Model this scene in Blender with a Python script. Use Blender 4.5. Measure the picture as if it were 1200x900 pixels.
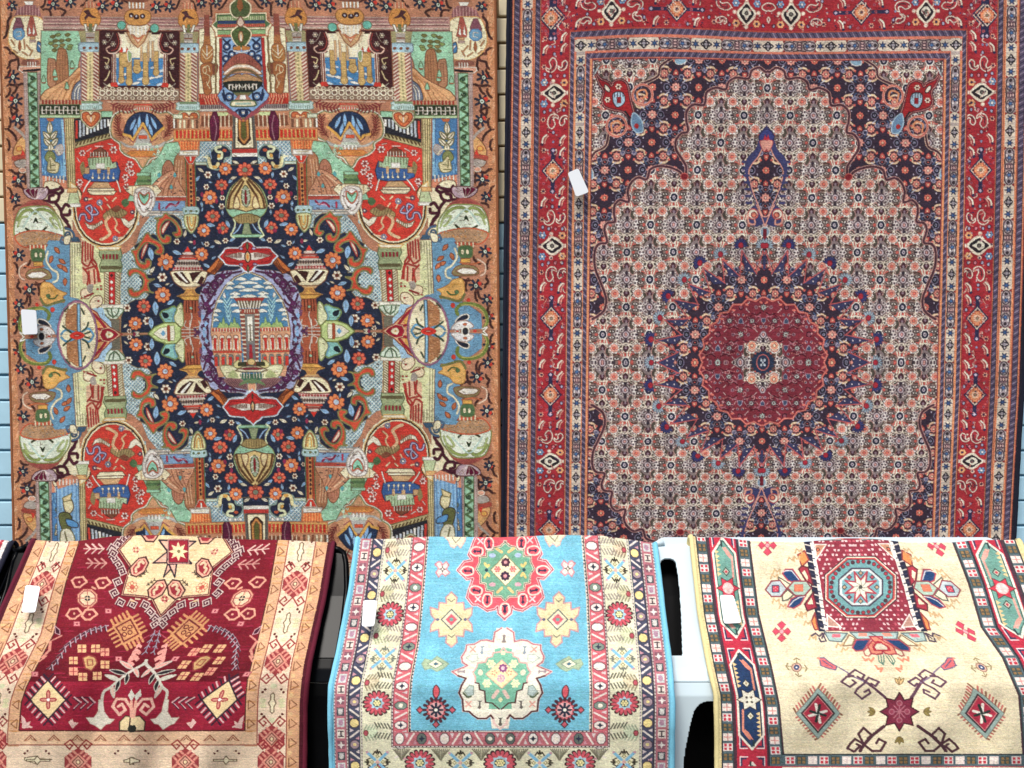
import numpy as np, math
F4 = np.float32
def hexc(h):
    h = h.lstrip('#')
    return np.array([int(h[i:i+2], 16)/255 for i in (0, 2, 4)], F4)
def num(d):
    if isinstance(d, str):
        d = [float(t) for t in d.replace(',', ' ').split()]
    return np.asarray(d, float).reshape(-1, 2)
def smooth(p, closed, n=6):
    N = len(p)
    if N < 3: return p
    out = []
    for i in range(N if closed else N-1):
        if closed:
            a, b, c, d = p[i-1], p[i], p[(i+1) % N], p[(i+2) % N]
        else:
            a, b, c, d = p[max(i-1, 0)], p[i], p[i+1], p[min(i+2, N-1)]
        for k in range(n):
            t = k/n
            out.append(.5*((2*b)+(c-a)*t+(2*a-5*b+4*c-d)*t*t+(3*b-a-3*c+d)*t**3))
    if not closed: out.append(p[-1])
    return np.array(out)
class Loom:
    """a rug's knot colours: a grid in the rug's own coordinates, drawn with filled and stroked outlines"""
    def __init__(s, u0, v0, u1, v1, ss, loc=None, pal=None):
        s.u0, s.v0, s.ss = u0, v0, ss
        s.w = int(round((u1-u0)*ss)); s.h = int(round((v1-v0)*ss))
        s.a = np.zeros((s.h, s.w, 3), F4)
        s.loc = loc or (lambda p: p)
        s.pal = pal or {}; s.mir = False
    def col(s, c):
        if callable(c) or isinstance(c, np.ndarray): return c
        return hexc(s.pal.get(c, c))
    def px(s, p):
        q = np.array(s.loc(p), float)
        q[:, 0] = (q[:, 0]-s.u0)*s.ss-.5; q[:, 1] = (q[:, 1]-s.v0)*s.ss-.5
        return q
    def _fill(s, q, c):
        x0 = max(int(math.floor(q[:, 0].min())), 0); x1 = min(int(math.ceil(q[:, 0].max()))+1, s.w)
        y0 = max(int(math.floor(q[:, 1].min())), 0); y1 = min(int(math.ceil(q[:, 1].max()))+1, s.h)
        if x1 <= x0 or y1 <= y0: return
        Y, X = np.mgrid[y0:y1, x0:x1].astype(F4)
        m = np.zeros(X.shape, bool)
        for i in range(len(q)):
            ax, ay = q[i-1]; bx, by = q[i]
            if ay == by: continue
            r0, r1 = sorted((ay, by))
            j0 = max(int(math.ceil(r0))-y0, 0); j1 = min(int(math.ceil(r1))-y0, y1-y0)
            if j1 <= j0: continue
            yy = Y[j0:j1, :1]
            m[j0:j1] ^= X[j0:j1] < ax+(yy-ay)*(bx-ax)/(by-ay)
        c = s.col(c)
        if callable(c):
            cc = c((X+.5)/s.ss+s.u0, (Y+.5)/s.ss+s.v0)
            s.a[y0:y1, x0:x1][m] = cc[m]
        else:
            s.a[y0:y1, x0:x1][m] = c
    def _line(s, q, w, c, closed=False):
        r = w*s.ss/2; c = s.col(c); n = len(q)
        for i in range(0 if closed else 1, n):
            ax, ay = q[i-1]; bx, by = q[i]
            x0 = max(int(min(ax, bx)-r-1), 0); x1 = min(int(max(ax, bx)+r+2), s.w)
            y0 = max(int(min(ay, by)-r-1), 0); y1 = min(int(max(ay, by)+r+2), s.h)
            if x1 <= x0 or y1 <= y0: continue
            Y, X = np.mgrid[y0:y1, x0:x1].astype(F4)
            dx, dy = bx-ax, by-ay; L = dx*dx+dy*dy+1e-9
            t = np.clip(((X-ax)*dx+(Y-ay)*dy)/L, 0, 1)
            d = np.hypot(X-ax-t*dx, Y-ay-t*dy)
            al = np.clip(r+.5-d, 0, 1)[..., None]
            b = s.a[y0:y1, x0:x1]; b += (c-b)*al
    # photo-plane drawing calls
    def P(s, d, f=None, l=None, w=1.0, sm=False, close=True):
        p = num(d)
        if sm: p = smooth(p, close)
        q = s.px(p)
        if f is not None: s._fill(q, f)
        if l is not None: s._line(q, w, l, close)
        if s.mir:
            q = q*[-1, 1]+[s.w-1, 0]
            if f is not None: s._fill(q, f)
            if l is not None: s._line(q, w, l, close)
    def S(s, d, f=None, l=None, w=1.0): s.P(d, f, l, w, True)
    def L(s, d, c, w=1.0): s.P(d, None, c, w, False, False)
    def C(s, d, c, w=1.0): s.P(d, None, c, w, True, False)
    def E(s, x, y, rx, ry=None, f=None, l=None, w=1.0, a=0, n=22, t0=0, t1=2*math.pi):
        ry = rx if ry is None else ry
        t = np.linspace(t0, t1, n, endpoint=False) if t1-t0 > 6.28 else np.linspace(t0, t1, n)
        ca, sa = math.cos(a), math.sin(a); X, Y = rx*np.cos(t), ry*np.sin(t)
        s.P(np.c_[x+X*ca-Y*sa, y+X*sa+Y*ca], f, l, w)
    def R(s, x0, y0, x1, y1, f=None, l=None, w=1.0): s.P([x0, y0, x1, y0, x1, y1, x0, y1], f, l, w)
    # motifs
    def daisy(s, x, y, r, n=8, pet='#DD7A4E', gap='#B03A2C', core='#A9BFD0', edge=None, rim=None, ph=0, ry=1.0, cr=.34):
        if rim: s.E(x, y, r*1.12, r*1.12*ry, rim)
        s.E(x, y, r*.86, r*.86*ry, gap)
        for k in range(n):
            t = ph+2*math.pi*k/n
            s.E(x+.66*r*math.cos(t), y+.66*r*ry*math.sin(t), r*.36, r*min(.30, 2/n+.04), pet, edge, .5, a=t, n=9)
        s.E(x, y, r*cr*1.35, r*cr*1.35*ry, gap, n=10); s.E(x, y, r*cr, r*cr*ry, core, n=10)
    def leaf(s, x, y, L, w, a, f, l=None, lw=.7, vein=None):
        ca, sa = math.cos(a), math.sin(a)
        p = np.array([[0, 0], [.3, .42], [.65, .38], [1, 0], [.65, -.38], [.3, -.42]])*[L, w]
        q = np.c_[x+p[:, 0]*ca-p[:, 1]*sa, y+p[:, 0]*sa+p[:, 1]*ca]
        s.S(q, f, l, lw)
        if vein: s.L([x, y, x+L*.8*ca, y+L*.8*sa], vein, lw)
    def curl(s, x, y, r, a, turns, c, w, d=1):
        t = np.linspace(0, 1, int(10*turns)+4)
        rr = r*(1-.85*t); an = a+d*2*math.pi*turns*t
        s.L(np.c_[x+rr*np.cos(an), y+rr*np.sin(an)], c, w)
    def sprig(s, d, c, w, ll, n, lw=1.2, spread=.7):
        p = smooth(num(d), False); s.L(p, c, w)
        seg = np.r_[0, np.cumsum(np.hypot(*np.diff(p, axis=0).T))]
        for t in np.linspace(.12, .97, n)*seg[-1]:
            x, y = np.interp(t, seg, p[:, 0]), np.interp(t, seg, p[:, 1])
            x2, y2 = np.interp(t+1, seg, p[:, 0]), np.interp(t+1, seg, p[:, 1])
            x1, y1 = np.interp(t-1, seg, p[:, 0]), np.interp(t-1, seg, p[:, 1])
            a = math.atan2(y2-y1, x2-x1)
            for g in (-spread, spread):
                s.L([x, y, x+ll*math.cos(a+g), y+ll*math.sin(a+g)], c, lw)
    def stripes(s, x0, y0, x1, y1, n, c, w=1.0, vert=True, tilt=0):
        for k in range(n):
            t = (k+.5)/n
            if vert: s.L([x0+(x1-x0)*t, y0, x0+(x1-x0)*t+tilt, y1], c, w)
            else: s.L([x0, y0+(y1-y0)*t, x1, y0+(y1-y0)*t+tilt], c, w)
    def rope(s, x0, x1, y0, y1, f, c, st=4.2, w=1.6):
        s.R(x0, y0, x1, y1, f)
        y = y0+1
        while y < y1-1:
            s.L([x0, y, x1, y+(x1-x0)*.7], c, w); y += st
    def oct(s, x, y, r, f=None, l=None, w=1.0, ry=None, k=.42):
        ry = ry or r
        s.P([x-r*k, y-ry, x+r*k, y-ry, x+r, y-ry*k, x+r, y+ry*k, x+r*k, y+ry, x-r*k, y+ry, x-r, y+ry*k, x-r, y-ry*k], f, l, w)
    def dia(s, x, y, rx, ry=None, f=None, l=None, w=1.0):
        ry = ry or rx; s.P([x-rx, y, x, y-ry, x+rx, y, x, y+ry], f, l, w)
    def star(s, x, y, r0, r1, n, f=None, l=None, w=1.0, ph=0):
        t = ph+np.arange(2*n)*math.pi/n; r = np.where(np.arange(2*n) % 2, r1, r0)
        s.P(np.c_[x+r*np.cos(t), y+r*np.sin(t)], f, l, w)
    def step(s, x, y, pat, cell, f=None, l=None, w=1.0, sy=1.0):
        """stepped outline, four-fold: pat lists half-widths row by row from the middle out"""
        pts = []
        for k, h in enumerate(pat): pts += [(h, k-.5 if k else 0), (h, k+.5)]
        q = np.array(pts, float)*[cell, cell*sy]
        full = np.r_[q, q[::-1]*[-1, 1], q*[-1, -1], q[::-1]*[1, -1]]
        s.P(full+[x, y], f, l, w)
def pl(d):
    p = num(d); return lambda y: np.interp(y, p[:, 0], p[:, 1])
def lattice(bg, fg, cell=3.4, w=.26):
    b, f = hexc(bg), hexc(fg)
    def fn(U, V):
        a = np.abs(((U+V)/cell) % 1-.5); c = np.abs(((U-V)/cell) % 1-.5)
        m = (np.minimum(a, c) < w)[..., None]
        return np.where(m, f, b)
    return fn
def bands(c, per, ang=0):
    cs = np.array([hexc(k) for k in c]); n = len(c); ca, sa = math.cos(ang), math.sin(ang)
    return lambda U, V: cs[(np.floor((U*ca+V*sa)/per*n) % n).astype(int)]
def wavy(c, per, amp, wl, ang=0):
    cs = np.array([hexc(k) for k in c]); n = len(c); ca, sa = math.cos(ang), math.sin(ang)
    return lambda U, V: cs[(np.floor((U*ca+V*sa+amp*np.sin((V*ca-U*sa)*6.283/wl))/per*n) % n).astype(int)]
PA = dict(sal='#B87E60', org='#CB8A60', mint='#98C8A4', navy='#20273A', red='#CF3E32', cream='#F2E5BC', lb='#A9D0D6', st='#6C9AB6',
  br='#7B4733', dk='#3B2121', ol='#6F7142', mar='#5E1B35', gold='#DCA552', gr='#A69C90', rust='#BC6440', pk='#DDA084', lav='#B9C2E2',
  plum='#45203F', tan='#C9A274', w='#F4F0E0', bk='#231D20', lg='#C9D89A', bl='#4C7AA6', sky='#86B9D8', or_='#E2713F', mg='#A98F86', cr2='#E4CF9A',
  gn='#4E6B44', tq='#6FB9A4')
AX0, AXK, AV0 = 281.3, .0312, 388.0
A_SS = 1.9
def axA(y): return AX0+AXK*y
def klA(y): return (axA(y)-(2+.0265*y))/288
def krA(y): return ((579+.0098*y)-axA(y))/288
def sagA(u, y): return 7*np.clip(-u/288, 0, 1)*np.clip((y-150)/240, 0, 1)       # the left side hangs a little lower
def locA(p):
    u = (p[:, 0]-axA(p[:, 1]))/klA(p[:, 1]); return np.c_[u, p[:, 1]-sagA(u, p[:, 1])]
def picA(u, v): return axA(v)+u*np.where(u < 0, klA(v), krA(v)), v+sagA(u, v)
def city_quarter():
    q = Loom(-292, -14, 0, AV0, A_SS, locA, PA)
    P, S, L, C, E, R = q.P, q.S, q.L, q.C, q.E, q.R
    rng = np.random.RandomState(3)
    R(-20, -20, 320, 400, 'sal')
    for k in range(500):                                            # worn weave patches
        x, y = rng.uniform(0, 300), rng.uniform(-12, 390)
        L([x, y, x+rng.uniform(2, 7), y+rng.uniform(-1, 1)], rng.choice(['#B97F62', '#CF9A78', '#D39C80', '#B4775C']), .9)
    P('-9 -14 10 -14 14 120 19 388 -9 400', 'org')
    for k in range(160):
        y = rng.uniform(-12, 390); x = rng.uniform(0, 10)+y*.022
        L([x, y, x+2, y+rng.uniform(2, 8)], rng.choice(['#DDA478', '#C98458', '#E2AE86']), 1.2)
    # flowered outer border and top band
    def nav(x, y, r=5, a=0.):
        for k in range(7):
            t = a+k*.9
            L([x, y, x+r*1.2*math.cos(t), y+r*1.2*math.sin(t)], 'navy', 2.8)
        E(x-r*.7, y-r*.4, r*.42, r*.42, 'red'); E(x, y, r*.55, r*.55, 'bk'); E(x, y, r*.34, r*.42, '#CFE0CF'); E(x, y, r*.13, r*.15, 'gn')
    def tw(d, w=2):
        C(d, '#3A211F', w+.5); p = num(d); q.leaf(p[-1][0], p[-1][1], 5.5, 3.4, math.atan2(*(p[-1]-p[-2])[::-1])+.5, '#452622'); q.leaf(p[0][0], p[0][1], 4.5, 3, math.atan2(*(p[0]-p[1])[::-1])-.6, '#5A3228')
    for (x, y, r) in [(16, 8, 4.5), (64, 6, 5.5), (84, 3, 5.5), (121, 8, 5.5), (137, 6, 5.8), (183, 8, 5.5), (198, 7, 5.2), (236, 3, 4.5), (253, 2, 5)]: nav(x, y, r, x)
    for d in ['55 1 53 8 47 11', '50 13 58 12 61 16', '72 11 78 14 77 17', '103 1 100 6', '113 0 109 5', '130 -5 128 0', '146 1 152 4', '158 -8 166 -8', '210 0 207 8', '226 2 229 9', '247 6 248 18', '266 0 260 9', '245 -6 250 -2', '90 -8 99 -6', '30 -7 44 -8']: tw(d)
    for (x, y, r) in [(17, 91, 6), (20, 119, 6.5), (22, 141, 5.5), (23, 212, 6), (19, 233, 4.5), (23, 299, 5.5), (35, 340, 6), (23, 357, 5), (22, 378, 5)]: nav(x, y, r, y)
    for d in ['15 20 11 27 12 34', '11 35 9 43', '10 57 13 60', '16 63 22 66 20 71 14 73 13 78', '23 70 24 78', '14 83 11 90', '13 100 22 101 27 99', '14 107 12 112', '22 103 20 108', '15 126 22 130 17 135 15 132', '14 141 14 147', '29 146 25 151', '11 152 16 156 20 161', '12 166 13 173', '15 200 20 204 26 202', '30 205 32 212', '13 222 15 227', '20 217 27 220', '18 243 21 241', '20 310 22 316', '36 308 33 312', '23 331 21 336 24 339', '45 333 47 342', '33 347 32 353', '36 348 36 355', '51 332 45 334', '22 366 23 370', '21 381 20 388']: tw(d, 2.3)
    S('29 160 32 170 29 183 19 184 17 178 21 168', '#D9A468', 'br'); S('16 184 31 181 31 186 18 189', '#A2463A'); S('18 190 31 187 32 196 22 197', 'gr', 'br'); E(24, 175, 3.5, 3, 'gold', 'rust'); C('19 150 27 157 31 163', 'gr', 3); S('28 176 26 183 30 181', 'red')
    E(28, 200, 4, 3, 'pk', 'w', .8)
    # vase roundel in the corner
    S('29 6 44 6 52 18 20 19', 'sal'); P('30 3 41 3 40 7 32 7', 'w'); R(23, -8, 47, 1, 'rust'); R(27, 0, 44, 3, '#9C6B50')
    P('32 7 43 7 49 14 50 21 18 21 22 13', '#8C5A5A'); q.stripes(21, 9, 49, 21, 8, '#C99A94', 1)
    S('18 22 30 20 46 21 55 29 60 43 60 60 50 69 36 71 22 66 13 54 12 40', 'cream', 'gold', .8)
    P('21 22 26 22 30 32 29 46 18 46 17 33', '#7A4A55'); q.oct(24, 41, 6.5, 'st', 'bl', 1.2); L('21 39 26 38 27 43 22 44', 'w', .8); S('25 48 27 56 25 61 23 56', '#9A5A3A')
    P('37 20 41 20 44 36 46 43 34 44 33 36', '#A65446'); P('36 30 38 40 35 42', 'w'); P('41 30 43 40 40 42', 'w'); R(37, 44, 43, 47, 'tan', 'br', .6); R(36, 48, 44, 51, 'mg')
    for d in ['15 48 19 54', '33 54 38 60', '28 62 34 66', '40 60 37 66', '30 48 31 58', '18 60 22 63']: C(d, '#A87850', 1.8)
    S('53 37 60 38 62 50 58 56 53 50 52 42', '#E9B579', 'rust', .7); L('55 44 59 45', 'rust', .8); L('56 50 58 50', 'rust', .8)
    S('46 50 49 51 55 56 62 58 60 63 50 63 45 60', '#44759F', 'navy', .6); C('47 54 53 60 61 61', 'w', 1.3)
    S('30 71 45 71 47 77 28 77', '#8B5646'); P('25 79 50 79 54 84 44 87 28 86 24 83', 'pk', 'w', 1); P('29 83 49 81 51 83 42 85 28 85', 'bk'); q.stripes(33, 74, 45, 79, 4, 'w', 1.3)
    # scrolled green column
    P('29 86 51 86 53 224 33 224', 'mg'); q.stripes(30, 88, 34, 220, 2, '#C4B0A8', .8, True, 4); q.stripes(47, 88, 51, 220, 2, '#8A7470', .8, True, 2)
    P('34.5 86 45 86 47.5 222 37 222', 'mint', 'gn', .9)
    for k in range(8):
        y = 89+k*17; x = 39.6+k*.34; d = 1 if k % 2 else -1
        C([x+d*4, y, x-d*3.5, y+5, x+d*3.4, y+11, x-d*4, y+17], 'gn', 2.2); q.curl(x-d*.4, y+4.5, 2.8, 0, 1, '#27402F', 1.6, d); q.leaf(x+d*4.2, y+9, 5, 3, 1.5, '#27402F')
    # cornice
    R(52, 20, 249, 37, '#B98C80')
    for k, c in enumerate(['w', '#8A5A5C', '#D9B8A8', '#95686A', '#E6CDBB', '#7F5456', '#C9A294', '#F0E2CC', '#6E484C']): R(54-k*.2, 20.5+k*1.85, 249, 21.5+k*1.85, c)
    # mint landscape with poplars
    P('50 37 98 37 104 62 104 118 49 118', 'mint', 'br', .6)
    for k in range(60): x, y = rng.uniform(52, 99), rng.uniform(40, 100); L([x, y, x+2.5, y+rng.uniform(-1, 2)], rng.choice(['#86BF97', '#ADDDB8', '#B8E0C0']), 1)
    for (x, y) in [(64, 44), (70, 42), (81, 42), (67, 49), (74, 49), (82, 48), (67, 55), (75, 54), (84, 55), (66, 60), (62, 52), (83, 58), (73, 58)]: S([x-3.5, y, x, y-2, x+3, y-.5, x, y+2], rng.choice(['#6E6A3C', '#8A7A48', '#7B8A50']), '#54502E', .5)
    S('58 72 63 70 67 74 67 100 58 100', '#B1805E', 'br', .9); S('69 64 74 58 80 63 82 90 79 100 68 100', '#A8744F', 'br', .9)
    for d in ['61 74 61 96', '64 74 64 96', '72 62 72 96', '75 61 75 96', '78 64 78 92']: C(d, '#8A5840', .8)
    S('95 70 100 64 106 66 106 90 94 86', '#B97F64', 'br', .7)
    S('54 108 70 99 84 90 94 80 106 78 106 104 90 119 52 119', '#E0AA77', 'br', .8)
    for k in range(7): C([56+k*6.5, 118, 66+k*6, 108-k*3, 80+k*4, 97-k*2.3, 96+k*1.5, 84-k], rng.choice(['#B87A4C', '#C98F63', '#F0CFA0']), 1.5)
    for (x, y) in [(53, 97), (67, 95), (80, 105), (86, 80), (66, 90)]: S([x, y-8, x+2.5, y-1, x, y+2, x-2.5, y-1], 'mint', 'gn', .6); L([x-2, y+1, x+2, y+1], '#9E4A34', 1.3)
    S('86 118 88 103 94 96 100 96 103 118', '#6D7686', 'navy', .7)
    for k in range(3): C([89+k*3.5, 117, 90+k*3.5, 106, 96+k*2, 99], 'w', 1.3)
    # patterned columns
    for (x, y1) in [(107, 1), (220.5, 2)]:
        P([x-13, 37, x+13, 37, x+10, 52, x-10, 52], 'cream', 'br', .7); P([x-14, 37, x-6, 37, x-4, 50, x-9, 52], '#9C9468'); P([x+14, 37, x+6, 37, x+4, 50, x+9, 52], '#9C9468')
        R(x-5, 39, x+5, 51, 'gr'); L([x-4, 45, x+4, 45], 'br', 1.5); L([x-4, 49, x+4, 49], 'w', 1.2)
        S([x-12, 22, x-6, 10, x+6, 10, x+12, 22, x+8, 31, x-8, 31], '#D08D4A', '#9A5F36', .9); P([x-8, 14, x-2, 12, x+1, 18, x+8, 22, x+3, 22, x-2, 20, x-6, 25, x-7, 21, x-4, 18], '#4A2A2C')
        P([x-6, 3, x+6, 3, x+7, 10, x-7, 10], '#C4785A'); q.stripes(x-6, 3, x+6, 10, 3, '#EEC8A0', 1)
        for g in (-4, 0, 4): P([x+g-1.6, 38, x+g*1.6-1, 29, x+g*1.6+2, 29, x+g+1.4, 38], 'w' if g else 'ol', 'gn', .5)
        S([x-13, 53, x-9, 51, x+9, 51, x+13, 53, x+13, 60, x+9, 62, x-9, 62, x-13, 60], '#A6C4CC', '#6F8A94', 1)
        for g in (-7, 0, 7): E(x+g, 57, 1.8, 1.8, 'br')
        R(x-10, 62, x+10.5, 120, 'cr2'); q.rope(x-9.5, x-4, 62, 120, '#EBD5C0', '#9C4F44'); q.rope(x+4, x+9.5, 62, 120, '#EBD5C0', '#9C4F44')
        L([x-10.5, 62, x-10.5, 120], '#7B6370', 1.3); L([x+11, 62, x+11, 120], '#7B6370', 1.3)
        for k in range(14): q.dia(x, 65+k*4.1, 1.2, 1.6, '#A6A06A')
        S([x-12, 120, x+12, 120, x+13, 124, x+12, 129, x-12, 129, x-13, 124], '#C3DCD4', '#7C9C8C', .8); R(x-10, 119, x+10, 122, '#7E9A70'); q.stripes(x-11, 125, x+11, 128, 9, '#86A89A', .9)
    # window between columns
    R(117.5, 36, 210.5, 104, '#3A1C1E', 'br', 1)
    P('140 40 188 40 188 62 192 64 192 101 137 101 137 64 141 62', '#EFE4C0')
    R(136, 68, 194, 101, '#4A86B8')
    for (x, y) in [(141, 98), (150, 95), (158, 84), (160, 98), (170, 82), (177, 92), (186, 90), (172, 99), (188, 99), (181, 79), (146, 88), (166, 93), (190, 83)]: S([x-5, y+1, x, y-2, x+5, y-1, x, y+1.4], rng.choice(['w', '#CFE2EC']))
    for (x, y0, y1, w) in [(143, 62, 95, 2.6), (152, 66, 97, 3), (171, 62, 96, 3), (183, 60, 86, 2.6), (147, 62, 72, 5), (161, 70, 82, 3.5)]: R(x-w, y0, x+w, y1, '#CDA868', '#8C6A3C', .5); E(x, y1-1, w*1.35, w*1.6, '#CDA868', '#8C6A3C', .5)
    for x in (166, 174, 179): R(x-1.4, 48, x+1.4, 72, 'tan', 'gr', .4)
    for k in range(3): P([143+k*3, 55, 146+k*3, 62, 140+k*4, 62], ['red', 'w', 'red'][k])
    S('150 60 155 63 154 71 151 72', '#8FA870', 'w', 1)
    for (g, x0) in [(1, 117.5), (-1, 210.5)]:
        X = lambda *a: [v for i in range(0, len(a), 2) for v in (x0+g*a[i], a[i+1])]
        S(X(1, 38, 14, 37, 22, 42, 24, 54, 20, 62, 10, 64, 2, 60), '#3A1C1E'); C(X(22, 39, 25, 50, 21, 61, 12, 63, 8, 58, 12, 55), '#E9BDA8', 1.5); C(X(20, 40, 22.5, 50, 19.5, 58, 14, 60), '#9A3A34', .9)
        for (a, b) in [(6, 50), (16, 52), (10, 42)]: q.daisy(x0+g*a, b, 3.2, 6, 'gr', '#3A1C1E', 'cream')
        C(X(4, 48, 10, 50, 14, 44, 16, 39), 'gr', .7); C(X(5, 68, 11, 70, 9, 76, 7, 74), 'cr2', 1.2); q.daisy(x0+g*9, 79, 3, 6, 'gr', '#3A1C1E', 'cream'); C(X(12, 84, 9, 92, 6, 95), 'cr2', 1.4); C(X(5, 98, 9, 101, 13, 100), 'gr', 1)
        R(*X(14.5, 63), *X(19.5, 98), '#F2DFCB'); L(X(15.6, 64, 15.6, 98), '#7C2A26', 1); L(X(18, 64, 18, 98), '#7C2A26', 1.2); P(X(14, 97, 20, 97, 22, 102, 11, 103), 'red'); P(X(8, 102, 12, 98, 14, 103), 'cream')
    # heart and pot above it
    P('146 38 178 38 174 50 162 57 150 50', '#DDC7A2'); P('149 38 174 38 169 49 162 56 154 49', 'tan', '#9A6242', 1.2); P('153 38 171 38 162 51', '#EBCBB0', 'rust', 1)
    S('149 30 162 25 175 30 172 38 162 46 152 38', '#E9DABB', 'rust', .8); q.stripes(151, 29, 173, 40, 5, 'w', 1.6); C('156 41 162 45 168 41', 'rust', 1)
    S('146 20 152 12 172 12 177 20 172 28 162 30 150 28', '#CF9350', '#8A5A34', 1); E(154, 18, 3, 3, 'dk'); E(160, 20, 3.4, 3, 'dk'); E(167, 19, 3, 3, 'dk')
    for x in (154, 160, 167): E(x, 19, 1.2, 1.3, '#C9CBD6')
    P('150 2 170 2 168 9 152 9', '#B97A4C'); q.stripes(150, 3, 170, 9, 5, 'w', 2.2); S('147 -6 173 -6 172 2 149 2', '#7C4A38'); E(143, 30, 5, 5, 'tq', 'gn', .6); E(181, 33, 5, 5, 'tq', 'gn', .6)
    # ringed floor
    R(117.5, 104, 210.5, 118, '#8F7461', 'br', .7)
    for k in range(12):
        E(121+k*7.7, 109.5, 2.9, 2.9, '#7B5F50', '#F3E6C8', 1.5); E(117.5+k*7.7, 115.5, 2, 1.6, None, '#F3E6C8', 1); E(117.5+k*7.7, 104.6, 2, 1.6, None, '#F3E6C8', 1)
    # meander band, slanted keyboard
    R(48, 118, 97, 124, '#C99A7A'); q.stripes(50, 119, 97, 122.5, 12, '#A4382C', 2.2)
    R(48, 123.5, 95, 135.5, '#26301F', 'gn', .8); L('50 130 94 130', 'w', 1.2)
    for k in range(9): x = 51+k*5; L([x, 126, x, 134], 'w', 1.4); L([x, 126 if k % 2 else 134, x+2.8, 126 if k % 2 else 134], 'w', 1.3)
    R(48, 135.5, 132, 139, '#B9D2A0', 'gn', .7); R(120, 131, 133, 138, 'mint', 'gn', .6)
    P('88 140 132 138 131 157 89 168', '#23242A', 'bk', .5)
    for k in range(10):
        x = 90+k*4.1; R(x, 142-.2*k, x+2.6, 163-1.6*k, 'red' if k == 0 else ('#BFC9CF' if k % 3 else 'w'))
    P('89 168 132 156 132 162 89 175', '#BBAE7C', '#4E4A2A', .8)
    for k in range(10): x = 91+k*4.2; L([x, 171-k*1.2, x+1.5, 168-k*1.2], '#4E3A22', 1.6)
    # lily panel
    P('48.5 139 75 139 79 212 51 206', 'bl', '#2F5484', .8); P('73 140 76 140 79 208 76 208', '#8FC0DC')
    for k in range(30): x = rng.uniform(51, 76); L([x, 185+rng.uniform(0, 20), x, 188+rng.uniform(0, 20)], '#7FB6DA', 1)
    P('56 139 66 139 64 143 58 143', 'rust')
    for (x, y, L_, a) in [(60, 158, 15, -1.57), (60, 164, 12, -2.3), (61, 164, 12, -.9), (61, 172, 12, -2.3), (62, 172, 12, -.9), (61, 178, 9, -1.57)]: q.leaf(x, y, L_, 7, a, '#EFE7CC', '#6A6A38', .8, '#6A6A38')
    S('54 186 58 178 65 180 66 188 60 192', '#7E8450', '#4C5030', .7); S('57 196 60 184 66 190 71 193 68 203 58 202', '#DDD0A0', 'ol', .9)
    for d in ['60 188 61 198', '66 194 60 195', '58 200 66 200']: L(d, 'ol', 1)
    S('68 172 74 170 76 178 71 183 66 178', '#B8AFA8', 'mg', .7); C('54 176 66 176 72 182', 'cream', 1.2)
    P('51 206 79 212 79 226 52 226', '#D98A6A'); q.stripes(53, 207, 78, 214, 6, 'w', 1.6); S('54 214 66 213 74 220 70 226 54 226', 'cream', 'br', .7)
    # fluted pillars left of the red roundel
    P('77 139 88 139 91.5 222 80.5 222', 'cr2', 'br', .7)
    for k in range(4): L([79+k*2.5, 140, 82+k*2.5, 221], '#8A8250', 1.1)
    # red figure-of-eight: lamp roundel and phoenix roundel
    S('152 240 160 250 164 262 160 262', 'lb')
    E(125, 244, 40.5, 48, 'cream'); E(125, 244, 38.6, 46, 'gold'); E(125, 244, 37.6, 45, 'bk'); E(125, 244, 36, 43.4, 'cream')
    P('89 175 132 163 146 176 166 196 162 214 156 226 90 226', 'red'); E(125, 243.5, 34.5, 42, 'red')
    P('90 221 160 221 150 232 100 232', 'red')
    for k in range(120):
        x, y = rng.uniform(92, 158), rng.uniform(172, 284)
        if (x-125)**2/34**2+(y-243)**2/41**2 < .9 or 176 < y < 222: L([x, y, x+2, y+rng.uniform(-1, 1)], rng.choice(['#C42E28', '#E84A36']), 1)
    P('97 203 104 196 138 190 142 201 140 212 128 214 108 213 99 209', '#3C5F94', 'navy', .9)
    P('104 186 130 184 133 192 137 190 138 197 126 199 106 199', '#AFC9A0', 'br', .6); P('107 183 128 183 125 177 119 173 112 177', 'br', 'dk', .6); q.stripes(106, 179, 129, 184, 7, 'w', 1.1)
    q.stripes(105, 185, 132, 194, 8, '#6E7F58', .9); R(100, 197, 106, 204, 'tan', 'br', .5); R(114, 192, 124, 198, 'w', 'gr', .4); R(115, 198, 119, 204, 'tan'); R(127, 196, 130, 205, 'tan'); S('95 196 99 190 101 199 98 206', '#8A7A50')
    for x in (110, 117, 123, 128, 134): L([x, 203, x, 208], 'w', .8); E(x, 209, 1.3, 1.5, 'cream')
    P('112 214 128 214 133 222 105 222', 'tan', 'br', .5); R(104, 221, 135, 224, 'cream', 'dk', .6); P('103 224 138 224 134 229 108 229', 'cream', 'dk', .6); C('107 212 102 219 99 225', 'w', 1.5); C('138 212 140 218 142 225', 'w', 1.5)
    for (x, y, r) in [(98, 180, 4), (134, 176, 4.5), (95, 214, 4), (153, 193, 4.5), (150, 199, 3), (155, 203, 4), (148, 208, 4), (149, 219, 3.8), (94, 219, 2.5)]: q.daisy(x, y, r, 6, '#F0D5CC', 'red', '#7A3A3A')
    for d in ['92 186 95 190', '128 169 133 170', '113 172 122 172', '103 178 108 175', '147 214 150 212']: C(d, '#F2D0C4', 1.3)
    P('84 214 91 219 97 228 92 235 84 243', 'cream', 'gold', 1); P('166 212 157 222 153 229 158 236 167 244', lattice('#74A5B8', '#D2E6E2', 4.4, .2), 'gold', 1); C('91 218 97 228 91 238', 'bk', .9); C('157 221 153 229 159 239', 'bk', .9)
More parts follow.
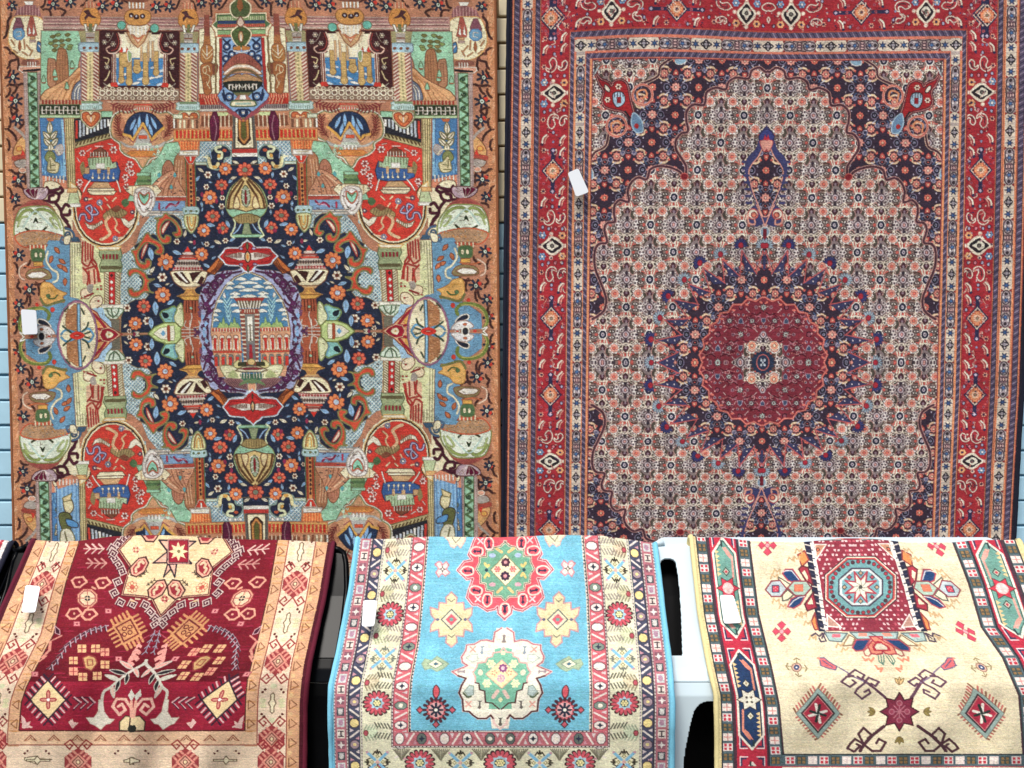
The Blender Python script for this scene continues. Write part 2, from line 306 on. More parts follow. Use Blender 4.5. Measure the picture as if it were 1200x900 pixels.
    # phoenix
    S('138 243 146 246 150 250 142 256 132 254 124 258 122 252 130 246', '#9A8658', 'br', .7); C('130 254 125 260 127 268 130 274 124 279 119 281', '#E3B98C', 3.4); C('134 254 138 262 136 268 141 273', '#E3B98C', 2); q.stripes(124, 246, 146, 255, 7, '#6E5A3E', .8, True, 3)
    P('100 260 104 268 110 270 122 262 121 258 112 264 106 264', '#F3E8CC', 'br', .6); q.stripes(108, 262, 121, 269, 6, '#7C6A48', .7); P('142 256 146 264 152 268 158 262 160 254 152 260 147 256', '#F3E8CC', 'br', .6)
    S('143 237 149 233 152 239 147 243', 'gn'); S('132 246 138 241 143 244 138 249', 'br')
    C('94 258 96 252 101 252 103 258 108 259 109 253 105 248 102 244 107 241 109 246 108 251 112 252 116 250 112 244', '#4C3F63', 3.2); C('94 258 96 252 101 252 103 258 108 259 109 253 105 248 102 244 107 241 109 246 108 251 112 252 116 250 112 244', '#B9B4D2', 1.4)
    q.daisy(102, 234, 3.4, 8, '#6A4050', 'navy', 'w'); q.daisy(118, 238, 4, 8, '#8A90A8', 'navy', 'w'); q.daisy(136, 280, 3.6, 8, '#8A90A8', 'navy', 'w'); q.daisy(156, 249, 3, 8, '#6A4050', 'navy', 'w')
    for d in ['105 234 109 233', '119 242 121 246', '127 240 130 244', '124 232 127 235', '133 236 137 232', '96 230 95 234', '140 279 146 278', '121 281 124 279']: C(d, '#EBC9A0', 1.8)
    # shield with fan and lantern
    sh = '151 133 162 129 176 129 187 133 196 132 204 138 206 150 203 162 194 167 194 176 186 182 176 186 168 197 160 186 150 182 143 176 142 168 133 161 131 150 134 138 142 132'
    S(sh, '#D9A980', '#EFEBD5', 4); S(sh, '#CF9A70', '#7B8A5C', 1.2)
    S('133 142 141 134 146 140 149 152 144 166 136 160', '#B97B5A'); S('191 142 198 134 204 140 203 156 195 166 189 156', '#B97B5A')
    q.sprig('146 162 139 152 139 138', '#6A2A26', 1, 5, 8, 1.3); q.sprig('192 162 199 152 198 138', '#6A2A26', 1, 5, 8, 1.3)
    S('146 155 150 142 158 134 168 131.5 179 134 187 142 191 150 180 161 178 164 168 150 156 164 148 157', '#22304A', 'bk', .8)
    for (x, y, a) in [(157, 160, -1.3), (153, 154, -1.15), (163, 152, -1.5), (179, 160, -1.85), (184, 152, -2.0), (173, 150, -1.6)]: q.leaf(x, y, 17, 5, a, '#8CBBE6', '#22304A', .5)
    L('146 158 153 160 156 165 168 145 178 165 183 158 192 150', 'gold', 3.2); L('152 163 157 167 168 150 178 167 185 162', '#8C4250', 1)
    S('142 166 152 171 158 170 163 158 168 152 174 158 178 170 186 170 194 166 190 172 176 174 160 174 148 172', '#B6B5AC', 'gr', .7); R(163, 159, 173, 163, '#D6583A'); q.stripes(160, 170, 176, 176, 4, 'w', 2); R(158, 168, 178, 171, '#C8D2BC')
    P('150 180 154 177 182 177 186 180 181 184 155 184', '#D18645', 'rust', .9); L('160 186 176 186', 'tan', 1)
    # sprigs beside the shield
    R(126, 119, 208, 121, '#D8B092'); q.sprig('131 122 142 128 156 128', '#7C2F30', 1, 5.5, 7, 1.6, 1.0); q.sprig('206 120 194 126 180 128', '#7C2F30', 1, 5.5, 7, 1.6, 1.0)
    L('158 123 178 123', 'red', 1.4); R(160, 126, 177, 129, '#E06A54'); q.stripes(160, 126, 177, 129, 6, 'w', 1)
    # hearts under the columns
    for x in (108, 221.5):
        hp = [x, 151.5, x-10, 143, x-12, 136, x-9, 131, x+9, 131, x+12, 136, x+10, 143]
        S(hp, 'cream', '#8A9A70', 1); S([x, 149, x-9, 141, x-9.5, 134, x-4, 132.5, x, 136, x+4, 132.5, x+9.5, 134, x+9, 141], '#C9693F', '#8F3B2A', 1); S([x, 145, x-5, 140, x-5.5, 136, x-2, 135, x, 138, x+2, 135, x+5.5, 136, x+5, 140], '#E0A470', '#A4502F', 1); L([x, 138, x, 143], 'w', 1.3)
    # mint landscape to the right of the shield
    P('194 168 212 166 214 180 207 183 207 236 150 236 166 200 186 184', 'mint', 'gn', .6)
    for k in range(50): x, y = rng.uniform(176, 210), rng.uniform(172, 215); C([x, y, x+1.5, y-2, x+3, y], rng.choice(['#7FBF94', '#B5E0C0', '#C8E8C8']), 1)
    S('191 196 197 188 203 194 203 212 192 210', '#B77A5E', 'br', .8)
    for k in range(3): C([193+k*3, 196, 193+k*3, 210], '#8E5640', .8)
    S('206 184 216 182 218 236 204 232 204 200', '#A8714F', 'br', .8)
    for k in range(3): C([207+k*3.2, 188, 206+k*3, 210, 208+k*3, 232], '#D9AE88', 1)
    S('180 216 190 206 204 200 210 214 216 232 176 236 172 224', '#C78E6C', 'br', .8)
    for k in range(5): C([178+k*6, 234, 184+k*5, 218, 196+k*3, 207], rng.choice(['#9A6248', '#E6C09A']), 1.4)
    for (x, y) in [(187, 206), (205, 206), (201, 220)]: S([x, y-4, x+2, y, x, y+2, x-2, y], '#5AA0A0')
    R(162, 203, 177, 217, '#6F8A58', 'gn', .8); R(161, 203, 176, 206, 'mint'); R(161, 211, 178, 214, 'gn')
    P('152 218 184 217 190 224 182 232 168 236 155 229 148 224', 'cream', 'br', .6); q.stripes(154, 219, 182, 228, 7, '#C9A070', 1)
    # arcade
    R(203, 139, 272, 152, '#B98462', 'br', .6)
    for k in range(14): R(205+k*4.9, 140, 207.6+k*4.9, 150, rng.choice(['br', '#EADBB4', '#6E4A38'])); 
    R(203, 134, 214, 139, '#DCE2C0', 'gn', .5); R(203, 139, 205, 150, 'w')
    R(204, 152, 273, 165, '#D9A25E', 'rust', .8)
    for k in range(15): R(206+k*4.55, 153, 208.9+k*4.55, 162.5, 'red' if k % 4 else '#C83020')
    P('209 166 234 166 231 177 213 177', 'or_', 'rust', .8); q.stripes(210, 166, 233, 177, 7, '#F0A868', 1)
    P('211 177 232 176 233 182 210 182', 'w', 'gr', .8); L('215 179 228 179', '#C9B890', 1)
    R(234, 110, 264, 124, '#B8352A'); q.stripes(235, 111, 262, 115, 10, '#E8A07A', 1.4); q.stripes(238, 116, 256, 122, 5, '#E8A07A', 1.4, True, 2)
    R(234, 123, 268, 128, '#9A9088'); q.stripes(235, 124, 268, 127, 14, '#5A4A50', 1.2); R(234, 128, 266, 131, 'w'); L('234 130 266 130', 'gr', .8)
    R(234, 131, 273, 152, '#C98A66')
    for k in range(8): R(236+k*4.8, 136, 238.8+k*4.8, 148, rng.choice(['br', '#6E4030'])); L([240+k*4.8, 134, 240+k*4.8, 149], '#F0DFC0', 1.1)
    P('252 132 270 132 266 136 256 136', 'lg')
    # curtained cypress panel beside the cartouche
    P('233 34 254 30 260 44 260 110 233 110', '#F1E7BE', 'br', .7)
    for k in range(9): L([235, 42+k*7.5, 237, 42+k*7.5], '#B8AC80', 1); L([250, 44+k*7.5, 253, 44+k*7.5], '#B8AC80', 1)
    P('239 17 245 17 246 42 239 42', '#8A4A3C'); P('239 42 246 42 247 54 238 54', '#A5693F'); S('236 56 242 52 249 56 249 70 243 76 235 70', '#A8703F', 'br', .8); S('236 76 248 74 252 82 247 92 248 108 240 110 237 94 235 84', '#A0623A', 'br', .8); S('249 76 255 75 255 84 250 88', 'br')
    for d in ['237 58 242 64 249 58', '237 63 242 69 249 63', '238 80 244 77 246 84', '240 86 246 90 243 100', '242 96 246 104']: C(d, '#E9CFA0', 1.1)
    L('242.5 54 242.5 66', 'w', 1.2); E(240, 82, 2.2, 4, None, '#E9CFA0', 1)
    R(252, 40, 254, 110, '#7A6240'); R(257, 45, 260.5, 111, '#A62F2B')
    # central cartouche
    P('260.5 44 300 44 300 112 284.5 140 258 118 255 112 260.5 104', '#86ABD4', '#5A4A5A', .8)
    for (x, y, r) in [(266, 55, 3.6), (272, 64, 3.6), (265, 69, 3.4), (276, 56, 2), (269, 114, 4.2), (284.6, 132.5, 3.8)]: E(x, y, r, r, '#86ABD4', '#1E2C4C', 2.2); E(x, y, 1.2, 1.2, 'w')
    for d in ['262 46 266 50 270 47', '262 60 266 62', '262 78 265 74 270 72', '261 110 264 118 262 106', '274 108 273 118', '276 132 281 129 284 137', '262 92 265 98 262 102']: C(d, '#1E2C4C', 2)
    S('263 84 272 68 284 63 296 68 306 84', '#9C5648', 'br', .8); q.stripes(270, 66, 298, 76, 9, '#7A3C36', .8)
    S('262 88 272 78 284 75 300 80 300 92 284 86', '#CFA079', 'br', .7); C('264 86 274 79 284 78', '#EFE0CC', 2.5); C('263 93 274 84 284 82', '#6E5A3E', 3); S('262 97 276 88 284 88 300 92 300 98', '#B98E62', 'br', .7)
    S('262 97 284 95 300 97 294 106 284 110 270 107', '#1E2420'); L('268 100 272 99', 'w', 1)
    for k in range(8): x = 269+k*4; L([x, 99.5, x, 105], 'w', 1.5); L([x, 100+(k % 3)*2, x+2.5, 100+(k % 2)*3], 'w', 1.2)
    P('274 109 295 109 291 113 278 113', '#6E6642', 'gn', .6); P('280 112 289 112 294 118 275 118', '#B77A68'); P('282 112 287 112 288 117 281 117', 'w')
    S('271 121 275 118.5 294 118.5 298 121 296 125 273 125', 'cream', 'gn', 1.3); R(276, 121, 294, 123.6, '#A9C4B0')
    P('252 15 262 15 300 15 300 43 252 43 252 38 247 30 252 24', 'cream', 'rust', .9); P('254 17 300 17 300 42 255 42 255 34 249 29 254 25', 'gn')
    R(255, 19, 300, 24.5, '#7F9A60'); q.stripes(256, 20.5, 274, 23.5, 8, '#DCE8B8', 1.2); R(255, 24.5, 300, 28, '#2E3F63'); R(255, 28.5, 300, 32.5, '#C4604A'); q.stripes(256, 29, 276, 32, 9, '#8A3A34', .8); L('255 34 300 34', 'cream', 2); R(255, 36, 300, 41, '#8DB079'); R(255, 41, 300, 43, '#C9604A')
    S('271 16 270 7 274 2 281 -2 290 2 295 8 294 17 287 22 282 21 276 21', '#4A5734', 'cream', 1.6); P('279 0 286 0 285 10 282 15 278 9', '#8A5230')
    S('283 57 275 50 271 40 275 34 283 30 292 34 295 41 291 50', '#44532E', 'cream', 1.6); S('282.5 32 278 28 280 22 282.5 20 286 22 287 28', '#D9BFA8', 'br', 1); S('282.5 50 280 44 281 38 284 38 285 44', 'tan', 'br', .7); L('282.8 41 282.8 48', 'w', 1.5)
    P('273 56 282 54 283 60 274 59', '#B5743C'); L('274 60 283 62', 'w', 1.2)
    # doorway below the cartouche
    P('273 136 278 136 284.5 140 300 136 300 175 273 175', '#5C5A54'); P('276 138 300 138 300 174 276 174', 'cream', 'bk', .8); P('279 139 300 139 300 164 285.5 171 279 165', '#33241E'); P('280 140 300 140 300 163 285.8 169 280.5 162', '#C98A48', 'br', .6); P('283 143 290 143 290 161 286 165 283 161', '#5B5A2C', 'br', .8); L('284 141 289 147', 'rust', 1)
    P('265 131 276 131 285 140 285 141 283 141', '#9C4A50'); P('258 118 276 125 284.5 140 286 140 290 120', None)
    P('258 118 284.5 140 284.5 143 255 120', '#9A4A52')
    P('250 131 254 131 257 140 257 160 252 170 247 162 246 142', '#551B33', '#3A1022', .7); C('251 136 254 150 252 164', '#9A6A78', 1.2)
    R(266, 175, 300, 179.5, '#B93A34'); R(266, 179.5, 300, 184, 'w'); R(262, 184, 300, 194, 'navy')
    # scale-tile ground
    lt = lattice('#6E9DB4', '#CFE2E0', 4.6, .19); lt2 = lattice('#74A5B8', '#D2E6E2', 4.4, .2)
    P('235 166 272 166 272 193 227 193 230 185 234 183', lt, '#6E9A90', .7); R(227, 190, 250, 194, '#C9DAC4', 'gn', .6)
    for x in (256, 262, 268): E(x, 168, 2, 2, 'w', 'gr', .6)
    P('187 252 216 250 226 276 205 300 190 330 178 348 160 352 146 362 140 372 143 320 140 300 150 296 160 286 166 268 176 254', lt2)
    # parapet with stream under the landscape
    R(183, 231, 219, 235, '#A8453A'); L('183 230.5 218 230.5', 'w', 1.2); P('178 236 217 236 217 247 176 247', '#7FA0C0', '#5B7C9C', .7); C('195 244 200 239 206 241 210 237', '#8C1F44', 2.2); L('198 242 209 240', '#D8A0B0', 1); L('187 239 187 245', '#B8304A', 2.2)
    for k, c in enumerate(['#DCE2D2', '#8A9A98', '#EEF0E4', '#8A9A98']): L([172, 248.5+k*1.6, 216, 248.5+k*1.6], c, 1.2)
    # urn finial between roundel and landscape
    S('159 224 164 220 174 220 181 226 182 238 177 248 169.5 254 162 247 158 236', '#EDE7DA', 'gr', 1.1); S('162 228 169.5 222 178 228 177 240 169.5 249 163 240', '#F4EFE6', '#B5A49A', 1.2); S('164 226 169.5 229 175 226 175 234 169.5 240 164 233', '#8FD0B0', '#C05A44', 1.4); L('166 228 169.5 232 173 228', 'gn', 1.3)
    # dark medallion
    md = '227.5 193.5 300 193.5 300 390 142 390 142.5 372 146 362 152 355 160 351 170 352 175 345 166 338 158 330 166 322 178 322 176 312 166 306 160 296 158 288 168 282 180 274 190 280 188 268 184 258 194 252 204 252 212 258 214 268 227 270'
    P(md, 'navy', '#7C6A48', .8)
    for k in range(260):
        x, y = rng.uniform(146, 296), rng.uniform(195, 388)
        L([x, y, x+rng.uniform(-3, 3), y+rng.uniform(-2, 2)], rng.choice(['#2C3346', '#191E2C', '#343A4A', '#4A3340']), .9)
    S('243 193 246 180 254 172 264 171 271 178 270 184 264 186 262 193 256 199 247 197', 'navy', '#7E9A90', 1.6); C('256 186 260 185 260 179 255 178 253 174 259 172', '#DCE2B4', 3); C('245 186 247 195 253 196 256 192', '#E4D8A0', 4); E(252, 196, 3, 2, 'gold'); E(257, 183, 2, 2.4, 'gold'); E(263.5, 176.5, 2.6, 1.8, '#C85A3C'); C('246 176 248 186', '#8FB0D0', 1.4); P('236 184 244 182 243 186', '#E4E0B8')
    # arabesque hooks on the edge
    def hook(pts, lf):
        S(pts, '#CF4F37', '#7E7A4A', 1.8); 
        for d in lf: S(d, '#EBCDB4', '#B33A34', 1)
    hook('194 250 198 253 206 259 212 268 213 275 207 278 203 273 208 272 207 265 200 258 193 259 188 268 189 277 193 280 195 276 200 278 199 284 191 285 185 276 184 264 186 258 182 256 190 255', ['190 268 195 261 199 260 196 266 191 274'])
    hook('173 273 178 279 188 285 192 292 190 298 183 297 183 294 186 291 180 286 171 285 164 293 162 301 165 308 171 309 172 304 177 306 176 313 168 316 161 310 158 300 155 294 161 292 166 284', ['167 296 170 288 174 285 172 292 167 303'])
    hook('152 317 160 315 170 320 174 327 181 327 174 332 176 341 180 343 170 342 162 348 154 347 151 340 155 338 158 342 166 339 169 332 168 326 162 320 156 321 154 325 151 322', [])
    P('153 324 160 322 166 327 167 334 162 338 154 336', lt2)
    # blossoms
    O = dict(pet='#E58A55', gap='#B8452C', core='#B5C4D0'); Rr = dict(pet='#DF6B50', gap='#A62A2A', core='#7A8068')
    for (x, y, r) in [(246, 231.5, 8.6), (239, 270, 7.6), (236.5, 298, 7.8), (194.5, 307, 9.6), (191, 345.5, 9.2), (159, 379, 7.8), (264.5, 198, 7.5)]: q.daisy(x, y, r, 9, edge='#C0502F', **O)
    for (x, y, r, ry) in [(249.5, 253.5, 8.8, .8), (260, 217, 7.6, .85), (261.5, 267.5, 7.2, 1), (169, 359, 8, 1), (287.5, 199.5, 9.4, .9)]: q.daisy(x, y, r, 8, edge='#8C1F24', ry=ry, **Rr)
    for (x, y, r) in [(244, 205, 4.6), (260, 242, 3.8), (207.5, 283, 3.8), (242.5, 286, 3.2), (264.5, 282, 3.5), (190.5, 325, 5.6), (173, 376, 5.2), (149.5, 361, 4.6), (152, 388, 3), (242, 219, 3.4), (261, 232, 3.2), (232, 233, 2.6)]: q.daisy(x, y, r, 6, '#F0E8D0', '#B0704A', '#5A2A24')
    for (x, y, L_, a, c) in [(232, 197, 9, .6, 'w'), (229, 213, 9, -.9, 'b'), (256, 202, 8, 1.4, 'b'), (229, 226, 7, -1.3, 'b'), (236, 236, 8, 1.4, 'b'), (246, 240, 7, .6, 'b'), (242, 263, 11, .15, 'b'), (265, 258, 11, 1.1, 'b'), (272, 271, 8, -.8, 'b'), (261, 246, 7, 1.5, 'b'), (216, 278, 9, -1.3, 'w'), (221, 283, 7, .2, 'w'), (226, 274, 7, .8, 'b'), (202, 294, 12, .35, 'b'), (176, 290, 16, 1.4, 'b'), (176, 320, 10, -.9, 'w'), (190, 318, 7, -1.5, 'b'), (180, 333, 11, .3, 'b'), (194, 334, 6, -.4, 'w'), (199, 336, 6, -.7, 'b'), (196, 357, 11, -.6, 'b'), (182, 353, 17, 1.5, 'b'), (177, 372, 14, 1.5, 'b'), (166, 368, 6, .3, 'b'), (251, 282, 10, .4, 'w'), (226, 292, 6, -.7, 'b'), (238, 309, 10, .5, 'b'), (248, 304, 7, -.6, 'b'), (236, 283, 6, 1, 'b'), (269, 283, 9, -.5, 'b'), (246, 290, 7, -.3, 'b'), (268, 215, 10, -.8, 'b'), (238, 243, 6, 1.9, 'b'), (244, 213, 6, .2, 'b'), (145, 384, 7, -.7, 'w'), (156, 391, 9, -.2, 'w'), (270, 210, 9, -.3, 'w'), (273, 189, 9, .4, 'w'), (178, 395, 10, -1.3, 'b')]:
        q.leaf(x, y, L_, L_*.5, a, '#F0EACF' if c == 'w' else '#93BBDD', 'navy', .5, '#5C7FA8' if c == 'b' else '#B8A878')
    for (x, y) in [(237, 228), (261, 226), (258, 271), (228, 284), (158, 392), (254, 236)]: S([x-2, y, x, y-3, x+2, y, x, y+3], '#8C2A48')
    # minaret hanging into the medallion
    P('217.5 184 228.5 184 230 243 219.5 243', '#9A3E2A', 'gn', 1.2); L('223.5 194 224.5 242', '#C98A50', 4); 
    for k in range(9): E(223.6+k*.1, 199+k*5.2, 1.3, 1.9, 'dk')
    P('216 183 231 183 226 192 221 192', '#C83A2C', 'w', .7); L('223.5 184 223.5 188', 'w', 2)
    S('214.5 244 219 242.5 230 242.5 233.5 245 233 250 229 252 218 252 215 249', '#B5D3D0', '#7C9C9A', .8); E(218, 247.5, 1.4, 1.2, 'gn'); E(224, 247.5, 1.6, 1.4, 'ol'); E(230.5, 247.5, 1.4, 1.2, 'gn')
    S('217 252 231.5 252 232 262 228 270 224.5 273.5 220 269 216.5 261', '#D9D9A0', '#7A8A5A', 1); C('219.5 254 221 265 224.5 270 228 265 229.5 254', '#A8713A', 1.6); C('222.5 254 223 262 225 265 226.5 262 227 254', 'gold', 1.4)
    # lidded lamp
    P('220 289 224.5 296 230 306 238 318 202 318 210 306 216 297', '#C9A294', 'br', .7)
    P('220 289 224 295 216.5 295', '#D8322A'); 
    for (y, w, c) in [(297, 5.5, '#E3CFC0'), (300, 8, '#8A4038'), (303, 9.5, '#D24434'), (306, 11.5, '#C9BFB0'), (308.5, 13, '#6A5A50'), (311.5, 14.5, '#C8C0B0'), (314.5, 16, '#A52F36'), (316.5, 17, '#D8A0A0')]: L([220.3-w, y, 220.3+w, y], c, 2.1)
    q.stripes(209, 307, 232, 310, 8, 'bk', 1); q.stripes(205, 313, 236, 316, 9, '#F0D0C0', 1)
    S('203 317.5 240 317.5 242 324 237 333 229 337 215 337 206 332 202 325', 'cream', 'br', 1); P('203 320 214 319 224 332 219 333 210 328', '#3B1E1C'); P('222 320 228 319 237 318 230 325 226 331 224 325', '#3B1E1C'); P('231 332 236 323 240 326 236 334', '#3B1E1C'); P('207 320 210 318 221 331 218 331', 'w')
    P('212 336 232 336 228 340 216 340', 'tan', 'br', .6); P('219 339 227 339 230 344 238 347 208 347 216 344', '#B9824A', 'gold', .8); P('209 347 239 347 232 352 217 352', 'gold', '#8C5F30', 1); P('224 341 228 346 219 346', 'gold')
    # ornamented box column
    P('216 352 232 352 234 366 240 380 242 392 204 392 208 380 213 372 214 366', '#A9573C', '#6E3426', .8)
    for x in (218.5, 221.5, 225.5, 229): L([x, 353, x, 366], '#5C2A20', 1.4)
    E(224, 361, 1.6, 1.6, 'mint'); C('218 376 216 382 222 384 224 376 225 371 224 367', '#DCCFBE', 1.2); C('233 376 234 382 227 384', '#DCCFBE', 1.2)
    for (y, a, b) in [(386, 212, 236), (390, 208, 239), (393, 208, 240)]: L([a, y, b, y], '#E6DACB', 1.2)
    L('222.5 376 222.5 393', '#E6DACB', 1.2); L('235 382 237 391', '#E6DACB', 1)
    # half leaf ornament
    S('213 356 206 364 204 374 209 382 215 380', '#E3E5B4', '#8A9A5C', 1.2); S('191 364 197 362 204 359 207 364 203 372 205 380 196 380 190 373 188 368', '#8CC6BC', '#6F8A50', 1.6); S('190 366 196 367 198 371 193 373', '#16202A'); C('206 362 203 372 205 379', 'st', 1.5)
    P('172 393 182 383 194 378 206 378 212 384 212 396', '#C6D98E', '#6A7A3A', 1.2); P('177 393 188 384 204 381 206 396', '#F2EDCF', '#94A45C', .8); R(196, 381, 199.5, 396, '#A04A30'); q.dia(191.5, 393, 5.5, 7, '#6FB0D4', 'w', 1.2)
    # picture ring: lavender scrolls
    S('245 323 262 318 275 317 300 317 300 392 238 392 236 372 233 352 240 332', '#A9B0D2', 'gr', .6)
    for k in range(46):
        t = rng.uniform(0, 1); y = 318+t*74; xx = 296-56*math.sqrt(max(0, 1-((y-389)/77)**2)); x = xx-rng.uniform(-2, 12)
        if x < 300: q.curl(x, y, rng.uniform(1.6, 2.6), rng.uniform(0, 6), .8, rng.choice(['#4A2748', '#5E3458', '#6E4A6A']), 1.3)
    P('242 318 258 300 264 306 252 322', '#C9713A', '#5C2A1C', 1)
    for k in range(4): C([244+k*3, 321-k*.5, 253+k*2.5, 314-k*1, 258+k*1.6, 304+k*.8], '#5C2A1C', 1)
    def scr(d, w=2.1): C(d, '#45203F', w)
    for d in ['283 318 272 320 262 322 254 326 247 333 244 343 247 350 241 356 238 352 236 346', '272 320 266 325 262 326', '262 322 256 322 252 325', '247 333 251 339 256 335 254 330 250 332', '247 333 243 331 239 335 236 333', '245 342 239 343 236 341', '247 350 250 345 253 341', '247 350 243 353 245 360 240 362 238 357', '245 360 250 356 252 352', '245 360 242 369 238 374 236 370', '242 369 247 366 250 362', '238 374 244 374 243 382 244 392', '258 323 262 328 258 334', '254 328 262 318']: scr(d)
    for (x, y, r) in [(252.5, 334, 4.6), (241, 340, 3), (242, 356, 3), (246, 363, 2.6), (262, 323, 2.4)]: q.curl(x, y, r, .5, 1.1, '#5A2250', 1.8)
    for (x, y) in [(236, 371), (240, 379), (238, 386)]: S([x, y-3, x+4, y, x, y+4], '#8FB4DA')
    E(295, 389, 48.5, 71.5, '#8C7A64'); E(295, 389, 47.2, 70.2, 'cream'); E(295, 389, 46.2, 69.2, '#5C88AE')
    # brackets above and below the picture
    br_ = '256.5 301 262 295 264 291.5 268 290.5 280 290.5 283 288.5 285 285 289 283 291 280 300 280 300 323 294 322.5 291 319 287 318 284 314 281 311.5 268 311 264 309.5 262 306'
    P(br_, '#BE2F2E', '#D6E2EC', 1.8); P('262 301 266 295 281 293.5 286 290 291 286', None, '#7E1C20', .9, False, False); P('262 301 267 307 281 308.5 287 312 292 317', None, '#7E1C20', .9, False, False); P('264 300 280 296 302 298 302 304 280 305', '#EDE3D2'); q.stripes(262, 297, 284, 301.5, 13, '#6A3A3A', .8)
    for k in range(24): x, y = rng.uniform(264, 290), rng.choice([293, 308]); L([x, y, x+3, y+.6], '#A82624', 1)
    E(291.5, 288.5, 2.6, 5, '#6A6A40', 'dk', .8); E(292.5, 314.5, 2.6, 5, '#6A6A40', 'dk', .8); E(283, 291.5, 2.4, 1.8, '#B9A8C8', '#6A2040', .7); E(283, 310, 2.4, 1.8, '#B9A8C8', '#6A2040', .7); E(292, 301, 4.6, 7, '#DDB88C', 'dk', 1.2); E(292, 301, 2.2, 4.2, 'or_', 'gold', .9)
    # tall vase in the medallion
    S('289 206 280 212 270 222 265 236 266 246 272 254 281 257 300 257 300 206', 'mint', '#8A9A60', 1)
    S('289 206 279 213 270 225 266 243 276 245 300 246 300 206', '#D8BC7C', '#4A3A28', 1)
    for d in ['284 211 276 221 270 231 268 244', '286 213 280 224 276 232 275 244']: C(d, '#5A3C24', 2.4)
    S('278 230 281 236 281 244 274 244 275 236', '#F0D9A0', 'br', .8); E(289.5, 230, 6, 13, '#9FAF90', '#5A5A40', 1); E(289.5, 231, 2.6, 10, '#7C1F26')
    for k in range(4): L([284, 222+k*6, 287, 224+k*6], 'w', 1)
    S('274 256 281 252 291 250.5 300 252 300 262 290 262 281 262', '#A08A58', '#5C4A2E', 1); q.stripes(279, 253, 300, 260, 7, '#6E5C38', .8); P('287 262 296 262 296 276 284 276 286 268', '#8E9A74', 'gn', .7); R(272, 275, 300, 278.5, 'mint', 'gn', .8); C('274 257 276 262 274 270 271 276 275 279', '#D6E0B0', 1.8); C('283 263 279 270 274 274', '#8FB4DA', 1.6)
    P('285 205 294 205 291 210 288 210', '#8C4A30')
    # lower-left: vine scrolls, bowl, bird jar
    R(52, 222, 86, 292, 'cream'); P('84 224 92 224 95 240 80 240', '#C3D0A0', 'gn', .6); P('81 221 92 221 91 226 80 226', '#E8B878', 'rust', .6); R(81, 239, 96, 243, 'w', 'gr', .5)
    for d in ['53 231 60 226 70 228 68 236 60 237 59 231 64 229', '70 228 75 224 72 220', '66 238 72 246 74 254 80 262', '74 246 78 240 82 242', '73 252 82 252 83 247', '58 236 52 236', '80 262 83 268 78 267', '70 222 60 224 56 220', '76 256 80 260']: C(d, '#431A26', 3.4)
    S('30 222 56 221 55 232 45 235 33 231', '#B9A0A8', '#4A1428', .8)
    for k in range(5): S([43, 234, 31+k*5.6, 225, 34+k*5.2, 221.5, 38+k*4, 223], '#5E1530', '#E8D8D0', .6)
    S('44 234 55 237 65 246 72 264 78 292 60 285 40 272 20 276 17 262 22 246 33 237', '#A2584A'); S('43 234 53 236 60 242 30 243', '#9C4C44')
    S('24 247 34 243 45 242 58 243 66 250 74 262 76 278 70 276 56 272 44 271 30 272 19 277 18 264', '#E6F0D6', '#7E8F4E', 1.4)
    C('22 258 28 249 36 246 42 250 46 246 54 246 62 250 68 258', '#8A9A54', 3.4); C('22 266 26 256 33 254', '#A9B878', 2.4); C('72 268 68 258 60 256 64 264 68 268', '#A9B878', 2.4); C('28 267 36 254 43 248 52 256 62 266', '#BFD8C8', 2); S('40 262 43 255 46 262 43 260', '#20301E'); C('31 268 36 271', '#20301E', 2.2); C('51 271 55 267', '#20301E', 2.2)
    S('19 277 30 272 44 270.5 60 272.5 76 278 70 285 58 290 44 289 30 290 22 285', '#B58E6A', '#C8583A', 1.4)
    for k in range(50): x, y = rng.uniform(24, 70), rng.uniform(274, 288); E(x, y, 1, .7, rng.choice(['#9A9488', '#C98848', '#8A7058']))
    P('58 282 84 282 84 392 60 392 62 360 54 330 48 305 52 292', 'st'); P('52 296 58 288 70 282 84 283 84 300', 'st')
    P('32 288 57 287 53 293 37 293', '#CB5A40', 'br', .6); q.stripes(34, 288, 56, 293, 5, 'cream', 1.8); S('38 293 52 293 51 306 39 306', 'gn', 'ol', 1); E(43, 299, 1.7, 3, 'cream'); E(48.5, 299, 1.7, 3, 'cream'); R(40, 307, 51, 312, 'gold', 'br', .6)
    S('31 322 36 316 48 314 58 318 61 326 50 328 34 327', '#8A7A52', 'br', .8); P('32 323 38 319 50 318 57 322 50 326 36 326', '#F4ECDA', 'br', .8); C('57 295 55 305 61 315 68 320 68 328 63 331', 'cream', 2.2); C('32 308 24 314 24 324 29 328', '#F0D0B4', 1.8); C('30 312 40 314 52 312', 'rust', 1.6)
    for (x, y, a) in [(62, 300, 1.9), (70, 304, .6), (68, 311, .4), (74, 312, .9), (77, 326, 1.6), (65, 290, .9)]: q.leaf(x, y, 9, 5, a, '#C06E48', '#7C3A26', .7)
    q.curl(63, 311, 3, 0, 1.3, 'bl', 1.2); C('78 268 84 270 88 276 86 284 78 286 72 284 74 278', '#44607A', 2.6); q.curl(81, 275, 4.6, 1, 1.2, '#3C566C', 2.2); S('84 280 92 278 96 286 90 288', '#3C566C'); S('76 278 84 276 82 286 76 286', 'cream', '#3C566C', .8)
    # robed figure and pillar
    P('83 284 96 284 96 350 83 350', '#E7E2B4', 'br', .6)
    for k in range(4): L([85.5+k*3, 286, 85.5+k*3, 348], '#9AA070', .9)
    P('96 278 112 288 142 292 142 362 90 362 90 300 96 300', '#DFE0A8')
    P('96 280 110 287 112 306 120 330 108 336 98 332 97 310', '#E2B795')
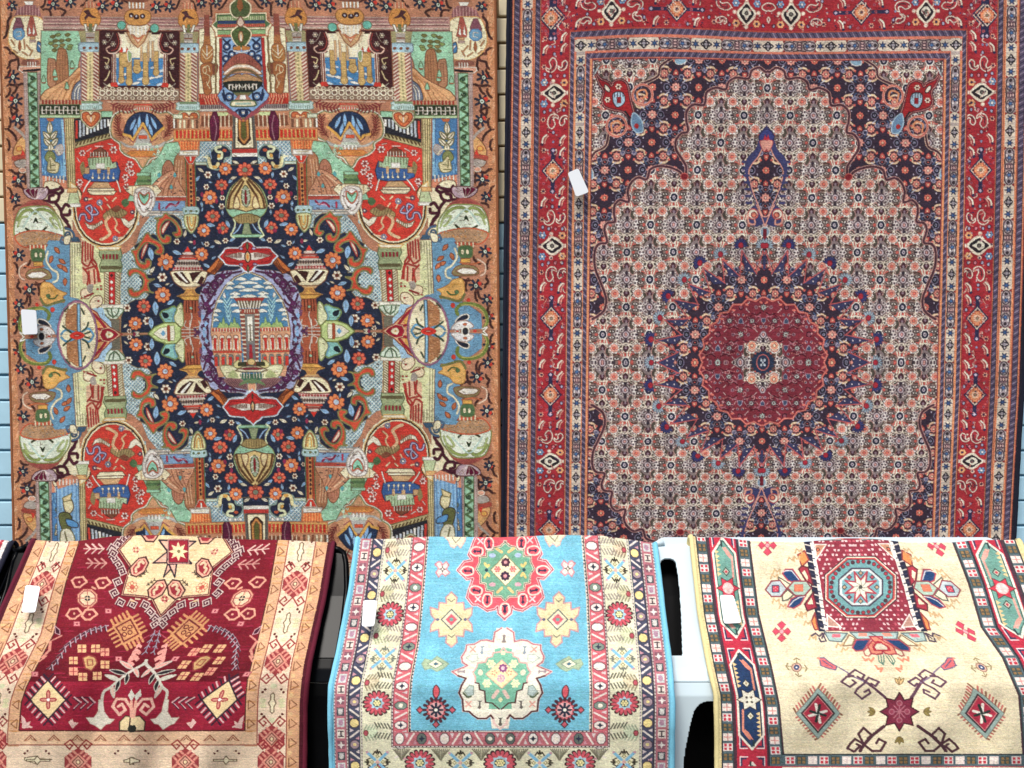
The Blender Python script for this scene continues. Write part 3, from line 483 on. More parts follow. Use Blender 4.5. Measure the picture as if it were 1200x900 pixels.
    for d in ['98 284 97 306', '101 284 101 306', '104 286 104 304', '107 287 107 303', '110 289 109 306', '97 308 104 312 109 304 114 310', '100 316 106 314 113 312', '98 314 104 322 103 334', '107 306 114 316 118 330', '105 318 106 332', '111 316 112 332', '115 318 116 330', '113 308 117 322']: C(d, '#A5302B', 1.9)
    S('96 340 104 338 108 344 104 350 96 348', '#EFD9B4', 'br', .6); S('104 334 110 334 108 344 103 340', 'gr'); L('100 348 110 344', '#8C1F24', 2)
    S('106 354 112 347 119 347 121 354 116 360 108 362', '#F0DDB8', 'br', .7)
    for (x, y) in [(95, 349), (114, 338), (118, 338), (115, 352), (118, 334)]: R(x, y, x+2.4, y+1.8, '#B23A3A')
    P('118 292 142 292 144 300 142 305 144 312 143 319 119 319 117 312 120 305 117 299', '#9AA67A', 'gn', .9); R(120, 298, 141, 304, '#7C8A5C'); q.stripes(120, 299, 140, 303, 5, '#8C2030', 2.2); R(119, 312, 143, 315.5, '#5C5638'); P('114 289 143 289 140 293 118 293', '#EFE3C4', 'gold', .9)
    R(123, 319, 141, 357, '#D9CFA4', 'br', .6); q.rope(124, 128, 319, 357, '#E5DDB8', '#8C7C5A', 3, 1); q.rope(136, 140, 319, 357, '#E5DDB8', '#8C7C5A', 3, 1); R(128.5, 319, 135.5, 357, '#C02C2C', '#6A3028', .6)
    for k in range(5): q.dia(131.5, 323+k*7.6, 2, 2.6, 'w' if k else 'dk')
    R(120, 357, 145, 362, '#F2EFD8', 'gr', .7); S('121 362 144 362 141 370 133 376 125 370', '#D8E8D0', '#5E8A5E', .9)
    for d in ['126 362 128 368 133 372', '140 362 138 368 133 372', '131 362 132 368 133 370']: C(d, '#3E6A4A', 1.2)
    R(130, 374, 141, 392, '#6E6A58', 'br', .5); P('106 362 121 360 124 370 131 377 131 386 122 380 110 368', '#A8CBE0')
    # side oval with red pendant
    P('74 346 92 350 108 362 112 392 60 392 60 370', 'st'); 
    P('107 362 114 366 118 373 124 378 130 384 146 393 100 396', '#E2A272', '#8C2A2A', 1); C('110 368 116 374 121 380 124 385 118 386 112 382', '#9A2030', 3); P('113 375 117 378 118 384 114 384', 'gold'); P('116 396 120 386 128 384 136 388 144 396', '#9A2030', '#F0C8A0', 1); P('122 396 126 388 131 389 137 396', '#F0DFB8'); P('125 396 128 391 134 396', 'gold')
    E(91, 394, 24.5, 42.5, '#7E5C74'); E(91, 394, 23, 41, '#B0748A'); E(91, 394, 21.8, 39.6, 'cream')
    P('80 364 88 356 91 357 91 392 78 384 77 372', '#B27A50'); 
    for k in range(40): x, y = rng.uniform(78, 90), rng.uniform(362, 386); E(x, y, 1.2, .8, rng.choice(['#C99468', '#9C6442']))
    R(91, 356, 94.5, 392, '#8FC0DC', '#2F4A5C', .9); P('91 357 84 370 91 386', None)
    for d in ['92 391 78 387 72 392', '94 391 104 385 110 392']: C(d, '#5C9AC0', 2.4)
    for d in ['84 390 76 384 74 382', '97 388 102 384 104 378', '76 365 80 360', '96 362 99 368', '100 391 106 389']: C(d, '#2A4436', 1.8)
    E(91, 396, 10, 7.5, '#D8382C'); E(91, 396, 6, 4, '#E8A898', '#B02020', .8)
    # blue cove with green vine and white flower, gold leaf
    P('40 366 52 358 64 352 68 372 66 392 30 392 30 374', 'st')
    S('50 332 60 332 66 338 74 342 79 344 74 348 76 354 68 354 60 358 52 354 48 346', '#E2AD62', '#B9803C', .9); C('54 338 62 338 66 346 60 352 54 348', 'gold', 2); E(57, 347, 2.6, 2.6, 'gn'); C('58 350 64 350 68 346', '#3A5A30', 1.4); C('48 350 54 358 66 355 76 352', 'ol', 2.8)
    C('28 392 24 384 25 374 30 366 40 362 52 362 58 368 57 374', '#6F7F3C', 4); C('28 392 25 383 27 374 32 367 42 363 52 363', '#B8B060', 1.2); E(44, 357, 2.4, 2.4, 'red'); E(62, 363, 2.6, 3, 'red')
    S('46 374 54 376 60 383 52 382 45 379', '#1E2230', 'w', 1.4); S('40 390 46 382 58 383 64 392', '#E8E4DC', 'mg', .9); E(49, 394, 4, 5, '#2A2A30', 'w', 1.6); E(38, 396, 3, 3, 'red'); E(58, 396, 3.4, 3.6, 'red', 'w', .8); E(49, 386, 2.4, 1.6, 'rust'); C('30 396 24 390 30 392', 'w', 1.6)

    return q.a
def outlined(a, c, k, lim=.42):
    """each patch of colour is knotted with a thin brown outline"""
    e = np.zeros(a.shape[:2], F4)
    for ax in (0, 1):
        d = np.abs(a-np.roll(a, 1, ax)).sum(-1); e = np.maximum(e, np.clip((d-lim)*3, 0, 1))
    return a+(hexc(c)-a)*(e*k)[..., None]
def city_rug():
    rng = np.random.RandomState(31)
    qa = city_quarter()
    left = np.concatenate([qa, qa[::-1]], 0)
    h = Loom(-292, -14, 0, 2*AV0+14, A_SS, locA, PA); h.a = left[:h.h].copy(); h.h = h.a.shape[0]
    P, S, L, C, E, R = h.P, h.S, h.L, h.C, h.E, h.R
    # the picture in the middle
    E(295, 389, 46, 69, '#4F82A6')
    for (x, y, r) in [(283, 327, 7), (293, 331.5, 13), (281, 336, 7), (269, 337.5, 5), (270, 332, 5), (291, 340, 11), (276, 344, 6.5), (292, 347, 9), (258, 353, 5), (276, 348, 6), (275, 357.5, 6), (255, 364, 5), (278, 364.5, 6), (253, 375, 3.5), (253, 369, 3)]:
        S([x-r, y+1, x-r*.4, y-1.6, x, y-2.3, x+r*.4, y-1.6, x+r, y+1, x, y+1.6], '#F1F3E2')
    S('263 343 265 348 263 349 261.5 346', 'w')
    for k in range(5): L([261+k*1.2, 348+k*5.5, 266+k*.8, 355+k*5.5, 271, 347+k*5.5], '#A9DCE2', 1.4)
    for (x, y) in [(262, 379), (275, 379)]: S([x-6.5, 385, x-4, y-1, x-2, y, x, y-7, x+2, y, x+4, y, x+6.5, 385], '#A5C078', '#5F8A58', .6)
    P('247 384 282 384 284 440 256 442 249 410', '#E0A880'); R(249, 385, 282, 388.5, '#D2503C'); h.stripes(250, 385.5, 281, 388, 9, '#F4E0C8', 1.5)
    for k in range(4):
        x = 252+k*8.2; R(x-3, 394, x+3, 410, '#F4E6D0'); E(x, 395.5, 3, 3, '#F4E6D0', '#A0503C', .6); R(x-1.6, 396, x+1.6, 410, '#C83A30')
    R(250, 410.5, 284, 413.5, '#C84634'); h.stripes(250, 409, 284, 411, 11, '#F0D0B0', 1)
    for k in range(4):
        x = 254+k*8.4; R(x-3, 417, x+3, 429, '#7A7870'); E(x, 418, 3, 3, '#7A7870'); R(x-2.6, 418, x+1, 429, '#D63A32')
    P('281 362 300 362 300 428 287 428', '#8C4638'); 
    for k in range(13): L([281.5+k*.4, 364+k*4.9, 286+k*.4, 364+k*4.9], '#F0E0C4', 1.9)
    P('274 349 300 349 300 353 277 353', '#A23B32'); P('277 353 300 353 300 361 281 361', '#6E664E'); h.stripes(278, 353, 305, 361, 8, '#F0EAD6', 1.7, True, 2)
    R(283, 362, 300, 367, '#9A4236'); h.stripes(286, 363, 300, 366, 5, '#F0E0C4', 1.4)
    P('287 368 300 368 300 403 289 403', '#7C7C76'); P('290 371 300 371 300 400 291 400', '#EFEBD8'); R(293, 371, 296.5, 399, '#55562F'); R(296.5, 371, 300, 399, '#7D7B4C')
    P('289 403 300 403 300 422 289 422', '#726E72'); R(292.5, 404, 296, 420, '#A62A34')
    S('258 430 268 428 280 432 284 440 278 446 266 444', '#E9E6B8', '#8A9058', .8); S('268 438 274 434 279 442 268 442', '#B4BE82'); S('274 426 280 422 284 430 276 431', '#D8CE90', 'ol', .6)
    P('276 434 286 429 300 429 300 436 284 436', '#D9D2B0', '#5A4A30', .9); P('281 432 288 430.5 300 430.5 300 433 286 433.5', '#7C2A34'); E(296, 424, 6, 4, '#E0C080', 'ol', .6); R(279, 424, 289, 429, '#3A3A26')
    P('281 438 300 438 300 448 284 448', '#3F6A50'); h.stripes(281, 437, 301, 443, 6, '#F0EEDA', 1.1)
    S('262 444 282 444 290 450 300 452 300 458 286 456 270 452', '#8E6464'); h.stripes(264, 445, 282, 454, 7, '#5A3A3A', .8, True, 8); S('291 450 295 446 299 452 297 457 292 457', '#E8A880', 'cream', .8); S('280 452 290 449 300 450 300 444 286 446', '#6F8A5C')
    br2 = '261 477 266 471 268 468 272 467 285 466.5 288 464.5 290 461 293 459.5 296 456 302 456 302 498 297 498 293 494 289 492 286 489 272 488 268 486.5 266 483'
    P(br2, '#BE2F2E', '#D6E2EC', 1.8); P('266 477 271 470.5 287 470 292 465 297 461', None, '#7E1C20', .9, False, False); P('269 476 284 472.5 300 474 300 480 284 481', '#EDE3D2'); h.stripes(268, 474, 290, 478, 13, '#6A3A3A', .8); E(298, 464, 2.8, 5, '#6A6A40', 'dk', .8); E(298.5, 476, 4.6, 7, '#DDB88C', 'dk', 1.2); E(298.5, 476, 2.2, 4.2, 'or_', 'gold', .9)
    # crowned figures by the lower pillars
    P('66 570 92 562 94 636 68 640', '#8FB8D6', '#3A5A86', 1); h.stripes(68, 568, 92, 636, 5, '#6A98C0', 2)
    S('74 584 80 582 85 588 86 596 81 602 76 598', '#E6DAA8', '#5A4A30', .9); P('73 584 84 578 83 586 75 588', 'cr2', 'ol', .9); S('69 604 77 600 84 606 83 620 74 622', '#5E6238', 'bk', .8); S('78 608 90 612 91 618 80 616', '#5A94C4', 'navy', .8); S('72 622 82 620 88 632 84 640 72 640', '#EDE6C4', 'ol', 1); L('76 624 80 638', 'ol', 1.4)
    P('66 566 70 562 84 556 92 560 92 565 68 573', '#D98A6A'); h.stripes(68, 562, 92, 568, 6, 'w', 1.6)
    for k in range(9000):                                           # stitches of a lighter or darker shade inside every patch
        i, j = rng.randint(4, h.h-4), rng.randint(4, h.w-4); c = h.a[i, j].copy(); u, v = j/A_SS-292, i/A_SS-14; t = rng.choice([0, 0, 1.57, .6, -.6]); n = rng.uniform(2, 5)
        c = np.clip(c*rng.choice([.68, .8, 1.18, 1.3]), 0, 1) if c.sum() > .8 else c*1.5
        y, x = int(i), int(j); m = np.arange(int(n*A_SS)); yy = np.clip((y+m*math.sin(t)).astype(int), 0, h.h-1); xx = np.clip((x+m*math.cos(t)).astype(int), 0, h.w-1)
        ok = np.abs(h.a[yy, xx]-h.a[i, j]).sum(-1) < .12; h.a[yy[ok], xx[ok]] = c
    full = np.concatenate([h.a, h.a[:, ::-1]], 1)
    return outlined(full, '#5E4630', .42)
PB = dict(red='#A52B33', red2='#8E1F2A', navy='#2B2A48', dk='#251F24', cream='#F1E4CC', coral='#D3665A', pk='#E09E8C', pur='#4A4472', bl='#33659A', w='#F6EFE2',
  gr='#A0948F', mar='#6E1F2B', ol='#4C453C', org='#E59468', lb='#A9C6D6')
B_SS = 1.85
_bl = pl('-60 597.5 0 596 230 593 430 591 640 589 900 586'); _br = pl('-60 1207.5 0 1206 330 1200 460 1197 640 1188 900 1177')
_bx = pl('-60 901 0 900 425 894 640 891 900 888')
_bv0 = np.array([-60, 425, 470, 505, 561, 640, 900.]); _bv1 = np.array([-60, 425, 471, 508, 573, 662, 960.])
def locB(p):
    x, y = p[:, 0], p[:, 1]
    return np.c_[(x-_bx(y))*304/(_bx(y)-_bl(y)), np.interp(y, _bv0, _bv1)]
def picB(u, v):
    y = np.interp(v, _bv1, _bv0)
    y = y+np.where(v < 90, 2.2*np.sin(u/52+.9)*np.clip((90-v)/60, 0, 1), 0)    # the cloth hangs in slight waves at the top
    return _bx(y)+np.where(u < 0, u*(_bx(y)-_bl(y))/304, u*(_br(y)-_bx(y))/304), y
def tile(draw, bg, ss=3.0, w=54, h=64):
    t = Loom(-w/2, -h/2, w*1.5, h*1.5, ss, None, PB)
    t.R(-99, -99, 199, 199, bg)
    for oy in (-h, -h/2, 0, h/2, h):
        for ox in (-w, 0, w):
            k = (w/2 if round(oy/(h/2)) % 2 else 0)
            for o in ((ox+k, oy), (ox+k, oy+h)): draw(t, *o)
    y0, x0 = int(h/2*ss), int(w/2*ss)
    a = t.a[y0:y0+int(h*ss), x0:x0+int(w*ss)]
    return lambda U, V, a=a, ss=ss: a[(np.floor(V*ss)).astype(int) % a.shape[0], (np.floor(U*ss)).astype(int) % a.shape[1]]
def herati(t, x, y):
    for sx in (-1, 1):                                              # light tracery between the blossoms
        for sy in (-1, 1):
            t.C([x, y+sy*6, x+sx*5, y+sy*9, x+sx*13, y+sy*8, x+sx*20, y+sy*4], 'cream', 1.6); t.C([x, y+sy*22, x+sx*7, y+sy*20, x+sx*13, y+sy*25], 'cream', 1.2); t.C([x+sx*20, y+sy*20, x+sx*27, y+sy*22], 'cream', 1.4)
            t.C([x+sx*6, y+sy*12, x+sx*4, y+sy*20, x+sx*9, y+sy*24], 'cream', 0.99); t.L([x+sx*13.5, y+sy*8, x+sx*13.5, y+sy*24], 'cream', 0.99); t.L([x+sx*5, y+sy*16, x+sx*23, y+sy*16], 'cream', 1.1)
            for g in range(5): t.E(x+sx*(4+g*5), y+sy*(26-(g*7) % 19), 1.2, 1.2, ['#5A4744', '#7C5A56', 'coral'][g % 3], n=6)
    for sx in (-1, 1):
        X = x+27*sx
        t.E(X, y, 9, 14, '#897A78'); 
        for (a, b) in [(-8, 0), (8, 0), (-5, 5), (5, 5), (-5, -5), (5, -5), (-10, 4), (10, 4), (-10, -4), (10, -4), (-12, 0), (12, 0)]: t.E(X+a, y+b, 1.9, 1.9, '#8A7C80', '#F3EAE0', .8, n=8); t.E(X+a, y+b, .8, .8, '#3B3034', n=6)
        t.dia(X, y, 5.5, 7, '#3C3438'); t.E(X, y, 4, 4.4, '#CDBFC2', '#5C4C54', .8, n=10); t.E(X, y, 1.6, 2, '#E3A89C', '#7A4A50', .7, n=8)
        t.E(X, y-8, 1.6, 2.6, '#332B34'); t.E(X, y+8, 1.6, 2.6, '#332B34')
        for (a, b) in [(-3, -8), (3, -8), (-3, 8), (3, 8)]: t.E(X+a, y+b, 1.1, 1.1, '#F6F0E6', n=6)
    for sy in (-1, 1):
        for sx in (-1, 1):
            t.C([x+sx*20, y+sy*7, x+sx*22.5, y+sy*12, x+sx*20, y+sy*18], '#B98E84', 4.2); t.C([x+sx*20, y+sy*8, x+sx*22, y+sy*12, x+sx*20, y+sy*17], 'ol', 3.2)
            t.C([x+sx*8, y+sy*7.5, x+sx*10, y+sy*9, x+sx*14, y+sy*8], '#5A4038', 2.4); t.C([x+sx*4, y+sy*6, x+sx*7, y+sy*9, x+sx*11, y+sy*10], 'coral', 1.2)
            t.E(x+sx*6.8, y+sy*13.6, 2, 2, '#4A433F', 'cream', .8, n=8); t.E(x+sx*20, y+sy*18.5, 2, 2, '#4A433F', 'cream', .8, n=8)
    for sy in (-1, 1):
        for g in (-5, -2.2, 2.2, 5): t.L([x+g*.7, y+sy*5.5, x+g*1.15, y+sy*12], 'cream', 1.5); t.L([x+g*.9+.9, y+sy*6.5, x+g*1.3+.9, y+sy*12], 'coral', 1.1)
        t.L([x, y+sy*6, x, y+sy*11], '#B5473E', 1.6)
        t.P([x-4.4, y+sy*16.5, x-3, y+sy*13, x, y+sy*10.5, x+3, y+sy*13, x+4.4, y+sy*16.5, x+2.4, y+sy*20, x, y+sy*18.5, x-2.4, y+sy*20], '#45262E', 'cream', .9); t.E(x, y+sy*16.5, 1.4, 1.8, '#8C7480', n=8)
        for sx in (-1, 1):
            px, py = x+13.5*sx, y+16*sy
            t.E(px, py, 6.6, 6.6, '#5C4240', n=14); t.E(px, py, 6.0, 6.0, 'w', n=14); t.daisy(px, py, 5.2, 8, '#E09C88', '#B8484A', '#D9705C', cr=.3)
            for k in range(8): t.E(px+6.4*math.cos(k*.785+.4), py+6.4*math.sin(k*.785+.4), .8, .8, 'w', n=6)
    for sx in (-1, 1):
        t.P([x+sx*5, y, x+sx*9.5, y-2.6, x+sx*8.4, y, x+sx*9.5, y+2.6], 'coral', '#B5473E', .5)
        for sy in (-1, 1): t.E(x+sx*10.5, y+sy*3.6, 3.4, 1.8, 'w', '#4A433F', 1.2, n=10); t.E(x+sx*10.5, y+sy*3.6, 1.3, .8, 'ol', n=6)
        t.E(x+sx*13.4, y, 1.6, 1.6, '#3B3236', n=8)
    t.E(x, y, 5.4, 6.1, 'w', n=14); t.E(x, y, 4.2, 4.9, '#242A3C', n=14); t.E(x, y, 2, 2.3, '#C6BCC4', n=10); t.E(x, y, .8, .9, '#6A6474', n=6)
def night(t, x, y):
    for sx in (-1, 1):
        for sy in (-1, 1):
            px, py = x+13.5*sx, y+16*sy
            t.C([px-5.5, py-4.5*sy, px-2, py-7.5*sy, px+4, py-6.5*sy, px+6, py-2*sy], '#E9C9A2', 2.4); t.C([px-5, py-4*sy, px-1, py-6.2*sy, px+4, py-5*sy], '#8C4A44', .8)
            t.daisy(px, py, 4.6, 8, '#D98878', '#96343C', '#EBC8A8', cr=.3)
            t.E(x+sx*6.5, y+sy*12, 2.6, 2.6, '#39405C', '#A9A6BC', .8, n=9); t.E(x+sx*6.5, y+sy*12, .9, .9, '#15151F', n=6)
            t.L([x+sx*8, y+sy*5.5, x+sx*12.5, y+sy*9], '#C9CBD8', 1.1); t.L([x+sx*5, y+sy*6.5, x+sx*8, y+sy*10], '#3C5474', 1.2)
            t.E(x+sx*20.5, y+sy*12, 1.6, 1.6, 'coral', n=7); t.E(x+sx*20.5, y+sy*20, 1.6, 1.6, '#4D5A7C', '#B7A9B8', .6, n=7); t.E(x+sx*17, y+sy*5, 1.1, 1.1, '#B9AFC0', n=6)
        t.E(x+sx*10, y, 4, 4.4, '#1B1B26', '#77738C', 1, n=12); t.E(x+sx*10, y, 1.6, 1.8, '#8C90A8', n=8); t.E(x+sx*10, y, .7, .7, '#15151F', n=6)
        t.E(x+sx*5, y, 1.3, 1.3, '#C0503E', n=6)
    t.daisy(x, y, 5.2, 8, '#E39C8C', '#A03C40', '#F0D8BC', cr=.28)
    for sy in (-1, 1):
        t.E(x, y+sy*9.5, 3.3, 2.6, '#191822', '#8C7A86', .8, n=10); t.E(x, y+sy*9.5, 1.2, 1, '#B85048', n=6)
        t.P([x-3, y+sy*14, x+3, y+sy*14, x+2.6, y+sy*18, x, y+sy*20.5, x-2.6, y+sy*18], 'coral', '#7C2A30', .7); t.E(x, y+sy*16.5, 1.1, 1.1, '#F4C8A4', n=6)
    for sx in (-1, 1): t.daisy(x+27*sx, y, 4.4, 8, '#D9705E', '#7C222C', '#F0C8A0', cr=.3)
def wine(t, x, y):
    for sx in (-1, 1):
        for sy in (-1, 1):
            t.C([x+sx*4, y+sy*8, x+sx*9, y+sy*11, x+sx*11, y+sy*7], '#B5707A', 1); t.C([x+sx*17, y+sy*19, x+sx*22, y+sy*22, x+sx*24, y+sy*17], '#A85A66', 1.2); t.E(x+sx*24, y+sy*9, 1.5, 1.5, '#3E4A64', '#C09AA4', .6, n=6); t.E(x+sx*9.5, y+sy*19, 1.6, 1.6, '#4A1420', '#B5707A', .7, n=6)
            t.L([x+sx*17, y+sy*6, x+sx*20, y+sy*3], '#D9B0AC', 1); t.E(x+sx*4, y+sy*22, 1.1, 1.1, '#D98A80', n=6); t.C([x+sx*13.5, y+sy*9, x+sx*16, y+sy*11, x+sx*20, y+sy*12], '#571826', 1.6)
    for sx in (-1, 1):
        for sy in (-1, 1):
            px, py = x+13.5*sx, y+16*sy
            t.star(px, py, 4.6, 2.2, 8, '#C9D5CA', '#4E2430', .7); t.E(px, py, 1.1, 1.1, '#6E4A50', n=6)
            t.C([px-6, py+5, px-2, py+7.5, px+4, py+6.5], '#C0706E', .9); t.E(x+sx*6, y+sy*11, 1.4, 1.4, '#B88A92', '#5A1A26', .6, n=6); t.E(x+sx*20, y+sy*10, 1.2, 1.2, '#C2686A', n=6); t.L([x+sx*20, y+sy*15, x+sx*22, y+sy*18], '#D0A0A0', .9)
            t.C([x+sx*3, y+sy*6, x+sx*8, y+sy*9, x+sx*14, y+sy*7], '#4E1622', 1.4)
        t.E(x+sx*9, y, 1.8, 1.8, '#6A4450', '#B0808A', .7, n=8)
    for sy in (-1, 1): t.P([x-2.8, y+sy*13, x+2.8, y+sy*13, x+2.2, y+sy*17, x, y+sy*19.5, x-2.2, y+sy*17], '#3E4A64', '#B9AFC0', .8)
    t.star(x, y, 5.2, 2.4, 8, '#CFDDCF', '#4E2430', .6); t.E(x, y, 1.3, 1.3, '#7A5A58', n=6)
    for sx in (-1, 1): t.E(x+27*sx, y, 2.6, 3, '#8C4A58', '#3A1420', 1, n=9)
def field_quarter():
    T1, T2, T3 = tile(herati, '#8A726B'), tile(night, '#342836'), tile(wine, '#7E2C38')
    sh = lambda f: (lambda U, V: f(U, V-296))
    T1, T2, T3 = sh(T1), sh(T2), sh(T3)
    q = Loom(-306, -46, 0, 425, B_SS, locB, PB); P, S, L, C, E, R = q.P, q.S, q.L, q.C, q.E, q.R
    R(560, -60, 950, 460, 'red')
    R(687, 70, 950, 460, T2)
    fld = '905 79 897 85 889 80 880 84 876 93 862 92 853 97 849 106 838 104 827 110 824 124 812 124 804 131 803 142 805 155 797 158 791 166 791 176 797 186 803 197 801 209 795 202 783 197 770 196 761 200 757 211 747 209 739 215 735 225 736 237 726 235 720 241 719 250 720 260 711 262 708 270 711 284 702 286 697 294 697 313 704 332 710 350 708 363 701 370 694 374 689 400 689 470 905 470'
    P(fld, T1)
    S(fld.rsplit(' ', 8)[0], None, None); C(fld[:fld.rindex(' 689 400')], '#C99A8E', 4.2); C(fld[:fld.rindex(' 689 400')], '#4A2A34', 2.4)
    E(801, 208, 4.4, 4, '#7A2028', 'coral', .8)
    cor = '684 70 788 70 773 80 770 91 757 98 747 112 742 135 730 150 713 158 709 172 696 180 688 197'
    P(cor, T1); C('788 70 773 80 770 91 757 98 750 100', '#E3C2A8', 4); C('788 70 773 80 770 91 757 98 750 100', '#4A2A34', 2.2); C('713 156 709 172 696 180 688 197', '#E3C2A8', 4); C('713 156 709 172 696 180 688 197', '#4A2A34', 2.2)
    # corner palmette with two roundels
    for (x, y) in [(752, 113), (722, 149)]:
        E(x, y, 12, 12.5, T2); E(x, y, 11.5, 12, None, 'pk', 3); E(x, y, 11.5, 12, None, '#C6604E', 1); C([x-5, y+6, x-6, y-3, x+2, y-6, x+5, y, x, y+4], 'org', 2.2)
    S('697 86 703 93 713 98 716 102 719 97 727 95 734 100 737 112 739 122 744 140 747 150 739 142 730 133 718 130 708 126 705 118 707 108 702 100', '#9C2428', '#54202C', 3); S('697 86 703 93 713 98 716 102 719 97 727 95 734 100 737 112 739 122 744 140 747 150 739 142 730 133 718 130 708 126 705 118 707 108 702 100', None, 'pk', .7)
    E(711, 105, 2.4, 5, 'cream', 'dk', .8, a=-.6); q.daisy(724, 103, 3.6, 6, 'cream', 'org', 'dk'); q.daisy(711.5, 118, 3.4, 6, 'cream', 'org', 'dk'); S('718 111 726 109 731 113 731 122 723 127 718 121', 'lb', 'dk', .8); R(722, 115, 727, 122, '#8C1F28'); q.stripes(718, 110, 731, 115, 4, 'dk', .7); C('732 132 742 146 746 150', 'dk', 2)
    S('741 134 748 138 752 146 752 156 744 156 739 146', '#6C8CA8', 'lb', 1.4); E(745, 149, 2.6, 3, '#A82A2C'); E(697, 86, 3, 3, 'mar')
    for k in range(7): L([697, 87, 697+9*math.cos(2.2+k*.5), 87+9*math.sin(2.2+k*.5)], '#333642' if k % 2 else '#C3C8C6', 1.8)
    S('792 66 800 69 803 74 797 78 790 76', '#8FB0C4', 'w', .8); S('691 196 695 202 695 209 690 210', '#8FB0C4', 'w', .8)
    # hanging pendant over the medallion
    pd = '896 150 889 158 888 166 884 176 876 184 872 196 874 210 880 226 885 238 878 246 876 258 884 266 896 262 905 262 905 150'
    S(pd, '#3C3E68'); S('896 152 889 160 891 166 896 168 902 166 902 156', '#39407A', '#2B2A48', 1); P('896 158 893 166 896 170 899 166', '#C03040')
    S('895 172 888 184 880 194 877 204 881 222 888 240 895 254 905 240 905 172', T2, 'pk', 1.4); S('890 166 895 178 900 166', 'pk', '#B84A50', .8)
    for k in range(7): L([875+k*.8, 190+k*8, 870+k*.8, 190+k*8], '#3C3E68', 3)
    for (x, y) in [(882, 251)]: E(x, y, 6, 6, 'cream', '#C24A48', 1.2); E(x+1, y+1, 3, 3, '#E0846A', '#8A2A30', 1); C([x-6, y, x-5, y+10, x+2, y+12, x+2, y+7], 'pk', 2)
    C('886 240 895 262 895 276', 'pk', 1.4); E(895.5, 272, 5, 6, '#8FA6B6', 'w', 1); R(894, 268, 897.5, 281, 'mar')
    # rayed medallion
    cx, cy = 894, 425
    n = 32
    E(cx, cy, 113, 118, T2)
    pt = lambda r, a: np.array([cx-.96*r*math.cos(a), cy-r*math.sin(a)])
    for k in range(-1, n//2+2):                                     # rays: a navy blade between two coral edges, a fan at each tip
        a = math.pi/2-math.pi/2-.2+2*math.pi*(k)/n+.2
        r1 = 131+(3 if k % 2 else 0)
        tip, b1, b2 = pt(r1, a), pt(106, a-.075), pt(104, a+.125)
        P(np.array([tip, b1, pt(90, a), b2]), T2)
        P(np.array([tip, pt(110, a+.0), b2]), '#383A5C')
        for j in (.35, .55, .75): m = tip*(1-j)+pt(94, a+.085)*j; E(m[0], m[1], 1, 1, '#E6DCE0', n=6)
        L(np.array([b1, tip, b2]), '#BE5A5A', 1.4); q.daisy(*pt(114, a-.03), 2.4, 6, 'pk', 'mar', 'cream')
        f = pt(r1+6, a); fc, fl = ('#3A3D6E', '#24264A') if k % 2 else ('#A9BCC6', '#6C7C8C'); an = math.atan2(-math.sin(a), -.96*math.cos(a))
        for j in range(9): q.leaf(f[0], f[1], 8.6, 3.6, an+(j-4)*.45, fc, fl, .6)
        E(f[0], f[1], 2.8, 3.4, '#A82C3A', 'mar', .6)
    E(cx, cy, 85, 86, T2)
    w = []
    for k in range(2*26):
        a = 2*math.pi*k/52; r = 77 if k % 2 else 72.5
        w.append((cx+r*math.cos(a)*.99, cy+r*math.sin(a)))
    P(w, T3, '#C9564E', 2.2); P(w, None, '#E0A08C', .6)
    for k in range(26):
        a = 2*math.pi*k/26+.06; q.leaf(cx+72*math.cos(a), cy+72*math.sin(a), 5, 3, a+2.2, '#E8796A'); E(cx+66*math.cos(a), cy+66*math.sin(a), 1.2, 1.2, '#D9A0A0', n=6)
    star_ = []
    for k in range(16):
        a = 2*math.pi*k/16; r = (38 if k % 4 == 0 else 32) if k % 2 == 0 else 26
        star_.append((cx+r*math.cos(a), cy+r*math.sin(a)))
    S(star_, sh(tile(herati, '#6E3A40')), '#8C4A50', .8)
    for k in range(24): a = k*.2618; q.curl(cx+43*math.cos(a), cy+43*math.sin(a), 3.4, a, .9, '#C08C8C', .9)
    for (x, y) in [(881, 405), (877, 436)]: q.daisy(x, y, 5, 8, '#F0A080', '#C2483C', '#F6E2C0', rim='cream')
    q.star(cx, cy, 14.5, 12.6, 18, '#27334A'); E(cx, cy, 7.4, 9.4, '#27334A', '#C66A62', 1.2); 
    for g in ((-2, -3), (2, -3), (-2, 3), (2, 3), (0, 0)): E(cx+g[0], cy+g[1], 1.5, 1.9, '#B9C3CC', n=8)
    return q.a
def diaB(h, x, y, ud=True, lr=True, up=24):
    h.P([x-2.2, y-up, x+2.2, y-up, x+2.2, y+up, x-2.2, y+up] if ud else [x-up, y-2.2, x-up, y+2.2, x+up, y+2.2, x+up, y-2.2], 'navy')
    for s in (-1, 1):
        a, b = (x, y+s*up) if ud else (x+s*up, y)
        h.E(a, b, 3.4, 3, 'navy'); h.dia(a, b, 2.6, 2.8, '#C9B9CC', 'navy', .6); h.E(x+(0 if ud else s*(up+10)), y+(s*(up+10) if ud else 0), 1.6, 1.6, '#8C8AA8', n=7)
    for k in range(14):
        a = k*.449; h.E(x+17*math.cos(a), y+19*math.sin(a), 1.5, 1.5, '#8E3A48', '#B8606A', .6, n=7)
    h.dia(x, y, 13.6, 15.6, 'navy'); h.dia(x, y, 11.6, 13.4, '#DCCBB8'); h.step(x, y, [3.5, 3, 2.2, 1.2], 2.4, 'org', '#C24A34', .9)
    for g in ((0, -9.6), (0, 9.6), (-8.6, 0), (8.6, 0)): h.E(x+g[0], y+g[1], 1.3, 1.3, 'dk', n=7)
    h.daisy(x, y, 4.4, 8, '#F3C9A8', '#C24A34', '#8C8A70', cr=.35)
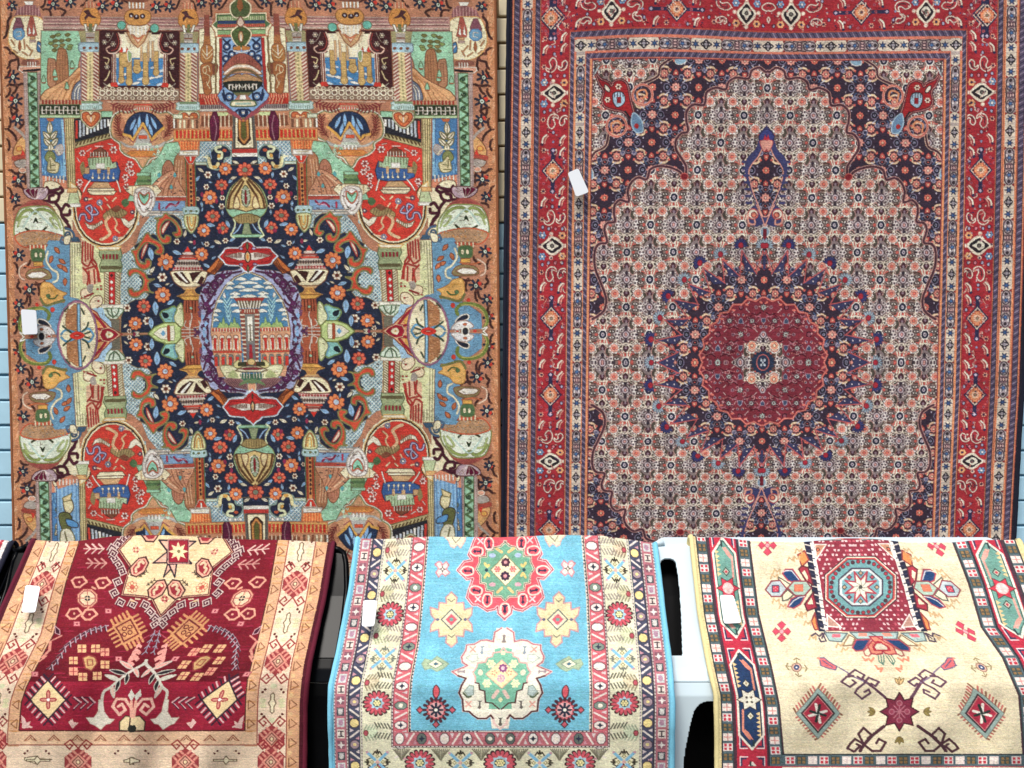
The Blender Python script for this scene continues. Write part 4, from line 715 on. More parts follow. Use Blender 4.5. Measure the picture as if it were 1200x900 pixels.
def palB(h, x, y, ud=True):
    R_ = (lambda p: np.c_[x+num(p)[:, 0], y+num(p)[:, 1]]) if ud else (lambda p: np.c_[x+num(p)[:, 1], y+num(p)[:, 0]])
    h.S(R_('-15 0 -9 -4 -4 -9 0 -11 6 -9 11 -4 15 0 11 4 6 9 0 11 -4 9 -9 4'), 'cream', '#E9D2B8', 1)
    h.S(R_('-11 0 -5 -5 0 -8.5 6 -5.5 11.5 0 6 5.5 0 8.5 -5 5'), 'dk'); h.S(R_('-6 -2 -2 -5 1 -5.5 3 -3 8 0 3 3 1 5.5 -2 5 -6 2'), '#E3DCC6'); h.E(x, y, 2, 2, '#6C6A60', 'dk', .8)
    for (a, b) in [(-16, 0), (16, 0), (-1, -14), (-1, 14)]: h.E(*R_([a, b])[0], 2.3, 2.3, 'cream', 'pk', .8, n=8)
    for (a, b, c) in [(-11.5, -12.5, 'bl'), (-11.5, 12.5, 'bl'), (12, -12, 'org'), (12, 12, 'org')]:
        p = R_([a, b])[0]; h.daisy(p[0], p[1], 4.6, 6, '#7FA4C6' if c == 'bl' else '#EDB07A', c, 'w' if c == 'bl' else 'navy')
def boteh(h, x, y, s, a, c='#F0DEC8', fill='#A8333A'):
    p = np.array([[0, 9], [-4, 6], [-5, 0], [-3, -6], [2, -9], [7, -7], [8, -3], [4, -5], [2, -2], [4, 4]])*s
    ca, sa = math.cos(a), math.sin(a)
    h.S(np.c_[x+p[:, 0]*ca-p[:, 1]*sa, y+p[:, 0]*sa+p[:, 1]*ca], fill, c, 1.3); h.C(np.c_[x+p[1:5, 0]*.4*ca-p[1:5, 1]*.5*sa, y+p[1:5, 0]*.4*sa+p[1:5, 1]*.5*ca], '#4A2A30', 1.2)
def small(h, x, y, k):
    c = ['#E9A58C', '#F0DEC8', '#A7A6BE', '#E0C06A', '#7A8FB4', '#D9808A'][k % 6]
    if k % 3 == 0: h.daisy(x, y, 3.2, 6, c, '#7A1F28', 'navy')
    elif k % 3 == 1:
        h.C([x-3, y+5, x-2, y-1, x+2, y-5], 'cream', 2); h.C([x, y+5, x+1, y, x+4, y-4], 'pk', 1.4); h.E(x-3, y+6, 1.8, 1.8, 'navy', n=7)
    else: h.E(x, y, 2, 2.4, c, '#5A1A24', .8, n=8)
def floral_v(h, x0, x1, ys, y0, y1):
    """cream guard with dark medallions, blue florets and lace"""
    h.R(x0, y0, x1, y1, '#B5A69E'); x = (x0+x1)/2; w = (x1-x0)/2
    for i in range(len(ys)-1):
        a, b = ys[i], ys[i+1]; d = b-a
        T = lambda t: a+d*t
        for s in (0, 1):
            c = T(.17) if s == 0 else T(.83); h.R(x0, c-6, x1, c+6, '#DCCDB8'); h.star(x, c, 4.2, 1.5, 6, '#3D5F8C', '#24345A', .8)
            for g in (-1, 1): h.P([x+g*w, c-(8 if s else -8), x+g*(w-3), c-(6 if s else -6), x+g*w, c-(4 if s else -4)], '#8C2A30')
        for t in (.34, .66):
            h.E(x, T(t), w*.82, d*.1, '#A3989C', '#3A3036', 1, n=14); h.E(x, T(t)+(d*.05 if t > .5 else -d*.05), 2, 2.2, '#332B30', n=8); h.star(x, T(t)+(-d*.04 if t > .5 else d*.04), 3.4, 1.5, 5, '#4A74A6', '#26304C', .6)
            for g in (-1, 1): h.E(x+g*w*.5, T(t), 1.2, 2, '#E6DDD6', n=7)
        h.R(x-w*.6, T(.45), x+w*.6, T(.55), '#7A6068'); 
        for g in (-1, 0, 1): h.E(x+g*w*.5, T(.5), 1.6, 2.4, '#D9B4AE', '#3E2C34', .7, n=8)
        for g in (-1, 1): h.L([x+g*w*.9, T(.4), x+g*w*.75, T(.5), x+g*w*.9, T(.6)], '#33262C', 1.2)
    for a in ys:
        h.R(x0, a-7.5, x1, a+7.5, '#DCCDB8'); h.S([x-w*.86, a, x-w*.45, a-3.4, x, a-7, x+w*.45, a-3.4, x+w*.86, a, x+w*.45, a+3.4, x, a+7, x-w*.45, a+3.4], '#2B2A30'); h.E(x, a, 2, 2.2, '#9A949A', n=8)
        for g in ((-3, 0), (3, 0), (0, -4), (0, 4)): h.E(x+g[0], a+g[1], 1, 1, '#C9C2BE', n=6)
def field_rug():
    q = field_quarter(); left = np.concatenate([q, q[::-1]], 0)
    h = Loom(-306, -46, 0, 896, B_SS, None, PB); h.a = left[:h.h].copy(); h.h = h.a.shape[0]
    # borders in the rug's own coordinates: u from the axis, v down
    hl = {}
    def V(u0, u1, f): h.R(u0, -46, u1, 900, f)
    V(-266, -232.5, 'red')
    rng = np.random.RandomState(5)
    h.R(-270, -46, 0, 36, 'red')
    for k in range(1100):
        a, b = (rng.uniform(-266, -234), rng.uniform(0, 896)) if k > 350 else (rng.uniform(-266, 0), rng.uniform(-10, 36))
        h.L([a, b, a+rng.uniform(1, 5), b], rng.choice(['#8C1F2B', '#B8343A', '#96262F', '#B23A3E']), .9)
    D = [20, 200, 373, 463.5, 640]; Pm = [109, 288, 549, 728]
    xb = -249.5
    for y in D:
        for e in range(26): h.E(xb+rng.uniform(-15, 15), y+rng.uniform(-24, 24), 1.3, 1.3, rng.choice(['#8E2A38', '#7A2434', '#C65A58']), n=6)
        diaB(h, xb, y)
        for (a, b, k) in [(-11, -24, 0), (11, -22, 1), (-11, 24, 0), (11, 23, 4), (-10, -37, 1), (11, -36, 1), (-10, 37, 1), (11, 36, 1), (13, 10, 2), (13, -10, 2)]: small(h, xb+a, y+b, k)
    for y in Pm:
        palB(h, xb, y)
        for s in (-1, 1):
            boteh(h, xb-2, y+s*33, .95*s, 0 if s > 0 else 0); boteh(h, xb+11, y+s*32, .7*s, .3)
            for (a, b, k) in [(-4, 20, 2), (4, 20, 5), (-12, 31, 0), (-11, 22, 2), (0, 46, 2), (12, 20, 2)]: small(h, xb+a, y+s*b, k)
    diaB(h, -256+2, 20, True); 
    for (x, t) in [(-184, 'P'), (-108, 'D'), (-26, 'P')]:
        if t == 'D': diaB(h, x, 15, False, up=30); [small(h, x+a, 15+b, k) for (a, b, k) in [(-22, -12, 1), (22, -12, 1), (-24, 14, 1), (24, 14, 1), (-12, 16, 0), (13, 17, 2), (-38, 10, 2), (38, 8, 2)]]
        else:
            palB(h, x, 16, False)
            for s in (-1, 1): boteh(h, x+s*27, 8, 1.0, 1.4*s); boteh(h, x+s*30, 25, .7, -1.2*s); small(h, x+s*38, 28, 0); small(h, x+s*20, 30, 2); small(h, x+s*36, 1, 2)
    for (a, b, k) in [(-222, 4, 1), (-222, 28, 1), (-212, 18, 2), (-236, 30, 0), (-236, 8, 2)]: small(h, a, b, k)
    for y in range(-40, 0, 7): h.R(-300, y, 0, y+2, '#7A5060')
    for k in range(420):                                            # small buds between the large flowers
        a, b = (rng.uniform(-264, -235), rng.uniform(40, 896)) if k > 130 else (rng.uniform(-262, -2), rng.uniform(-8, 34))
        h.E(a, b, rng.uniform(.8, 1.5), rng.uniform(.8, 1.6), rng.choice(['#E8C8B4', '#6A2030', '#D98C7C', '#4A3050', '#C8A0A0']), n=6)
        if k % 4 == 0: h.C([a, b, a+rng.uniform(-2, 2), b+3, a+rng.uniform(-4, 4), b+5], rng.choice(['#E9CDB8', '#5C1A28', '#D08878']), 1)
    # guards
    def guard(u0, u1, c='#544A60'):
        h.R(u0, -46, u1, 900, '#544A60'); n = int(940/4.2)
        for k in range(n): h.L([u0+.6, -44+k*4.2, u1-.6, -41+k*4.2], '#8E8296' if k % 2 else '#332D44', 1.2)
        h.L([u0, -46, u0, 900], '#2B2438', .7); h.L([u1, -46, u1, 900], '#2B2438', .7)
    def hguard(v0, v1, u0):
        h.R(u0, v0, 0, v1, '#544A60')
        for k in range(int(-u0/4.2)): h.L([u0+k*4.2, v1-.6, u0+3+k*4.2, v0+.6], '#8E8296' if k % 2 else '#332D44', 1.2)
    h.R(-306, -46, -299.5, 900, '#1E1D28')
    h.R(-299.5, -46, -266, 900, 'org'); guard(-297, -291); floral_v(h, -287.5, -275.5, [-11.5+83*k for k in range(12)], -46, 900); guard(-272, -267)
    for u in (-299, -290, -274, -265.6): h.L([u, -46, u, 900], '#A8483C', .8)
    h.R(-232.5, 36, -205, 900, 'org'); h.R(-232.5, 36, 0, 71, '#D77A62')
    guard2 = [(-231, -226.5), (-212.5, -208)]
    hguard(38, 44.5, -231); hguard(63.5, 69.5, -212.5)
    for (a, b) in guard2:
        h.R(a, 38 if a < -220 else 63.5, b, 900, '#544A60')
        for k in range(210):
            y = (38 if a < -220 else 63.5)+k*4.2; h.L([a+.6, y, b-.6, y+3], '#8E8296' if k % 2 else '#332D44', 1.2)
    ys = [-13+82.5*k for k in range(12)]; floral_v(h, -224, -213.5, [54]+[71.5+83*k+1 for k in range(1, 11)], 48, 900)
    # horizontal floral band: laid out as a vertical one, then turned
    t = Loom(0, -226, 13.5, 0, B_SS, None, PB); floral_v(t, 0, 13.5, [-219+0, -146, -73, 0], -226, 1)
    b = np.transpose(t.a, (1, 0, 2)); y0 = int((48-h.v0)*B_SS); x0 = h.w-b.shape[1]; h.a[y0:y0+b.shape[0], x0:] = b
    h.R(-232.5, 36, 0, 37.6, '#A8483C'); h.R(-205, 70.5, 0, 71.8, '#8C3A40'); h.L([-205, 70, -205, 900], '#8C3A40', 1)
    h.L([-232.5, 36, -232.5, 900], '#8C2A30', 1)
    return outlined(np.concatenate([h.a, h.a[:, ::-1]], 1), '#4A2E34', .3)
class Drape:
    """where a rug laid over a chair runs in the room: columns of the cloth, its top fold and how far it comes forward"""
    def __init__(s, us, cols, top, depth, v1):
        s.us = np.array(us, float); s.cols = [pl(c) for c in cols]; t = num(top); s.tx, s.ty = t[:, 0], t[:, 1]-632
        yy = np.arange(590, 1010.); dd = np.pad(pl(depth)(yy), 13, mode='edge'); dd = np.convolve(np.convolve(dd, np.ones(13)/13, 'same'), np.ones(15)/15, 'same')[13:-13]; s.depth = lambda y: np.interp(y, yy, dd); s.W = us[-1]; s.v1 = v1
    def xs(s, y): return np.array([c(y) for c in s.cols])
    def wt(s, y): return np.clip(1-(y-632)/90, 0, 1)**2
    def loc(s, p):
        out = []
        for x, y in p:
            X = s.xs(y)
            if x < X[0]: u = s.us[0]+(x-X[0])*1.0
            elif x > X[-1]: u = s.us[-1]+(x-X[-1])*1.0
            else: u = np.interp(x, X, s.us)
            out.append((u, y-np.interp(u, s.tx, s.ty)*s.wt(y)))
        return np.array(out)
    def pic(s, u, v):
        y = v+np.interp(u, s.tx, s.ty)*s.wt(v); x = np.empty_like(u)
        for i in range(u.shape[0]): x[i] = np.interp(u[i], s.us, s.xs(y[i].mean()))
        return x, y
DC = Drape([0, 64, 296, 360], ['600 40 632 37 672 20 712 2 752 -15 792 -31 832 -41 900 -43 960 -43', '600 94 635 92 683 77 743 63 787 40 805 31 823 25 857 22 960 22', '600 328 633 325 693 315 750 302 797 290 815 288 852 287 960 286', '600 392 635 390 700 380 777 363 800 360 823 358 900 357 960 357'],
  '0 633 40 635 64 634 100 629 150 627 200 629 240 632 300 633 360 636', '632 2.54 640 2.5 700 2.40 770 2.30 800 2.275 850 2.265 960 2.26', 968)
DD = Drape([0, 86, 266, 352], ['600 420 631 418 696 409 768 395 803 387 830 386 900 388 960 388', '600 504 628 503 700 497 753 492 796 484 820 482 960 481', '600 680 628 681 700 687 753 689 803 691 960 690', '600 767 635 769 717 778 782 786 825 789 900 788 960 788'],
  '0 631 30 632 86 629 170 630 240 627 290 628 325 633 352 637', '632 2.53 638 2.5 700 2.366 768 2.245 803 2.185 850 2.17 960 2.165', 946)
DE = Drape([0, 72, 312, 384], ['600 806 630 809.5 720 820 775 830 815 839 860 840 960 840', '600 875 634 879 720 890 782 905 826 914 883 919 960 920', '600 1112 634 1116 683 1134 735 1149 771 1174 815 1193 883 1198 960 1199', '600 1192 634 1196 683 1215 735 1234 771 1260 815 1281 900 1290 960 1290'],
  '0 628 12 630 40 630 72 634 130 636 180 631 215 631 260 636 312 636 340 633 384 633', '632 2.53 638 2.5 700 2.38 768 2.26 803 2.21 850 2.19 960 2.185', 938)
R_SS = 1.75
def loomD(D): return Loom(0, 596, D.W, D.v1, R_SS, D.loc)
def red_rug():
    h = loomD(DC); P, S, L, C, E, R = h.P, h.S, h.L, h.C, h.E, h.R; rng = np.random.RandomState(8)
    ident = lambda p: np.asarray(p, float); curved = DC.loc
    h.loc = ident; h.mir = False
    R(0, 590, 360, 990, '#EBD1B2')
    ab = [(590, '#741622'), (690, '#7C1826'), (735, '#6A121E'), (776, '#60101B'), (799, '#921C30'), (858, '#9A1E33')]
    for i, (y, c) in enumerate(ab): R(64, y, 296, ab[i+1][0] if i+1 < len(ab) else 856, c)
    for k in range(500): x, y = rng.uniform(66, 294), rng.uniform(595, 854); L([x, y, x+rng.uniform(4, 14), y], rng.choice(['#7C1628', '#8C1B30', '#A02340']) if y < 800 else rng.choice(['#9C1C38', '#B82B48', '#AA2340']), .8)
    h.mir = True
    R(0, 590, 6, 990, '#4A1420'); R(6, 590, 20, 990, '#D9A47C'); R(51, 590, 64, 875, '#DCAA82'); R(51, 857, 182, 873, '#E6BE98')
    for (a, b, y1) in [(6, 20, 990), (51, 64, 858)]:
        for k in range(70): y = rng.uniform(590, y1); L([a+rng.uniform(0, 9), y, a+rng.uniform(9, 14), y], rng.choice(['#E2B57E', '#C78A52', '#DDA870']), 1.2)
    L([20, 590, 20, 990], '#8A3A30', 1); L([51, 590, 51, 873, 182, 873], '#8A3A30', 1.1); L([64, 590, 64, 856, 181, 857], '#4A2420', 1.3)
    for k in range(17):
        y = 601+k*22.5; L([17, y-5, 17, y+5, 9, y, 15, y-5.5], '#7A4A30', 1); E(16, y+11, 2.5, 2.5, '#E4BC88')
        if y < 850: L([61, y-5, 61, y+5, 54, y, 60, y-5.5], '#7A4A30', 1)
    for k in range(5): x = 76+k*24; L([x-6, 868, x, 861.5, x+6, 868], '#8A4A34', 1.1); L([x-6, 868, x-2, 867, x, 864, x+2, 867, x+6, 868], '#8A4A34', .8)
    def oct_(x, y, s=1.0):
        for g in (-1, 1):
            for k in (-1, 1): L([x, y+k*16*s, x+g*8*s, y+k*26*s, x+g*14*s, y+k*21*s, x+g*9*s, y+k*15*s, x+g*6*s, y+k*19*s, x+g*8.5*s, y+k*21*s], '#8E2A2C', 1.5)
        P([x, y-17*s, x+14*s, y-6*s, x+14*s, y+6*s, x, y+17*s, x-14*s, y+6*s, x-14*s, y-6*s], '#96383A')
        for g in (-1, 1):
            for k in (-1, 1):
                for j in range(3): L([x+g*(2.5+j*3.4)*s, y+k*(10-j*3.6)*s, x+g*(5.4+j*3.4)*s, y+k*(13-j*3.4)*s], '#DE907C', 2.5)
        P([x, y-10*s, x+10*s, y, x, y+10*s, x-10*s, y], '#DE907C'); P([x, y-7*s, x+6*s, y, x, y+7*s, x-6*s, y], '#D8A088', '#6A3A30', 1); E(x, y, 2, 2.4, '#EBD3A6', '#6A3A30', .8)
    def bar(x, y):
        P([x-2, y-10, x, y-12, x+2, y-10, x+2, y-4, x+4, y, x+2, y+4, x+2, y+10, x, y+12, x-2, y+10, x-2, y+4, x-4, y, x-2, y-4], '#F0E2BC', '#5A4632', 1)
        for g in (-1, 1):
            for k in (-1, 1): E(x+g*11, y+k*13, 1.5, 1.5, '#5A2420'); E(x+g*8.5, y+k*16, 1.5, 1.5, '#5A2420'); E(x+g*10, y+k*3, 3.6, 3, '#D8D2A4')
        E(x, y-20, 3.4, 3, '#D2D2A8'); E(x, y+20, 3.4, 3, '#D2D2A8')
    for k in range(5): oct_(35.5, 684+(k-1)*91 if k < 4 else 948); 
    for y in (645, 730, 824): bar(35.5, y)
    for x in (36, 125): oct_(x, 893)
    h.mir = False; P([70, 888, 82, 886, 84, 889, 98, 890, 84, 892, 82, 895, 70, 891], '#F0E2BC', '#5A4632', .9); h.mir = True
    P([72, 890, 80, 890, 83, 886, 86, 890, 96, 890, 96, 892, 86, 892, 83, 896, 80, 892, 72, 892], '#F0E2BC', '#5A4632', 1); P([172, 891, 180, 888, 182, 888, 182, 896, 178, 894, 172, 893], '#F0E2BC', '#5A4632', 1)
    for (x, y) in [(70, 883), (73, 880), (95, 883), (92, 880), (163, 883), (166, 880)]: E(x, y, 1.3, 1.3, '#5A2420')
    h.loc = curved
    # star medallion with key fret
    def fret(x, y, a, s=4.4, c='#D9C3B4'):
        ca, sa = math.cos(a), math.sin(a); q = np.array([[-1, 1], [-1, -1], [1, -1], [1, .7], [-.4, .7], [-.4, -.3], [.4, -.3], [.4, .2]])*s
        P(np.array([[x+ca*i*s*1.15-sa*j*s*1.15, y+sa*i*s*1.15+ca*j*s*1.15] for i, j in ((-1, -1), (1, -1), (1, 1), (-1, 1))]), '#4A1626'); L(np.c_[x+q[:, 0]*ca-q[:, 1]*sa, y+q[:, 0]*sa+q[:, 1]*ca], c, 1.1)
    for (x, y, a) in [(139, 637, .6), (132, 643, .6), (146, 631, .6), (134, 654, 1), (139, 661, 1), (143, 669, 1.2), (138, 682, -.4), (134, 695, -.5), (141, 706, .5), (155, 708, .5), (170, 709, .5), (176, 717, .8), (182, 725, .8), (190, 731, .8), (133, 648, .6), (150, 628, .6)]: fret(x, y, a)
    st = '215 600 168 612 139.5 644 153 664 143 697 170 699.5 178 702 188 722 240 640'
    P(st, '#E6C99A'); L(num(st)[1:-1], '#4A1C22', 3); L(num(st)[1:-1], '#D9A080', .8)
    for k in range(60): x, y = rng.uniform(150, 205), rng.uniform(632, 704); L([x, y, x+rng.uniform(2, 8), y+rng.uniform(-2, 2)], rng.choice(['#EFD9AE', '#D9B884', '#E9C592', '#D6C8A0']), 1.6)
    h.daisy(160, 644, 4.6, 4, '#D9A48C', '#9A4A3C', '#E6C99A'); h.daisy(155, 688, 6.6, 8, '#E6C99A', '#B0503C', '#C0584A', '#A8402F'); h.mir = False; h.daisy(193, 702, 4.8, 4, '#D98878', '#8A2A2A', '#E6C99A'); h.mir = True
    for (x, y, a) in [(163, 663.5, -.55), (184, 690, -.5)]:
        ca, sa = math.cos(a), math.sin(a); T = lambda q: np.c_[x+num(q)[:, 0]*ca-num(q)[:, 1]*sa, y+num(q)[:, 0]*sa+num(q)[:, 1]*ca]
        P(T('-13 4 -10 -4 5 -8 13 -5 12 3 2 9 -9 9'), '#E4A48A', '#3A1C1C', 1.6); P(T('-10 4 -7 -2 4 -5.5 10 -3 9 2 1 6 -7 6'), '#9A2A34'); C(T('-6 4 -4 0 0 0 2 -3 6 -3 7 0'), '#DCC09A', 2.6)
    for (x, y) in [(167, 672), (176, 682)]: h.sprig([x-4, y+4, x+5, y-2], '#3A3026', 1, 2.5, 3, 1)
    P('166 627 172 634 181 634.5 186 627', '#E4A48A', '#3A1C1C', 1.5); P('170 627 174 631 180 631 183 627', '#9A2A34')
    for t in ('187 632.5 197 646 201 633', '180 659.5 197 646 196 659.5', '192 676 197 660.5 206 661'): P(t, '#E6B096', '#221A26', 1.7)
    h.mir = False
    R(198, 632, 221, 659.5, '#96202F', '#221A26', 1.5); h.star(209.5, 646, 11.5, 6, 8, '#EBD0A0'); E(210, 646, 1.8, 2.2, '#7A6A4A'); R(197.5, 632, 221.5, 660, None, '#E0A090', .8); h.mir = True
    # branches, flowers
    for (x, y, c) in [(109, 643, '#D9B4A4'), (112, 660, '#C98C80')]:
        L([x-11, y, x+12, y], c, 1.3)
        for k in range(3): L([x-9+k*8, y-5.5, x-3+k*8, y, x-9+k*8, y+5.5], c, 1.7)
    for (x, y, a, b) in [(93, 682, -1, -1), (121, 683, 1, -1), (87, 719, -1, 1), (105, 720, 1, 1)]:
        P([x-9, y+b*2, x-5, y-5, x+4, y-6, x+9, y, x+3, y+4, x+1, y+6, x-5, y+6], '#7A1C2A', '#E0A084', 2.2); E(x, y, 1.4, 1.4, '#E0A084')
    h.oct(102.5, 701, 11.5, '#E0A084', '#B05C50', .8, ry=10.5); h.oct(102.5, 701, 9, '#E6C6A0', '#8A2A34', 1, ry=8.4); L('102.5 690 102.5 712', '#B05C50', 1); L('90 701 115 701', '#B05C50', .9); E(102.5, 701, 3.4, 3.4, '#222026'); L('99 701 106 701', '#E6C6A0', .9); L('102.5 697.5 102.5 704.5', '#E6C6A0', .9); L('104 712 98 718', '#E0A084', 2); L('108 688 112 690', '#E0A084', 2)
    for (x, y) in [(90, 731), (127, 716), (41, 790), (139, 772)]: R(x-3.6, y-2.6, x+3.6, y+2.6, '#D98A86', '#A04450', .7); E(x, y, 1.3, 1, '#8C2034')
    # comb squares
    ca = -.5; cx, cy = 149, 739
    for g in range(5):
        for s in (-1, 1):
            t = (g-2)*5.2
            for (a, b) in ((t, s), (None, None)):
                if a is None: continue
                p = [(a, s*11), (a, s*20)]; L(np.array([[cx+x*math.cos(ca)-y*math.sin(ca), cy+x*math.sin(ca)+y*math.cos(ca)] for x, y in p]), '#C98C5C', 2.6)
                p = [(s*11, a), (s*20, a)]; L(np.array([[cx+x*math.cos(ca)-y*math.sin(ca), cy+x*math.sin(ca)+y*math.cos(ca)] for x, y in p]), '#C98C5C', 2.6)
    for r, f, l in ((13, '#C98C5C', None), (10, '#7A2A2A', '#5A1C20'), (8.6, '#C98C5C', None)):
        P(np.array([[cx+x*math.cos(ca)-y*math.sin(ca), cy+x*math.sin(ca)+y*math.cos(ca)] for x, y in ((-r, -r), (r, -r), (r, r), (-r, r))]), f, l, .8)
    for (a, b) in ((-3.6, -3.6), (3.6, -3.6), (-3.6, 3.6), (3.6, 3.6)): E(cx+a*.9, cy+b*.9-a*.3, 2.5, 2.2, None, '#5A1C20', 1)
    # chevron trail
    L('127 733 104 740 78 757 65 778 58 784', '#B09AA0', 1.1)
    for (x, y, a) in [(124, 733, -.3), (118, 733.5, -.3), (112, 735, -.3), (106, 737, -.4), (100, 740, -.7), (94, 743, -.7), (88, 747, -.7), (82, 752, -.7), (76, 758, -.8), (72, 765, -.9), (67, 772, -.9), (61, 779, -.9)]:
        L([x-6*math.cos(a)-2, y+5, x, y, x+1, y+6], '#B09AA0', 1.3); L([x-6*math.cos(a)-3, y+6, x-1, y+1, x, y+7], '#221822', .9)
    for (x, y) in [(96, 760), (112, 760), (123, 764), (86, 774), (123, 779), (86, 787), (97, 793), (114, 792)]:
        R(x-5, y-4.5, x+5, y+4.5, '#E09478' if (x+y) % 2 else '#D9A878'); L([x-4, y, x+4, y], '#8A2A34', .9); L([x, y-4, x, y+4], '#8A2A34', .9)
    P('97 771 104 768 111 770 114 777 107 786 100 783', '#C9A068', '#8A3A34', 1.4); P('102 773 108 773 109 779 103 780', '#C9A068', '#8A3A34', 1)
    P('70 738 66 735 64 733 65 742 70 744', '#3A1824', '#C9A0A0', .8); L('62 750 72 745', '#C98070', 2); L('50 770 58 762 59 752', '#D08874', 3); L('46 775 54 769', '#D08874', 2)
    # tree and vase
    L('188 738 166 749 159 753', '#B04A58', .9); h.sprig('187 739 184 752 180 764', '#9A98A4', 1, 4, 4, 1); 
    for (x, y, s) in [(163, 757, 4), (160, 764, 6), (157, 771, 7), (153, 778, 5)]: S([x-s*1.1, y+s*.7, x-s*.2, y-s*.7, x+s*.9, y, x+s*.4, y+s*.6, x, y+s*.3], '#E3988A')
    C('171 777 158 784 144 793 130 805 121 812 119 830', '#D2CCBA', 3); L('168 778 172 774', '#C8C4B2', 3)
    for (x, y, a, L_, c) in [(156, 784, -2.6, 18, '#E8A494'), (148, 790, -2.9, 20, '#1F1E20'), (140, 797, -2.8, 18, '#C8C4B2'), (150, 789, 1.8, 13, '#1F1E20'), (140, 797, 1.9, 14, '#1F1E20'), (131, 804, 1.4, 14, '#D9B8A4'), (158, 783, 1.2, 11, '#E8A494')]: h.leaf(x, y, L_, 5.4, a, c, '#C8C4B2', .8)
    P('116 820 121 820 122 834 128 842 134 843 129 848 124 849 118 855 111 850 106 848 101 841 110 841 115 834', '#E2DAC6', '#C8B8A4', .6)
    L('154 856 154 830 147 819.5 137 819 132 828 140 837.5 147 832 143 825 138.5 828', '#E6B29C', 3); 
    P('150 815 154 822 158 815 154 808', '#D6D0C0'); P('140 856 140 846 147 839 158 840 158 857', '#E6CE9C', '#3A2420', 1.4); E(153, 854, 3.4, 4.4, '#23261F'); L('154 822 154 840', '#E0A48C', 3)
    # fringed diamonds
    x, y = 56.5, 820
    for k in range(9):
        t = -1+k*.25
        for (a, b, c, d) in ((-30, 0, 0, -33), (0, -33, 30, 0), (30, 0, 0, 33), (0, 33, -30, 0)):
            u = (t+1)/2; px, py = x+(a+(c-a)*u)*.72, y+(b+(d-b)*u)*.72; nx, ny = (a+c)/2, (b+d)/2; n = math.hypot(nx, ny); L([px, py, px+nx/n*8, py+ny/n*8], '#DDB0AC' if k % 2 else '#2B1C2A', 1.9)
    h.dia(x, y, 21, 23, '#E8CC98', '#2B1C2A', 1.8); 
    for g in ((-5, 0), (5, 0), (0, -6), (0, 6)): E(x+g[0], y+g[1], 4.4 if g[0] else 1.9, 4.8 if g[1] else 1.9, '#D08C78', '#9A2A34', 1.1)
    E(x, y, 1.8, 2, '#F4EEE0')
    L('85 818 100 817 106 818', '#2B1C2A', 1); 
    for k in range(3): L([87+k*9, 817, 95+k*8, 823, 87+k*8, 830], '#E0B4B0', 1.5); L([86+k*9, 818, 94+k*8, 824.5, 86+k*8, 832], '#2B1C2A', 1)
    P('25 838 29 842 31 847 36 845 34 850 39 852 26 854', '#DDB4A8'); P('80 846 85 842 86 846 92 847 85 854', '#DDB4A8')
    return h.a
def ring_v(h, x0, x1, y0, y1, bg, cs, per):
    """narrow guard: barred lozenges between slanted sticks"""
    h.R(x0, y0, x1, y1, bg); x = (x0+x1)/2; w = (x1-x0)/2; n = int((y1-y0)/per); rng = np.random.RandomState(int(x0))
    for k in range(n+1):
        y = y0+k*per+per*.3
        h.oct(x, y, w*.8, cs[k % len(cs)], '#3A2A34', .7, ry=per*.2)
        if k % 2 and len(cs) > 2: h.star(x, y, w*.5, w*.2, 4, '#2B3040')
        else: h.E(x, y, w*.3, w*.3, '#F0E6D0' if cs[0] != '#EBD58E' else cs[0], None)
        h.L([x-w*.75, y+per*.36, x+w*.75, y+per*.66] if k % 2 else [x+w*.75, y+per*.36, x-w*.75, y+per*.66], '#E9DCCF', 2)
        h.P([x-w*.8, y+per*.62, x-w*.1, y+per*.72, x-w*.8, y+per*.78] if k % 2 else [x+w*.8, y+per*.62, x+w*.1, y+per*.72, x+w*.8, y+per*.78], '#C9929A')
        h.P([x+w*.8, y+per*.24, x+w*.1, y+per*.34, x+w*.8, y+per*.42] if k % 2 else [x-w*.8, y+per*.24, x-w*.1, y+per*.34, x-w*.8, y+per*.42], '#D9C8C4')
